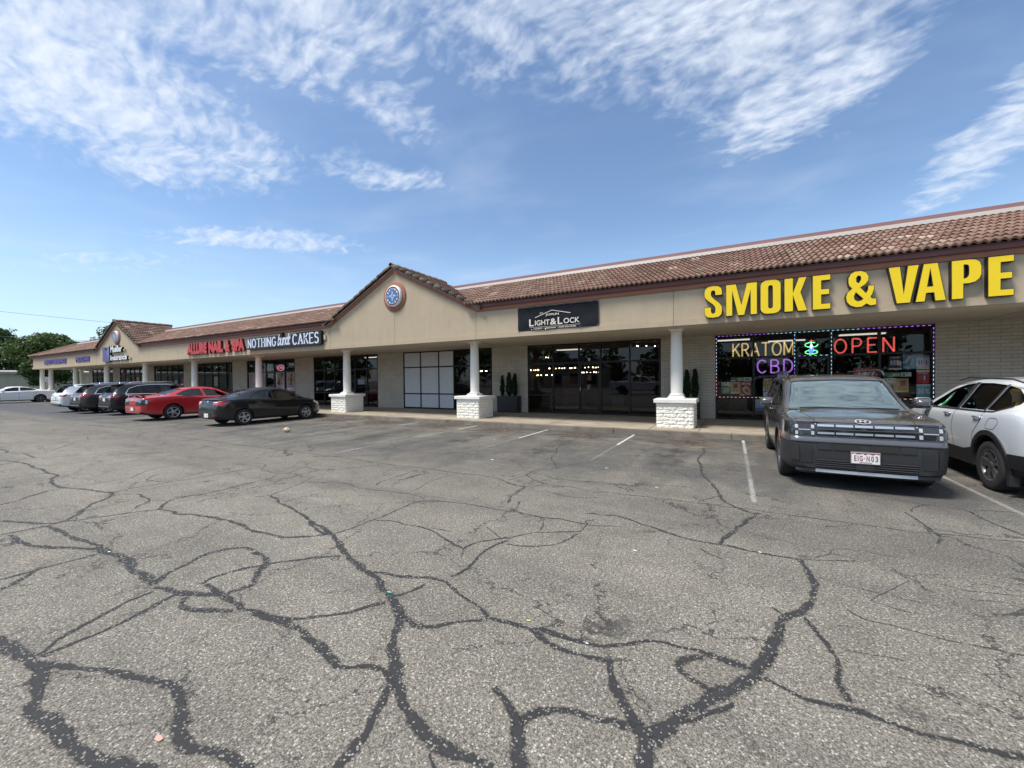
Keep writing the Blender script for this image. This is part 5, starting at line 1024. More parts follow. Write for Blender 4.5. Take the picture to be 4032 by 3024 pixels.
# white insulation boards behind the empty shop's glass
M_BRD = simple('foam_board', (.62, .64, .67), .7, var=.03, nscale=2); rb = random.Random(4)
cols = [(-14.90, -13.83, 'left'), (-13.77, -12.67, 'middle'), (-12.61, -11.75, 'right')]; rows = [(2.27, 2.97, 'top'), (.93, 2.21, 'middle'), (.22, .87, 'bottom')]
for z0, z1, rn in rows:
    for x0, x1, cn in cols:
        o = boxobj('insulation_board', x0, x1, 15.585, 15.598, z0, z1, M_BRD); tag(o, f'white insulation board with dark screws, {rn} row, {cn} column of the boarded window', 'board', 'white insulation boards filling the empty shop window')
        b = MB()
        for _ in range(3 if z1-z0 < 1 else 6):
            x, z = rb.uniform(x0+.08, x1-.08), rb.uniform(z0+.08, z1-.08); b.lathe([(0, 15.581), (.016, 15.583)], (x, 0, z), 'y', 8)
        b.build('screws', simple('dark_screw', (.08, .08, .09), .5), o, weld=False)
# lamps inside
M_BULB = mat_emit('warm_bulb', (1.0, .80, .50), 7.0); M_TROF = mat_emit('troffer', (1.0, .97, .9), .35)
rc = random.Random(12)
for l_, cx, cy, cz, n, r, arms in (('nine-bulb chandelier nearest the left pane of the lighting shop', -8.6, 17.6, 2.0, 9, .42, .0), ('bar chandelier with a long row of bulbs hanging mid shop', -6.9, 17.2, 2.05, 8, .55, .0), ('low round chandelier hanging left of the shop door', -8.0, 17.9, 1.75, 8, .40, 0), ('small three-bulb pendant high in the lighting shop', -7.3, 16.9, 2.55, 3, .2, 0), ('wide chandelier deep behind the shop door', -6.2, 18.8, 2.1, 10, .6, 0), ('twin-row chandelier behind the shop door', -5.7, 17.9, 1.85, 7, .4, 0), ('tiny pendant cluster low on the left of the lighting shop', -8.7, 17.0, 1.45, 3, .12, 0), ('ceiling spot cluster above the right panes of the lighting shop', -3.2, 16.6, 2.85, 3, .22, 0), ('second ceiling spot cluster at the right edge of the lighting shop', -2.6, 16.9, 2.84, 2, .10, 0), ('five-bulb chandelier in the window right of the boards', -11.2, 17.3, 2.0, 5, .25, 0)):
    e = empty('chandelier', (cx, cy, cz)); tag(e, l_, 'chandelier', 'lit lamps inside the lighting shop')
    f = MB(); f.lathe([(r-.01, cz-.03), (r+.01, cz-.03), (r+.01, cz-.015), (r-.01, cz-.015)], (cx, cy, 0), 'z', 20, closed=True); f.tube([(cx, cy, cz), (cx, cy, 3.03)], .008, 5); child_world(f.build('lamp_frame', M_FRAME, weld=False), e)
    b = MB()
    for i in range(n):
        a = 2*math.pi*i/n+rc.uniform(-.2, .2); x, y = cx+r*math.cos(a), cy+r*math.sin(a)*.6
        b.lathe([(0, cz-.005), (.017, cz+.01), (.018, cz+.025), (.0, cz+.045)], (x, y, 0), 'z', 8)
    child_world(b.build('bulbs', M_BULB, weld=False), e)
for i, (x, y, l_) in enumerate([(-.0, 17.6, 'left ceiling light panel inside the smoke shop'), (3.9, 17.8, 'right ceiling light panel inside the smoke shop'), (1.9, 19.2, 'deep ceiling light panel inside the smoke shop'), (-19.2, 17.4, 'left ceiling light panel inside the cake shop'), (-17.6, 16.9, 'right ceiling light panel inside the cake shop'), (-25.6, 17.2, 'ceiling light panel inside the nail salon'), (-7.0, 18.6, 'round ceiling light panel in the lighting shop')]):
    o = boxobj('ceiling_light', x-.6, x+.6, y-.12, y+.12, 2.985, 3.025, M_TROF); tag(o, l_, 'light', 'ceiling light panels inside the shops')

# ------------------------------------------------------------------ planters
M_PLT = simple('black_planter', (.014, .014, .015), .45, var=.08); M_SHR = mat_foliage('juniper_leaf', (.010, .030, .012), (.035, .075, .03)); M_SOIL = simple('soil', (.03, .02, .014), .9)
def shrub_mesh(h, r, seed):
    rs = random.Random(seed); bm = bmesh.new()
    for i in range(1500):
        t = rs.random()**.85; prof = r*min(1, (t*5)**.6)*(1-t**2.6*.75)*rs.uniform(.85, 1.1); a = rs.uniform(0, 6.283); lump = 1+.22*math.sin(a*3+t*14+seed)
        rad = prof*lump*math.sqrt(rs.uniform(.35, 1)); p = Vector((rad*math.cos(a), rad*math.sin(a), t*h))
        d = (Vector((math.cos(a)*.55, math.sin(a)*.55, 1))+Vector([rs.uniform(-.4, .4) for _ in range(3)])).normalized(); L = rs.uniform(.03, .065); s_ = d.cross(Vector([rs.uniform(-1, 1) for _ in range(3)])).normalized()*L*.28
        f = bm.faces.new([bm.verts.new(q) for q in (p-s_, p+d*L*.5-s_*1.2, p+d*L, p+d*L*.5+s_*1.2, p+s_)])
    me = bpy.data.meshes.new('crown'); bm.to_mesh(me); bm.free(); me.materials.append(M_SHR); return me
for (px0, px1, l_, sh) in ((-9.04, -8.03, 'left', [(-8.86, .66, .085), (-8.52, .78, .12), (-8.24, .74, .11)]), (-1.97, -.97, 'right', [(-1.76, .74, .10), (-1.38, .76, .105), (-1.12, .78, .11)])):
    wh = 'under the wall left of the lighting shop window' if l_ == 'left' else 'behind the white column right of the lighting shop'
    e = empty('planter', ((px0+px1)/2, 15.27, .15)); tag(e, f'black rectangular planter box {wh}', 'planter', 'black planter boxes')
    b = MB(); x0, x1, y0, y1 = px0, px1, 15.10, 15.46
    b.prism([(x0+.01, .15), (x1-.01, .15), (x1, .86), (x0, .86)], 'y', y0, y0+.03); b.prism([(x0+.01, .15), (x1-.01, .15), (x1, .86), (x0, .86)], 'y', y1-.03, y1); b.box(x0, x0+.03, y0+.03, y1-.03, .15, .86); b.box(x1-.03, x1, y0+.03, y1-.03, .15, .86)
    child_world(b.build('box', M_PLT, weld=False), e); child_world(boxobj('soil', x0+.03, x1-.03, y0+.03, y1-.03, .6, .82, M_SOIL), e)
    for i, (x, h, r) in enumerate(sh):
        s = empty('topiary', (x, 15.28, .82)); pos = ('left', 'middle', 'right')[i]
        tag(s, f'slim dark green juniper spire, {pos} one in the {l_} black planter', 'plant', 'juniper spires in the planters')
        m_ = link('crown', shrub_mesh(h+.22, r, i*7+int(px0*3)), s); m_.location = (0, 0, .03)
        tb = MB(); tb.tube([(0, 0, -.02), (0, 0, h*.7)], .012, 6); tb.build('trunk', simple('bark', (.06, .04, .03), .9), s)

# ------------------------------------------------------------------ cars
def pchip(keys):
    X = np.array([k[0] for k in keys], float); Y = np.array([k[1] for k in keys], float); h = np.diff(X); d = np.diff(Y)/h; m = np.zeros(len(X))
    m[0] = d[0]; m[-1] = d[-1]
    for i in range(1, len(X)-1):
        if d[i-1]*d[i] > 0:
            w1 = 2*h[i]+h[i-1]; w2 = h[i]+2*h[i-1]; m[i] = (w1+w2)/(w1/d[i-1]+w2/d[i])
    def f(x):
        x = min(max(x, X[0]), X[-1]); i = min(int(np.searchsorted(X, x, 'right'))-1, len(h)-1); i = max(i, 0); t = (x-X[i])/h[i]
        return ((2*t**3-3*t*t+1)*Y[i]+(t**3-2*t*t+t)*h[i]*m[i]+(-2*t**3+3*t*t)*Y[i+1]+(t**3-t*t)*h[i]*m[i+1])
    return f
def smooth_open(P, sub):
    out = []
    for i in range(len(P)-1):
        p0 = P[max(i-1, 0)]; p1 = P[i]; p2 = P[i+1]; p3 = P[min(i+2, len(P)-1)]
        for k in range(sub):
            t = k/sub; out.append(tuple(.5*((2*p1[j])+(-p0[j]+p2[j])*t+(2*p0[j]-5*p1[j]+4*p2[j]-p3[j])*t*t+(-p0[j]+3*p1[j]-3*p2[j]+p3[j])*t**3) for j in (0, 1)))
    out.append(P[-1]); return out
class CarSpec:
    def __init__(s, **k):
        s.__dict__.update(k); s.fT, s.fB, s.fW, s.fR, s.fZ = (pchip(s.top), pchip(s.belt), pchip(s.wid), pchip(s.roofw), pchip(s.bot))
    def section(s, x, ins=0.0, zmin=None):
        W = s.fW(x)-ins; zb = s.fZ(x)+ins*.5; zs = s.fB(x); zt = s.fT(x)-ins; wr = min(s.fR(x)-ins, W-.06); sh = getattr(s, 'shoulder', .05)
        zs = min(zs, zt-.015); zc = min(getattr(s, 'zclad', .38), zs-.12); zc = max(zc, zb+.06)
        if zmin is not None: zb = max(zb, zmin); zc = max(zc, zb+.03); zs = max(zs, zc+.1)
        g = zt-zs; cr = getattr(s, 'crown', .035)
        P = [(0, zb), (W*.55, zb), (W-.10, zb), (W-.035, zb+.05), (W-.012, zc), (W-.002, zc+(zs-zc)*.30), (W, zc+(zs-zc)*.62), (W-.010, zs-.075*(1 if zs-zc > .25 else .4)), (W-sh*.6, zs-.012), (W-sh, zs+.012*min(1, g/.1))]
        y9 = W-sh; zr = zt-min(.30*g, .11); rr = wr
        P += [(y9+(rr-y9)*.35, zs+(zr-zs)*.35+.0), (y9+(rr-y9)*.72, zs+(zr-zs)*.72), (rr, zr), (rr-.045*min(1, g/.3)-.01, zr+(zt-cr-zr)*.72), (rr*.80, zt-cr*.72), (rr*.45, zt-cr*.25), (0, zt)]
        return P
    def rows(s): return 17
def loft(spec, xs, ins=0.0, zmin=None, sub=2, mats=None, clad=True):
    bm = bmesh.new(); rings = []
    for x in xs:
        H = smooth_open(spec.section(x, ins, zmin), sub); n = len(H)
        ring = [bm.verts.new((x, -p[0], p[1])) for p in H]+[bm.verts.new((x, p[0], p[1])) for p in H[-2:0:-1]]
        rings.append(ring)
    M = len(rings[0]); half = n
    for A, B in zip(rings, rings[1:]):
        for j in range(M):
            f = bm.faces.new((A[j], A[(j+1) % M], B[(j+1) % M], B[j])); f.smooth = True
            jj = j if j < half-1 else M-1-j
            if clad and jj < 4*sub: f.material_index = 1
    for R, fl in ((rings[0], 0), (rings[-1], 1)):
        f = bm.faces.new(R if fl == 0 else R[::-1])
    bmesh.ops.recalc_face_normals(bm, faces=bm.faces)
    return bm, rings
def bm_obj(bm, name, mats):
    me = bpy.data.meshes.new(name); bm.to_mesh(me); bm.free()
    for m in mats: me.materials.append(m)
    return link(name, me)
def boolean(a, b, op='DIFFERENCE'):
    m = a.modifiers.new('b', 'BOOLEAN'); m.object = b; m.operation = op; m.solver = 'EXACT'
    try: m.material_mode = 'TRANSFER'
    except Exception: pass
    dg = bpy.context.evaluated_depsgraph_get(); dg.update(); me = bpy.data.meshes.new_from_object(a.evaluated_get(dg))
    if len(me.polygons) < 50: print('BOOLEAN EMPTY', a.name, b.name); me = a.data.copy()
    a.modifiers.clear(); a.data = me; bpy.data.objects.remove(b)
def expand(poly, d):
    c = Vector((sum(p[0] for p in poly)/len(poly), sum(p[1] for p in poly)/len(poly))); out = []; n = len(poly)
    area = sum(poly[i][0]*poly[(i+1) % n][1]-poly[(i+1) % n][0]*poly[i][1] for i in range(n)); sg = 1 if area > 0 else -1
    for i in range(n):
        a, b, c_ = Vector(poly[i-1]), Vector(poly[i]), Vector(poly[(i+1) % n]); e1 = (b-a).normalized(); e2 = (c_-b).normalized()
        n1 = Vector((e1.y, -e1.x))*sg; n2 = Vector((e2.y, -e2.x))*sg; m = (n1+n2); m = m/max(.35, m.length_squared)*2
        out.append((b.x+m.x*d, b.y+m.y*d))
    return out
def inside(p, poly):
    r = False; n = len(poly)
    for i in range(n):
        x1, y1 = poly[i]; x2, y2 = poly[i-1]
        if (y1 > p[1]) != (y2 > p[1]) and p[0] < (x2-x1)*(p[1]-y1)/(y2-y1)+x1: r = not r
    return r
def roundp(poly, r=.04, n=4):
    out = []; N = len(poly)
    for i in range(N):
        a, b, c = Vector(poly[i-1]), Vector(poly[i]), Vector(poly[(i+1) % N]); d1 = min(r, (a-b).length*.45); d2 = min(r, (c-b).length*.45); p = b+(a-b).normalized()*d1; q = b+(c-b).normalized()*d2
        for k in range(n+1):
            t = k/n; out.append(tuple((1-t)**2*p+2*t*(1-t)*b+t*t*q))
    return out
class Car:
    def __init__(s, spec, root, paint, clad):
        s.sp, s.root = spec, root; L = spec.L
        xs = [L*(1-math.cos(math.pi*t))/2 for t in np.linspace(0, 1, 25)]+list(np.linspace(.12, L-.12, 44)); xs += [k[0] for k in spec.top]
        xs = sorted(xs); s.xs = [xs[0]]
        for x in xs[1:]:
            if x-s.xs[-1] > .018: s.xs.append(x)
        if L-s.xs[-1] > 1e-6: s.xs[-1] = L
        bm, _ = loft(spec, s.xs); body = bm_obj(bm, 'body', [paint, clad]); s.body = body
        bb = bmesh.new(); bb.from_mesh(body.data); s.bvh = BVHTree.FromBMesh(bb); bb.free()
        # cabin cavity
        c0, c1 = spec.cab; zf = .42
        bm, _ = loft(spec, [x for x in np.linspace(c0, c1, 26)], .045, zf, clad=False); cav = bm_obj(bm, 'cav', [M_DARK]); boolean(body, cav)
        # windows
        b = MB()
        for w in spec.side:
            for y0, y1 in ((.5, 1.3), (-1.3, -.5)): b.prism(w['p'], 'y', y0, y1, M_BLACKPL)
        cut = b.build('cut', None); boolean(body, cut)
        b = MB()
        for p, z0 in spec.tops: b.prism(p, 'z', z0, 3.0, M_BLACKPL)
        cut = b.build('cut', None); boolean(body, cut)
        b = MB(); r = spec.arch
        for ax in (spec.ra, spec.fa):
            for y0, y1 in ((.45, 1.4), (-1.4, -.45)): b.prism([(ax+r*math.cos(t), spec.R+.015+r*math.sin(t)) for t in [math.pi*2*i/36 for i in range(36)]], 'y', y0, y1, M_BLACKPL)
        cut = b.build('cut', None); boolean(body, cut)
        for p in body.data.polygons: p.use_smooth = True
        body.data.set_sharp_from_angle(angle=R_(32)); body.name = 'body'; body.parent = root
        s.glass()
        s.wheels(); s.cabin()
    def glass(s):
        sp = s.sp
        bm, _ = loft(sp, list(np.arange(sp.cab[0]-.05, sp.cab[1]+.3, .035)), .014, clad=False); 
        jobs = [('side_window', w['p'], 'xz', w.get('m', M_CARGL)) for w in sp.side]+[(nm, p, 'xy', m) for nm, p, m in sp.topglass]
        bm.faces.ensure_lookup_table(); F = []
        for f in bm.faces: F.append((f.calc_center_median(), f.normal.copy(), [v.co.copy() for v in f.verts]))
        for nm, poly, pl, m in jobs:
            for sd in ((1, -1) if pl == 'xz' else (0,)):
                E = expand(poly, .035); b = bmesh.new(); vv = {}
                for c, n, vs in F:
                    if pl == 'xz':
                        ok = c.y*sd > .3 and inside((c.x, c.z), E) and abs(n.y) > .3
                    else: ok = inside((c.x, c.y), E) and c.z > sp.fB(min(max(c.x, 0), sp.L))-.06 and (n.z > .12 or abs(n.x) > .5) and abs(n.y) < .8
                    if ok:
                        ids = []
                        for v in vs:
                            k = (round(v.x, 4), round(v.y, 4), round(v.z, 4))
                            if k not in vv: vv[k] = b.verts.new(v)
                            ids.append(vv[k])
                        try: b.faces.new(ids).smooth = True
                        except ValueError: pass
                if len(b.faces): bm_obj(b, nm, [m]).parent = s.root
        bm.free()
    def decal(s, name, poly, view, mat, lift=.004, thick=.012, parent=None, cuts=2, grid=.08, flat=False):
        """a thin solid plate whose outline is given in one view and which follows the body surface"""
        O = {'L': lambda p: (Vector((p[0], 2, p[1])), Vector((0, -1, 0))), 'R': lambda p: (Vector((p[0], -2, p[1])), Vector((0, 1, 0))),
             'B': lambda p: (Vector((-2, p[0], p[1])), Vector((1, 0, 0))), 'F': lambda p: (Vector((s.sp.L+2, p[0], p[1])), Vector((-1, 0, 0))), 'T': lambda p: (Vector((p[0], p[1], 3)), Vector((0, 0, -1)))}[view]
        bm = bmesh.new(); f = bm.faces.new([bm.verts.new((p[0], p[1], 0)) for p in poly])
        bmesh.ops.triangulate(bm, faces=[f])
        for _ in range(6):
            ed = [e for e in bm.edges if e.calc_length() > grid]
            if not ed: break
            bmesh.ops.subdivide_edges(bm, edges=ed, cuts=1); bmesh.ops.triangulate(bm, faces=bm.faces[:])
        for v in bm.verts:
            o, d = O((v.co.x, v.co.y)); h = s.bvh.ray_cast(o, d)
            if h[0] is None or (h[0]-o).length > 4.5:
                # slide the ray inward until it meets the body
                for k in range(1, 30):
                    q = (v.co.x*(1-k*.01), v.co.y) if view in 'FB' else (v.co.x, v.co.y)
                    o, d = O(q); h = s.bvh.ray_cast(o, d)
                    if h[0] is not None: break
            if h[0] is None: h = s.bvh.find_nearest(o+d*1.2)
            v.co = h[0]-d*lift*.6+h[1]*lift*.6
        bmesh.ops.recalc_face_normals(bm, faces=bm.faces)
        _, d = O((0, 0)); avg = sum((f.normal for f in bm.faces), Vector())
        if avg.dot(d) > 0: bmesh.ops.reverse_faces(bm, faces=bm.faces)
        geom = bm.faces[:]; ret = bmesh.ops.extrude_face_region(bm, geom=geom)
        vs = [g for g in ret['geom'] if isinstance(g, bmesh.types.BMVert)]; nv = {v: v.normal.copy() for v in vs}
        for v in vs: v.co -= d*thick
        bmesh.ops.recalc_face_normals(bm, faces=bm.faces)
        for f in bm.faces: f.smooth = True
        me = bpy.data.meshes.new(name); bm.to_mesh(me); bm.free(); me.materials.append(mat); me.set_sharp_from_angle(angle=R_(40))
        o = link(name, me, parent or s.root); return o
    def seam(s, pts, view='LR', w=.006, name='door_seam'):
        for v in view:
            b = MB(); prev = None
            for (q, t) in resample(pts, .022):
                nn = Vector((-t.y, t.x))*w; ring = []
                for k in (1, -1):
                    p = q+nn*k; o, d = (Vector((p.x, 2 if v == 'L' else -2, p.y)), Vector((0, -1 if v == 'L' else 1, 0))) if v in 'LR' else ((Vector((p.x, p.y, 3)), Vector((0, 0, -1))) if v == 'T' else ((Vector((-2, p.x, p.y)), Vector((1, 0, 0))) if v == 'B' else (Vector((s.sp.L+2, p.x, p.y)), Vector((-1, 0, 0)))))
                    h = s.bvh.ray_cast(o, d)
                    if h[0] is None: ring = None; break
                    ring.append(h[0]-d*.0015)
                if ring and prev: b.face([prev[0], prev[1], ring[1], ring[0]])
                prev = ring
            b.build(name, M_DARK, s.root, weld=False)
    def wheels(s):
        sp = s.sp; R = sp.R; rimr = sp.rim
        T = MB(); T.lathe([(rimr-.01, -.10), (rimr+.012, -.108), (R*.92, -.112), (R-.012, -.098), (R, -.07), (R, .07), (R-.012, .098), (R*.92, .112), (rimr+.012, .108), (rimr-.01, .10)], axis='y', n=40)
        T.lathe([(0.0, .02), (rimr-.01, .02)], axis='y', n=40)
        tm = T.build('tyre', M_TYRE, None); tdata = tm.data; bpy.data.objects.remove(tm)
        Rm = MB(); Rm.lathe([(rimr+.002, .095), (rimr-.004, .109), (rimr-.022, .100), (rimr-.030, .055)], axis='y', n=40, m=sp.rimmat); n = sp.spokes
        for i in range(n):
            a = 2*math.pi*i/n+.3
            for off in ((-sp.sw*1.5, sp.sw*1.5) if sp.split else (0,)):
                c, s_ = math.cos(a), math.sin(a); t = Vector((-s_, 0, c)); d = Vector((c, 0, s_)); w0, w1 = sp.sw*.9, sp.sw
                A = d*.03+t*off*.35; B = d*(rimr-.018)+t*off
                q0 = [A-t*w0, A+t*w0, B+t*w1, B-t*w1]; 
                v = [Rm.bm.verts.new(p+Vector((0, .082 if i_ in (0, 1) else .100, 0))) for i_, p in enumerate(q0)]; u = [Rm.bm.verts.new(p+Vector((0, .045, 0))) for p in q0]; k = Rm.mi(sp.rimmat)
                for fs in ((v[0], v[1], v[2], v[3]), (v[0], u[0], u[1], v[1]), (v[1], u[1], u[2], v[2]), (v[3], v[2], u[2], u[3]), (v[0], v[3], u[3], u[0])): Rm.bm.faces.new(fs).material_index = k
        Rm.lathe([(0, .094), (.028, .092), (.055, .086), (.06, .05)], axis='y', n=20, m=sp.rimmat); Rm.lathe([(0, .03), (rimr-.03, .03)], axis='y', n=30, m=M_DARK); Rm.lathe([(.05, .045), (rimr*.62, .045), (rimr*.62, .035)], axis='y', n=30, m=M_GREYPL)
        rm = Rm.build('rim', None, None, weld=False); rdata = rm.data; bpy.data.objects.remove(rm)
        for ax in (sp.ra, sp.fa):
            for sd in (1, -1):
                w = link('wheel', tdata, s.root); w.location = (ax, sd*(sp.track/2), R); w.rotation_euler = (0, random.uniform(0, 1), 0 if sd > 0 else math.pi)
                w['label'] = 'black tyre round a spoked rim'; r = link('rim', rdata, w)
    def cabin(s):
        sp = s.sp; c = (sp.cab[0]+sp.cab[1])/2; fr = sp.seatx
        for x, y, w in ((fr, .36, .24), (fr, -.36, .24), (fr-.88, 0, .58)):
            b = MB(); zz = sp.seatz; b.box(x-.22, x+.26, y-w, y+w, zz-.12, zz+.02); b.prism([(x-.24, zz), (x-.12, zz), (x-.26, zz+.50), (x-.35, zz+.50)], 'y', y-w, y+w)
            for hy in ((0,) if w < .3 else (-.36, .36)): b.prism([(x-.37, zz+.53), (x-.28, zz+.53), (x-.30, zz+.68), (x-.37, zz+.68)], 'y', y+hy-.12, y+hy+.12)
            b.build('seat', M_SEAT, s.root, bevel=.02)
        b = MB(); xd = sp.dash; b.prism([(xd-.05, sp.seatz-.05), (xd+.45, sp.seatz-.05), (xd+.45, sp.dashz-.03), (xd+.05, sp.dashz)], 'y', -sp.W+.17, sp.W-.17); b.build('dashboard', M_BLACKPL, s.root)
        b = MB(); b.lathe([(.175+.015*math.cos(t), .015*math.sin(t)) for t in [2*math.pi*i/8 for i in range(8)]], n=20, closed=True); b.box(-.16, .16, -.02, .02, -.01, .01); o = b.build('steering_wheel', M_BLACKPL, s.root, weld=False); o.location = (xd-.08, .36, sp.dashz-.06); o.rotation_euler = (0, R_(-62), 0)
    def mirror(s, x, z, mat, y=None, sz=1.0):
        for sd in (1, -1):
            yy = (y or s.sp.W-.06); b = MB(); V = []
            for i, (px, k) in enumerate(((-.075, .94), (-.06, 1.0), (.02, .96), (.06, .72), (.085, .35))):
                V.append([b.bm.verts.new((x+px*sz, sd*(yy+.145+.115*k*math.copysign(abs(math.cos(t))**.45, math.cos(t))), z+.072*k*sz*math.copysign(abs(math.sin(t))**.5, math.sin(t)))) for t in [2*math.pi*j/14+.22 for j in range(14)]])
            for A, B in zip(V, V[1:]):
                for j in range(14): b.bm.faces.new((A[j], A[(j+1) % 14], B[(j+1) % 14], B[j])).smooth = True
            b.bm.faces.new(V[-1][::-1]); fb = b.bm.faces.new(V[0]); b.mats = [mat, M_SMOKE]; fb.material_index = 1
            o = b.build('door_mirror', None, s.root, weld=False); b = MB(); b.prism([(x-.03, z-.07), (x+.04, z-.07), (x+.05, z-.02), (x-.03, z-.02)], 'y', sd*(yy-.02), sd*(yy+.09)); b.build('stalk', M_BLACKPL, o)
    def handles(s, xs, z, mat, dz=0.0):
        for i, x in enumerate(xs):
            for sd in (1, -1):
                h = s.bvh.ray_cast(Vector((x, 2*sd, z+dz*i)), Vector((0, -sd, 0)))[0]
                if h is None: continue
                b = MB(); zz = z+dz*i; b.tube([(x-.11, h.y-sd*.005, zz), (x-.095, h.y+sd*.022, zz), (x, h.y+sd*.030, zz+.003), (x+.095, h.y+sd*.022, zz), (x+.11, h.y-sd*.005, zz)], .013, 6); b.build('door_handle', mat, s.root)
    def ring(s, mat, w=.06, thick=.012):
        sp = s.sp; r = sp.arch
        for ax in (sp.ra, sp.fa):
            a0 = math.degrees(math.asin(max(-.95, min(.95, (sp.zclad-.06-sp.R)/r)))) if False else -18
            P = [(ax+(r-.002)*math.cos(R_(a)), sp.R+.015+(r-.002)*math.sin(R_(a))) for a in np.linspace(a0, 180-a0, 30)]
            Q = [(ax+(r+w)*math.cos(R_(a)), sp.R+.015+(r+w)*math.sin(R_(a))) for a in np.linspace(180-a0, a0, 30)]
            for v in 'LR': s.decal('arch_trim', P+Q, v, mat, .003, thick, grid=.12)
    def plate(s, view, x, z, w=.305, h=.153, back=PW, txt=None, tcol=None):
        y0 = None
        o, d = ((Vector((-2, x, z)), Vector((1, 0, 0))) if view == 'B' else (Vector((s.sp.L+2, x, z)), Vector((-1, 0, 0))))
        hx = s.bvh.ray_cast(o, d)[0].x; sg = -1 if view == 'B' else 1
        b = MB(); b.box(hx+sg*.004, hx+sg*.018, x-w/2-.01, x+w/2+.01, z-h/2-.01, z+h/2+.01); p = b.build('plate_frame', M_BLACKPL, s.root)
        b = MB(); b.box(hx+sg*.018, hx+sg*.021, x-w/2, x+w/2, z-h/2, z+h/2); q = b.build('licence_plate', back, s.root)
        return hx+sg*.0215, q

def rear_text(car, body, xf, y0, y1, z0, z1, mat, parent, front=False):
    """lettering on a plate facing +x (front) or -x"""
    me = text_mesh(body, .5, .02); co = np.array([v.co for v in me.vertices]); mn = co.min(0); mx = co.max(0); sg = 1 if front else -1
    for v in me.vertices:
        q = v.co.copy(); t = (q.x-mn[0])/(mx[0]-mn[0]); y = (y0+(y1-y0)*t) if front else (y1-(y1-y0)*t)
        v.co = (xf+sg*(q.z+.25)*.002, y, z0+(q.y-mn[1])/(mx[1]-mn[1])*(z1-z0))
    if True: me.materials.append(mat)
    return link('lettering', me, parent)
KS = .95
def place(label, cat, x, yrear, nose=1, group='cars parked in front of the shops'):
    e = empty('parked_car', (x, yrear, 0), R_(90) if nose > 0 else R_(-90)); e.scale = (KS,)*3; tag(e, label, cat, group); return e
def base_spec(**k):
    d = dict(shoulder=.05, crown=.04, zclad=.30, rimmat=M_ALLOY, spokes=5, sw=.022, split=False, seatz=.62); d.update(k); return CarSpec(**d)

# --- black compact sedan ------------------------------------------------
P_BLK = mat_paint('black_paint', (.004, .004, .005), 0, .4, dirty=.15, coat=.6); P_RED = mat_paint('red_paint', (.50, .012, .016), 0, .3); P_WHT = mat_paint('white_paint', (.84, .85, .85), 0, .35, dirty=.3); P_GRY = mat_paint('dark_grey_paint', (.065, .062, .058), .5, .38, coat=.55); P_BK2 = mat_paint('deep_black_paint', (.007, .008, .012), .1, .4, dirty=.2, coat=.5); P_SFE = mat_paint('slate_paint', (.12, .12, .127), .55, .26, dirty=.4); P_HRV = mat_paint('pearl_silver_white', (.66, .69, .71), .12, .32, dirty=.4)
sp = base_spec(L=4.37, W=.86, R=.31, rim=.205, arch=.355, ra=.90, fa=3.47, track=1.52, cab=(.72, 3.3), seatx=2.15, dash=2.75, dashz=.93, seatz=.55, spokes=5, split=True, sw=.017,
  top=[(0, .60), (.03, .86), (.10, 1.01), (.16, 1.055), (.3, 1.07), (.55, 1.10), (.95, 1.24), (1.4, 1.375), (1.8, 1.44), (2.1, 1.455), (2.45, 1.44), (2.75, 1.375), (3.1, 1.20), (3.5, .99), (3.85, .92), (4.15, .81), (4.28, .70), (4.37, .48)],
  belt=[(0, .55), (.05, .80), (.12, .92), (.3, .98), (.8, 1.01), (1.5, .99), (2.5, .94), (3.2, .895), (3.6, .86), (4.1, .74), (4.3, .58), (4.37, .42)],
  wid=[(0, .60), (.04, .70), (.12, .77), (.3, .825), (.6, .855), (1.2, .86), (3.3, .86), (3.8, .84), (4.1, .76), (4.28, .64), (4.37, .50)],
  roofw=[(0, .50), (.3, .62), (.6, .62), (1.2, .58), (1.8, .58), (2.4, .58), (3.0, .66), (3.4, .72), (4.0, .66), (4.37, .40)],
  bot=[(0, .34), (.25, .25), (.6, .20), (3.7, .19), (4.2, .22), (4.37, .27)],
  side=[{'p': roundp([(1.08, 1.045), (1.22, 1.135), (1.27, 1.035)], .02)}, {'p': roundp([(1.31, 1.035), (1.26, 1.15), (1.50, 1.27), (1.85, 1.345), (1.99, 1.355), (2.03, 1.005)], .035)}, {'p': roundp([(2.12, 1.00), (2.09, 1.36), (2.35, 1.345), (2.62, 1.27), (2.98, 1.10), (3.02, .955)], .035)}, {'p': roundp([(3.07, .955), (3.06, 1.06), (3.32, .94)], .015)}],
  tops=[([(2.70, -.50), (2.70, .50), (3.38, .62), (3.38, -.62)], .90), ([(.62, -.54), (.62, .54), (1.38, .46), (1.38, -.46)], .95)],
  topglass=[('windshield', [(2.70, -.50), (2.70, .50), (3.38, .62), (3.38, -.62)], M_CARGL), ('rear_window', [(.62, -.54), (.62, .54), (1.38, .46), (1.38, -.46)], M_CARGLD)])
RIO = place('small black sedan with silver wheels beside the first white column pedestal', 'car', -16.57, 7.35)
c = Car(sp, RIO, P_BLK, P_BLK)
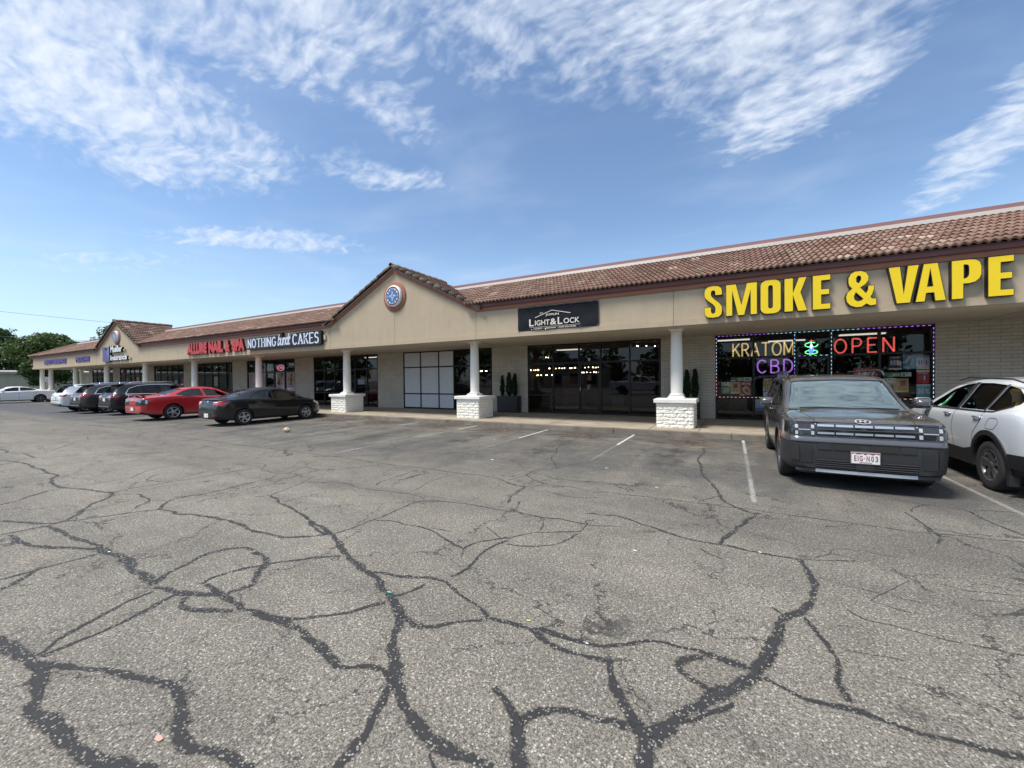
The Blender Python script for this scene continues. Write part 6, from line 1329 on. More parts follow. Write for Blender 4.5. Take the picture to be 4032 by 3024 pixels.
for sd in (1, -1):
    c.decal('taillight', roundp([(sd*.40, .84), (sd*.40, .93), (sd*.72, .95), (sd*.80, .93), (sd*.79, .86), (sd*.68, .80)], .02), 'B', M_RED, .004, .012)
    c.decal('taillight', roundp([(.02, .80), (.05, .93), (.42, .95), (.34, .88), (.15, .78)], .02), 'R' if sd < 0 else 'L', M_RED, .004, .010)
    c.decal('headlight', roundp([(3.86, .76), (3.93, .82), (4.14, .76), (4.25, .66), (4.10, .64)], .02), 'R' if sd < 0 else 'L', M_CLEAR, .004, .01); c.decal('turn_signal', [(3.92, .78), (3.95, .81), (4.06, .77), (4.02, .74)], 'R' if sd < 0 else 'L', M_AMBER, .012, .01)
    c.decal('reflector', roundp([(sd*.42, .40), (sd*.42, .44), (sd*.68, .45), (sd*.68, .41)], .01), 'B', simple('reflector_red', (.16, .01, .012), .3), .004, .008)
    c.decal('taillight_lamp', roundp([(sd*.44, .895), (sd*.44, .925), (sd*.68, .935), (sd*.66, .90)], .01), 'B', M_CLEAR, .014, .01)
c.decal('trunk_spoiler', roundp([(-.68, 1.01), (-.68, 1.05), (.68, 1.05), (.68, 1.01)], .02), 'B', P_BLK, .004, .05)
c.decal('bumper_line', [(-.76, .655), (-.76, .665), (.76, .665), (.76, .655)], 'B', M_DARK, .001, .003)
c.decal('lower_bumper', roundp([(-.62, .30), (-.60, .46), (.60, .46), (.62, .30)], .03), 'B', M_BLACKPL, .003, .006)
xf, q = c.plate('B', 0, .42); pass
c.mirror(2.98, 1.02, P_BLK, sz=.9); c.handles([1.42, 2.32], .90, P_BLK, -.02)
c.seam([(1.05, 1.02), (1.12, .85), (1.28, .66), (1.34, .30)]); c.seam([(2.07, 1.36), (2.10, .9), (2.08, .30)]); c.seam([(3.08, .93), (3.16, .7), (3.10, .30)]); c.seam([(1.34, .29), (3.1, .29)])
c.decal('badge', ell(0, .94, .06, .03), 'B', M_CHROME, .006, .006)
b = MB(); b.tube([(1.35, 0, 1.36), (1.12, 0, 1.60)], [.006, .003], 5); b.build('antenna', M_BLACKPL, RIO)

# --- red muscle sedan ------------------------------------------------
sp = base_spec(L=5.08, W=.945, R=.345, rim=.235, arch=.395, ra=1.12, fa=4.17, track=1.64, cab=(.95, 3.6), seatx=2.45, dash=3.05, dashz=1.0, seatz=.58, spokes=5, sw=.036, zclad=.28,
  top=[(0, .66), (.03, .95), (.07, 1.04), (.2, 1.075), (.6, 1.10), (.85, 1.13), (1.2, 1.27), (1.55, 1.38), (1.95, 1.455), (2.4, 1.48), (2.8, 1.45), (3.1, 1.36), (3.65, 1.07), (4.3, .98), (4.85, .87), (5.0, .76), (5.08, .5)],
  belt=[(0, .62), (.04, .90), (.1, .99), (.5, 1.04), (1.0, 1.06), (1.5, 1.07), (2.2, 1.00), (3.5, .96), (4.6, .86), (5.0, .68), (5.08, .45)],
  wid=[(0, .78), (.04, .86), (.15, .91), (.5, .935), (1.2, .945), (4.3, .94), (4.8, .88), (5.0, .78), (5.08, .62)],
  roofw=[(0, .70), (.6, .74), (1.2, .64), (1.8, .60), (2.6, .61), (3.1, .66), (3.6, .78), (4.6, .76), (5.08, .5)],
  bot=[(0, .36), (.3, .26), (.7, .22), (4.5, .20), (5.08, .26)],
  side=[{'p': roundp([(1.24, 1.135), (1.40, 1.09), (1.62, 1.05), (2.33, 1.035), (2.27, 1.375), (2.0, 1.375), (1.65, 1.30)], .03)}, {'p': roundp([(2.44, 1.035), (2.39, 1.375), (2.62, 1.37), (2.92, 1.30), (3.30, 1.12), (3.38, 1.03)], .04)}],
  tops=[([(3.05, -.56), (3.05, .56), (3.58, .70), (3.58, -.70)], .96), ([(.92, -.62), (.92, .62), (1.62, .52), (1.62, -.52)], 1.0)],
  topglass=[('windshield', [(3.05, -.56), (3.05, .56), (3.58, .70), (3.58, -.70)], M_CARGL), ('rear_window', [(.92, -.62), (.92, .62), (1.62, .52), (1.62, -.52)], M_CARGLD)])
CHG = place('bright red muscle sedan with rear spoiler, parked left of the black sedan', 'car', -21.92, 7.04)
c = Car(sp, CHG, P_RED, P_RED)
for sd in (1, -1):
    c.decal('taillight', roundp([(sd*.34, .71), (sd*.38, .95), (sd*.85, .96), (sd*.87, .72)], .02), 'B', M_SMOKE, .004, .012)
    c.decal('taillight', roundp([(.02, .72), (.02, .95), (.22, .95), (.20, .73)], .02), 'R' if sd < 0 else 'L', M_SMOKE, .004, .010); c.decal('backup_lamp', roundp([(.14, .76), (.14, .93), (.20, .93), (.19, .77)], .01), 'R' if sd < 0 else 'L', M_CLEAR, .012, .006)
c.decal('trunk_panel', roundp([(-.34, .70), (-.37, .96), (.37, .96), (.34, .70)], .02), 'B', P_RED, .002, .008); c.seam([(-.86, .69), (.86, .69)], 'B')
c.decal('bumper_line', [(-.88, .40), (-.88, .41), (.88, .41), (.88, .40)], 'B', M_DARK, .001, .003)
b = MB(); b.prism([(.02, 1.12), (.22, 1.135), (.24, 1.15), (.06, 1.16), (0, 1.14)], 'y', -.74, .74)
for y in (-.66, .66, 0): b.prism([(.08, 1.04), (.18, 1.05), (.20, 1.13), (.10, 1.12)], 'y', y-.05, y+.05)
b.build('spoiler', P_RED, CHG, weld=False)
xf, q = c.plate('B', 0, .53); pass
c.mirror(3.25, 1.08, P_RED); c.handles([1.52, 2.62], .955, P_RED, -.01)
c.seam([(1.18, 1.2), (1.12, 1.05), (1.25, .90), (1.50, .70), (1.54, .3)]); c.seam([(2.36, 1.4), (2.40, .9), (2.36, .3)]); c.seam([(3.4, 1.0), (3.45, .7), (3.38, .3)]); c.seam([(1.54, .42), (3.7, .42)], w=.004, name='sill_line')
c.decal('badge', ell(0, .93, .05, .03), 'B', M_CHROME, .012, .006)

# --- three crossovers ------------------------------------------------
def suv(label, x, yr, paint, clad, L=4.8, W=.95, H=1.70, chrome=True, roofrail=True, rim=M_ALLOY, z0=0.0, lamp='long', zcl=.40, glass=M_CARGLD, ra=1.05, body_rear=0.0):
    k = H/1.70
    sp = base_spec(L=L, W=W, R=.36, rim=.245, arch=.42, ra=ra, fa=ra+2.78, track=1.64, cab=(.42, L-1.25), seatx=L*.53, dash=L*.66, dashz=1.10, seatz=.78, spokes=5, split=True, sw=.02, rimmat=rim, zclad=zcl, crown=.05,
      top=[(0, .70), (.03, 1.02*k), (.10, 1.12*k), (.25, 1.36*k), (.42, 1.58*k), (.55, 1.635*k), (1.0, 1.675*k), (2.0, 1.70*k), (L-2.0, 1.665*k), (L-1.72, 1.59*k), (L-1.0, 1.13*k), (L-.5, 1.05*k), (L-.15, .90), (L-.05, .75), (L, .55)],
      belt=[(0, .66), (.03, .98*k), (.12, 1.06*k), (.5, 1.10*k), (1.5, 1.07*k), (3.2, 1.03*k), (L-.9, .98), (L-.2, .82), (L, .48)],
      wid=[(0, .76), (.04, .84), (.12, .895), (.35, W-.015), (.8, W), (L-.9, W), (L-.4, W-.05), (L-.1, W-.18), (L, W-.32)],
      roofw=[(0, .72), (.3, .68), (.6, .65), (1.5, .66), (L-2.0, .66), (L-1.5, .70), (L-1.0, .78), (L, .55)],
      bot=[(0, .42), (.25, .33), (.7, .26), (L-.8, .24), (L, .32)],
      side=[{'p': roundp([(.62, 1.14*k), (.78, 1.38*k), (1.12, 1.505*k), (1.18, 1.12*k)], .03), 'm': glass}, {'p': roundp([(1.26, 1.12*k), (1.20, 1.52*k), (1.55, 1.56*k), (2.02, 1.57*k), (2.06, 1.11*k)], .03), 'm': glass}, {'p': roundp([(2.15, 1.105*k), (2.12, 1.57*k), (2.5, 1.56*k), (2.82, 1.49*k), (3.28, 1.22*k), (3.36, 1.09*k)], .04)}],
      tops=[([(L-1.68, -.58), (L-1.68, .58), (L-1.06, .74), (L-1.06, -.74)], 1.0*k), ([(.10, -.60), (.10, .60), (.40, .56), (.40, -.56)], 1.17*k)],
      topglass=[('windshield', [(L-1.68, -.58), (L-1.68, .58), (L-1.06, .74), (L-1.06, -.74)], M_CARGL), ('rear_window', [(.10, -.60), (.10, .60), (.40, .56), (.40, -.56)], glass)])
    e = place(label, 'car', x, yr); c = Car(sp, e, paint, clad)
    for sd in (1, -1):
        v = 'R' if sd < 0 else 'L'
        if lamp == 'long':
            c.decal('taillight', roundp([(sd*.42, .98), (sd*.46, 1.06), (sd*.80, 1.07), (sd*.82, .94), (sd*.60, .93)], .02), 'B', M_RED); c.decal('taillight', roundp([(.02, .94), (.02, 1.06), (.26, 1.07), (.42, 1.02), (.24, .95)], .02), v, M_RED)
        elif lamp == 'chev':
            c.decal('taillight', roundp([(sd*.50, .95), (sd*.56, 1.03), (sd*.80, 1.05), (sd*.80, .95)], .02), 'B', M_RED); c.decal('taillight', roundp([(.02, .93), (.02, 1.05), (.24, 1.07), (.30, 1.05), (.20, .93)], .02), v, M_RED); c.decal('backup_lamp', roundp([(sd*.52, 1.0), (sd*.56, 1.04), (sd*.70, 1.045), (sd*.66, 1.0)], .01), 'B', M_CLEAR, .014, .008)
        else:
            c.decal('taillight', roundp([(sd*.38, .96), (sd*.44, 1.05), (sd*.80, 1.05), (sd*.82, .93), (sd*.55, .92)], .03), 'B', M_RED); c.decal('taillight', roundp([(.02, .93), (.02, 1.05), (.22, 1.06), (.34, 1.01), (.20, .94)], .03), v, M_RED); c.decal('backup_lamp', roundp([(sd*.5, .945), (sd*.5, .97), (sd*.7, .97), (sd*.7, .945)], .01), 'B', M_CLEAR, .014, .008)
        if chrome:
            P = [(.55, 1.125*k), (.74, 1.40*k), (1.12, 1.545*k), (1.6, 1.595*k), (2.4, 1.60*k), (2.86, 1.525*k), (3.34, 1.24*k)]
            Q = [(x_+.0, z_-.022) for x_, z_ in P[::-1]]; Q[-1] = (P[0][0]+.05, P[0][1]+.005)
            c.decal('window_trim', P+Q, v, M_CHROME, .003, .008, grid=.2); c.decal('window_trim', [(.55, 1.10*k), (.55, 1.125*k), (3.38, 1.085*k), (3.38, 1.062*k)], v, M_CHROME, .003, .008, grid=.2)
        if roofrail:
            b = MB(); yy = sd*.62; b.tube([(.75, yy, 1.60*k), (.85, yy, 1.70*k), (1.5, yy, 1.735*k), (L-2.4, yy, 1.735*k), (L-2.1, yy, 1.70*k), (L-2.02, yy, 1.62*k)], .018, 6); b.build('roof_rail', M_CHROME, e)
    c.decal('tail_panel', [(-.46, .72), (-.46, .90), (.46, .90), (.46, .72)], 'B', M_BLACKPL if lamp != 'chev' else paint, .002, .006)
    b = MB(); b.prism([(.20, 1.60*k), (.62, 1.655*k), (.62, 1.62*k), (.30, 1.56*k)], 'y', -.62, .62); b.build('roof_spoiler', M_BLACKPL if paint is not P_WHT else M_BLACKPL, e)
    xf, q = c.plate('B', 0, .82 if lamp != 'chev' else .80); c.decal('tailgate_trim', [(-.45, .935), (-.45, .955), (.45, .955), (.45, .935)], 'B', M_CHROME, .004, .008)
    c.decal('rear_bumper', [(-.80, .44), (-.84, .64 if lamp != 'chev' else .52), (.84, .64 if lamp != 'chev' else .52), (.80, .44)], 'B', M_BLACKPL if lamp != 'chev' else M_GREYPL, .003, .02, grid=.12)
    c.seam([(-.74, .70), (.74, .70)], 'B'); c.decal('bumper_trim', [(-.70, .46), (-.70, .485), (.70, .485), (.70, .46)], 'B', M_CHROME if lamp != 'chev' else M_GREYPL, .026, .008)
    c.decal('rear_wiper', [(-.05, 1.17*k), (-.05, 1.185*k), (.36, 1.21*k), (.36, 1.195*k)], 'B', M_BLACKPL, .02, .02)
    c.mirror(L-1.35, 1.16*k, paint); c.handles([1.45, 2.40], 1.0*k, paint)
    c.seam([(1.22, 1.1*k), (1.30, .9), (1.55, .70), (1.58, .38)]); c.seam([(2.10, 1.58*k), (2.12, .9), (2.10, .38)]); c.seam([(3.42, 1.05*k), (3.46, .8), (3.40, .38)])
    c.ring(clad, .055)
    return c
suv('black crossover with chrome window trim and roof rails left of the red sedan', -27.15, 7.66, P_BK2, M_BLACKPL, lamp='wrap')
suv('dark grey crossover with chrome window trim between the white and the black crossovers', -30.2, 7.40, P_GRY, M_BLACKPL, L=4.7, W=.94, H=1.68, lamp='long')
suv('white crossover, leftmost of the row parked nose-in at the kerb', -32.82, 7.28, P_WHT, M_GREYPL, L=4.65, W=.92, H=1.66, lamp='chev', chrome=False, roofrail=False)

# --- far white sedan, seen from its side --------------------------------
sp = base_spec(L=5.04, W=.95, R=.35, rim=.24, arch=.40, ra=1.10, fa=4.15, track=1.64, cab=(.95, 3.6), seatx=2.45, dash=3.05, dashz=1.0, seatz=.58, spokes=5, sw=.03, rimmat=M_ALLOYD, zclad=.26,
  top=[(0, .66), (.03, .92), (.08, 1.02), (.3, 1.06), (.8, 1.12), (1.3, 1.28), (1.8, 1.42), (2.3, 1.48), (2.7, 1.47), (3.1, 1.36), (3.65, 1.08), (4.3, .99), (4.85, .86), (5.0, .72), (5.04, .5)],
  belt=[(0, .60), (.04, .86), (.12, .97), (.6, 1.03), (1.5, 1.06), (2.4, 1.01), (3.5, .96), (4.6, .85), (5.0, .62), (5.04, .45)],
  wid=[(0, .78), (.04, .85), (.15, .90), (.5, .94), (1.2, .95), (4.3, .945), (4.8, .86), (5.04, .62)],
  roofw=[(0, .70), (.6, .74), (1.2, .64), (1.8, .60), (2.6, .61), (3.1, .66), (3.6, .78), (4.6, .76), (5.04, .5)],
  bot=[(0, .36), (.3, .26), (.7, .20), (4.5, .18), (5.04, .26)],
  side=[{'p': roundp([(1.25, 1.14), (1.55, 1.09), (2.28, 1.065), (2.24, 1.385), (1.95, 1.385), (1.50, 1.28)], .04), 'm': M_CARGLD}, {'p': roundp([(2.36, 1.06), (2.32, 1.39), (2.62, 1.38), (2.92, 1.30), (3.32, 1.12), (3.38, 1.03)], .04), 'm': M_CARGLD}],
  tops=[([(3.05, -.56), (3.05, .56), (3.58, .70), (3.58, -.70)], .96), ([(.98, -.62), (.98, .62), (1.75, .52), (1.75, -.52)], 1.02)],
  topglass=[('windshield', [(3.05, -.56), (3.05, .56), (3.58, .70), (3.58, -.70)], M_CARGL), ('rear_window', [(.98, -.62), (.98, .62), (1.75, .52), (1.75, -.52)], M_CARGLD)])
FW = place('white sedan with dark wheels at the far left edge, seen from its side', 'car', -53.9, 11.95, nose=-1)
c = Car(sp, FW, P_WHT, P_WHT)
for v in 'LR':
    c.decal('taillight', roundp([(.02, .86), (.02, 1.0), (.16, 1.0), (.12, .87)], .02), v, M_SMOKE)
    c.decal('reflector', roundp([(.25, .60), (.25, .64), (.42, .64), (.40, .60)], .01), v, M_RED)
c.decal('taillight', roundp([(-.85, .88), (-.85, 1.0), (.85, 1.0), (.85, .88)], .02), 'B', M_SMOKE)
c.decal('rear_diffuser', roundp([(-.7, .38), (-.7, .5), (.7, .5), (.7, .38)], .02), 'B', M_BLACKPL)
b = MB(); b.prism([(-.01, 1.07), (.18, 1.085), (.20, 1.10), (.02, 1.115)], 'y', -.70, .70); b.build('spoiler', M_BLACKPL, FW)
c.handles([1.55, 2.65], .97, P_WHT); c.mirror(3.25, 1.08, P_WHT)
c.seam([(1.2, 1.15), (1.3, .9), (1.52, .7), (1.54, .3)]); c.seam([(2.30, 1.4), (2.36, .9), (2.34, .3)]); c.seam([(3.4, 1.0), (3.45, .7), (3.38, .3)])

# --- white compact crossover at the right edge --------------------------------
sp = base_spec(L=4.57, W=.92, R=.358, rim=.238, arch=.425, ra=.98, fa=3.635, track=1.60, cab=(.50, 3.4), seatx=2.35, dash=2.95, dashz=1.05, seatz=.72, spokes=5, split=True, sw=.026, rimmat=M_ALLOYD, zclad=.50, crown=.06, shoulder=.045,
  top=[(0, .75), (.03, 1.02), (.10, 1.12), (.3, 1.32), (.55, 1.50), (.9, 1.585), (1.5, 1.635), (2.1, 1.64), (2.5, 1.60), (2.85, 1.50), (3.45, 1.17), (3.7, 1.09), (4.2, 1.0), (4.45, .88), (4.53, .72), (4.57, .5)],
  belt=[(0, .70), (.03, .95), (.12, 1.05), (.5, 1.14), (.9, 1.12), (1.4, 1.085), (2.6, 1.06), (3.4, 1.04), (4.1, .94), (4.45, .78), (4.57, .45)],
  wid=[(0, .70), (.05, .80), (.15, .86), (.4, .905), (.8, .92), (1.4, .915), (2.2, .905), (3.4, .92), (4.0, .90), (4.4, .76), (4.57, .55)],
  roofw=[(0, .62), (.5, .62), (1.2, .63), (2.2, .64), (2.8, .68), (3.4, .77), (4.57, .5)],
  bot=[(0, .45), (.25, .36), (.7, .27), (3.8, .24), (4.57, .32)],
  side=[{'p': roundp([(.60, 1.26), (.62, 1.34), (.90, 1.47), (1.16, 1.515), (1.20, 1.15), (.95, 1.155)], .03), 'm': M_CARGLD}, {'p': roundp([(1.25, 1.145), (1.21, 1.52), (1.60, 1.545), (1.92, 1.54), (2.02, 1.125)], .03), 'm': M_CARGLD}, {'p': roundp([(2.12, 1.12), (2.04, 1.535), (2.30, 1.51), (2.62, 1.42), (3.02, 1.22), (3.20, 1.10)], .03)}],
  tops=[([(2.80, -.56), (2.80, .56), (3.40, .74), (3.40, -.74)], 1.05), ([(.14, -.58), (.14, .58), (.50, .52), (.50, -.52)], 1.17)],
  topglass=[('windshield', [(2.80, -.56), (2.80, .56), (3.40, .74), (3.40, -.74)], M_CARGL), ('rear_window', [(.14, -.58), (.14, .58), (.50, .52), (.50, -.52)], M_CARGLD)])
HR = place('silvery white crossover with black cladding cut off by the right edge', 'car', 3.98, 7.10)
c = Car(sp, HR, P_HRV, M_BLACKPL)
c.ring(M_BLACKPL, .07, .016)
for v in 'LR':
    c.decal('taillight', roundp([(.02, 1.05), (.03, 1.14), (.14, 1.15), (.20, 1.12), (.14, 1.06)], .02), v, simple('dark_tail_lens', (.08, .008, .01), .15, coat=.6))
    c.decal('sill_cladding', [(1.42, .28), (1.40, .56), (1.7, .50), (2.9, .50), (3.2, .58), (3.2, .28)], v, M_BLACKPL, .004, .018, grid=.15)
    c.decal('rear_cladding', [(.06, .40), (.06, .62), (.50, .60), (.58, .42)], v, M_BLACKPL, .004, .014, grid=.15)
    c.decal('window_frame', [(1.205, 1.14), (1.17, 1.53), (1.20, 1.53), (1.245, 1.14)], v, M_BLACKPL, .003, .006); c.decal('window_frame', [(2.03, 1.12), (1.93, 1.55), (2.03, 1.55), (2.11, 1.11)], v, M_BLACKPL, .003, .006)
    c.decal('window_trim', [(.66, 1.225), (.66, 1.245), (.95, 1.15), (1.25, 1.135), (3.22, 1.098), (3.22, 1.08), (1.25, 1.118), (.95, 1.133)], v, M_BLACKPL, .003, .008, grid=.15)
fp = [(.72, .97), (.72, .90), (.80, .86), (1.0, .86), (1.03, .95), (1.02, 1.02), (.80, 1.02)]
c.seam(roundp([(.74, .99), (.84, .89), (1.06, .885), (1.04, .96), (.96, 1.05), (.76, 1.05)], .04)+[(.745, .985)], 'L', .004, 'fuel_door_seam')
c.seam([(1.18, 1.12), (1.22, .98), (1.42, .78), (1.46, .52)]); c.seam([(2.08, 1.1), (2.13, .8), (2.06, .50)]); c.seam([(3.24, 1.08), (3.30, .8), (3.22, .5)])
c.handles([1.30, 2.28], 1.035, M_ALLOY, -.01); c.mirror(3.02, 1.17, P_HRV, sz=1.15)
b = MB(); b.tube([(.8, .64, 1.56), (1.0, .66, 1.61), (2.2, .66, 1.63), (2.5, .66, 1.58)], .012, 6); b.build('roof_moulding', M_BLACKPL, HR)
b = MB(); b.box(.50, .56, .80, .90, .16, .46); b.build('mud_flap', M_BLACKPL, HR)

# --- big grey boxy SUV facing the camera --------------------------------
sp = base_spec(L=4.83, W=.95, R=.37, rim=.25, arch=.43, ra=1.11, fa=3.925, track=1.66, cab=(.35, 3.75), seatx=2.7, dash=3.30, dashz=1.14, seatz=.82, spokes=5, split=True, sw=.02, rimmat=M_ALLOYD, zclad=.42, crown=.03, shoulder=.045,
  top=[(0, .8), (.02, 1.3), (.06, 1.58), (.15, 1.655), (.5, 1.70), (1.5, 1.72), (2.5, 1.70), (2.86, 1.655), (2.95, 1.615), (3.28, 1.40), (3.62, 1.175), (3.74, 1.125), (4.2, 1.085), (4.62, 1.045), (4.72, 1.02), (4.775, .985), (4.80, .93), (4.83, .62)],
  belt=[(0, .75), (.02, 1.08), (.1, 1.12), (1.5, 1.12), (3.4, 1.09), (3.8, 1.065), (4.3, 1.035), (4.62, 1.0), (4.76, .955), (4.80, .90), (4.83, .58)],
  wid=[(0, .84), (.05, .90), (.2, .945), (1.0, .95), (3.6, .95), (4.2, .95), (4.5, .935), (4.66, .90), (4.75, .865), (4.80, .83), (4.83, .77)],
  roofw=[(0, .74), (.3, .76), (2.6, .76), (3.0, .77), (3.6, .82), (3.9, .86), (4.5, .86), (4.75, .82), (4.83, .70)],
  bot=[(0, .45), (.3, .33), (.8, .27), (4.3, .26), (4.7, .27), (4.83, .32)],
  side=[{'p': roundp([(.35, 1.17), (.38, 1.54), (1.12, 1.56), (1.14, 1.16)], .03), 'm': M_CARGLD}, {'p': roundp([(1.24, 1.16), (1.22, 1.565), (2.05, 1.565), (2.07, 1.15)], .03), 'm': M_CARGLD}, {'p': roundp([(2.16, 1.15), (2.14, 1.56), (2.70, 1.53), (3.02, 1.40), (3.38, 1.17), (3.40, 1.13)], .03)}],
  tops=[([(2.95, -.66), (2.95, .66), (3.66, .78), (3.66, -.78)], 1.09)],
  topglass=[('windshield', [(2.95, -.66), (2.95, .66), (3.66, .78), (3.66, -.78)], M_WSH)])
SF = place('large dark grey boxy SUV facing the camera with a red-lettered front plate', 'car', 1.57, 11.62, nose=-1)
c = Car(sp, SF, P_SFE, M_BLACKPL)
M_DRL = simple('lamp_white', (.42, .44, .46), .3, coat=.4, var=.03); M_BUMP = simple('bumper_grey', (.024, .025, .027), .5, var=.06); M_BPN = simple('bumper_panel_grey', (.017, .018, .019), .55); M_SILV = simple('skid_silver', (.50, .50, .50), .35, metal=.7, var=.05)
M_GRILB = simple('grille_silver', (.55, .57, .60), .28, metal=.8, var=.04)
c.ring(M_BUMP, .07, .014)
def RC(x0, x1, z0, z1, r=.008): return roundp([(x0, z0), (x1, z0), (x1, z1), (x0, z1)], r, 2)
# lower bumper shell
o = c.decal('bumper', [(-.82, .33), (-.86, .70), (.86, .70), (.82, .33)], 'F', M_BUMP, .002, .022, grid=.07)
for v in 'LR': c.decal('bumper', [(4.42, .34), (4.50, .70), (4.80, .70), (4.80, .34)], v, M_BUMP, .002, .014, grid=.07)
b = MB(); pr_ = None
for i in range(41):
    y = -.86+1.72*i/40; ring = []
    for z, o_ in ((.782, .003), (.765, .020), (.712, .040), (.700, .036), (.695, .004)):
        h_ = c.bvh.ray_cast(Vector((sp.L+2, y, z)), Vector((-1, 0, 0)))[0]; ring.append(Vector((h_.x+o_, y, z)))
    if pr_:
        for k in range(4): b.face([pr_[k], ring[k], ring[k+1], pr_[k+1]], None, True)
    pr_ = ring
b.build('bumper_lip', P_SFE, SF)
g = c.decal('grille', [(-.555, .795), (-.555, .972), (.555, .972), (.555, .795)], 'F', M_SMOKE, .003, .010, grid=.07)
for i in range(5):
    y0 = -.538+.217*i
    for z0, z1 in ((.930, .962), (.824, .852)): c.decal('grille_bar', RC(y0, y0+.198, z0, z1, .004), 'F', M_GRILB, .018, .012, parent=g, grid=.06)
c.decal('grille_slat', RC(-.565, .565, .886, .900, .002), 'F', M_GREYPL, .016, .006, parent=g, grid=.06)
for sd in (1, -1):
    h = c.decal('headlight', [(sd*.562, .79), (sd*.562, .968), (sd*.825, .966), (sd*.835, .80)], 'F', M_SMOKE, .004, .012, grid=.05)
    c.decal('headlight_glass', roundp([(4.60, .82), (4.58, .985), (4.80, .985), (4.80, .80)], .01), 'L' if sd > 0 else 'R', M_SMOKE, .004, .010, grid=.05)
    for y0, y1, z0, z1 in ((.575, .612, .900, .950), (.575, .612, .805, .860), (.620, .768, .874, .888), (.772, .808, .900, .950), (.772, .808, .805, .860)):
        c.decal('lamp_segment', RC(min(sd*y0, sd*y1), max(sd*y0, sd*y1), z0, z1, .004), 'F', M_DRL, .012, .006, parent=h, grid=.05)
    c.decal('vent', RC(min(sd*.76, sd*.845), max(sd*.76, sd*.845), .42, .66, .01), 'F', M_DARK, .026, .004, grid=.06)
    c.decal('bumper_panel', RC(min(sd*.60, sd*.75), max(sd*.60, sd*.75), .40, .66, .01), 'F', M_BPN, .026, .004, grid=.06)
    c.decal('turn_signal', [(4.33, .64), (4.34, .80), (4.36, .80), (4.35, .64)], 'L' if sd > 0 else 'R', M_AMBER, .012, .012)
for y0, y1 in ((-.36, -.06), (.06, .36)):
    vv = c.decal('air_intake', RC(y0, y1, .60, .685, .006), 'F', M_DARK, .026, .003, grid=.07)
c.decal('bumper_panel', RC(-.54, -.38, .60, .69, .006), 'F', M_BPN, .026, .004, grid=.07); c.decal('bumper_panel', RC(.38, .54, .60, .69, .006), 'F', M_BPN, .026, .004, grid=.07)
lg = c.decal('lower_grille', RC(-.565, .565, .335, .475, .008), 'F', M_DARK, .024, .004, grid=.07)
for z in (.352, .382, .412, .442): c.decal('grille_slat', RC(-.56, .56, z, z+.009, .002), 'F', M_GREYPL, .030, .008, parent=lg, grid=.07)
c.decal('sensor_panel', RC(-.10, .10, .34, .45, .008), 'F', M_BUMP, .034, .006, grid=.07)
b = MB(); 
for A in (1,):
    P = []
    for i in range(21):
        y = -.80+1.6*i/20; xx = 4.845-.06*(abs(y)/.8)**3; P.append((xx, y))
    for (x0, y0), (x1, y1) in zip(P, P[1:]): 
        for zz0, zz1, dx, m in ((.262, .305, .0, M_SILV if abs(y0+y1)/2 < .58 else M_BUMP),): 
            b.face([(x0+.012, y0, zz0), (x1+.012, y1, zz0), (x1+.004, y1, zz1), (x0+.004, y0, zz1)], m); b.face([(x0-.10, y0, zz1+.005), (x0+.004, y0, zz1), (x1+.004, y1, zz1), (x1-.10, y1, zz1+.005)], m); b.face([(x0-.12, y0, zz0-.01), (x1-.12, y1, zz0-.01), (x1+.012, y1, zz0), (x0+.012, y0, zz0)], m)
b.build('skid_plate', None, SF)
b = MB(); b.box(4.3, 4.74, -.74, .74, .22, .29); b.build('undertray', M_BLACKPL, SF)
# badge
c.decal('badge', ell(0, 1.012, .092, .028, 0, 24), 'F', M_DRL, .006, .010, grid=.05)
c.decal('badge_centre', ell(0, 1.012, .072, .019, 0, 20), 'F', M_SMOKE, .017, .003, grid=.05)
for q in ([(-.045, 1.0), (-.025, 1.0), (-.010, 1.024), (-.030, 1.024)], [(.010, 1.0), (.030, 1.0), (.045, 1.024), (.025, 1.024)], [(-.03, 1.009), (.03, 1.009), (.033, 1.015), (-.027, 1.015)]): c.decal('badge_bar', q, 'F', M_DRL, .021, .002, grid=.05)
# plate, moved a little to the car's right as in the photo: centred
hx = 4.885
b = MB(); b.box(hx-.03, hx, -.165, .165, .425, .600); fr = b.build('plate_frame', simple('plate_bracket', (.12, .12, .125), .5), SF)
b = MB(); b.box(hx, hx+.003, -.155, .155, .433, .590); pl = b.build('licence_plate', PW, SF, bevel=.002)
b = MB(); xs_ = np.linspace(-.150, .150, 19); rr = random.Random(9); low = [.560+.018*abs(math.sin(x*40))-.01*rr.random() for x in xs_]
b.face([(hx+.0038, x, z) for x, z in zip(xs_, low)]+[(hx+.0038, .150, .586), (hx+.0038, -.150, .586)]); b.build('plate_band', PMA, pl)
[rear_text(c, ch_, hx+.004, y_, y_+w_, .468 if ch_ != '-' else .504, .548 if ch_ != '-' else .514, PMA, pl, True) for ch_, y_, w_ in (('E', -.125, .026), ('I', -.086, .008), ('G', -.066, .034), ('-', -.020, .014), ('N', .010, .034), ('0', .060, .030), ('3', .105, .030))]; rear_text(c, 'COLORADO', hx+.004, -.07, .07, .442, .457, PMA, pl, True)
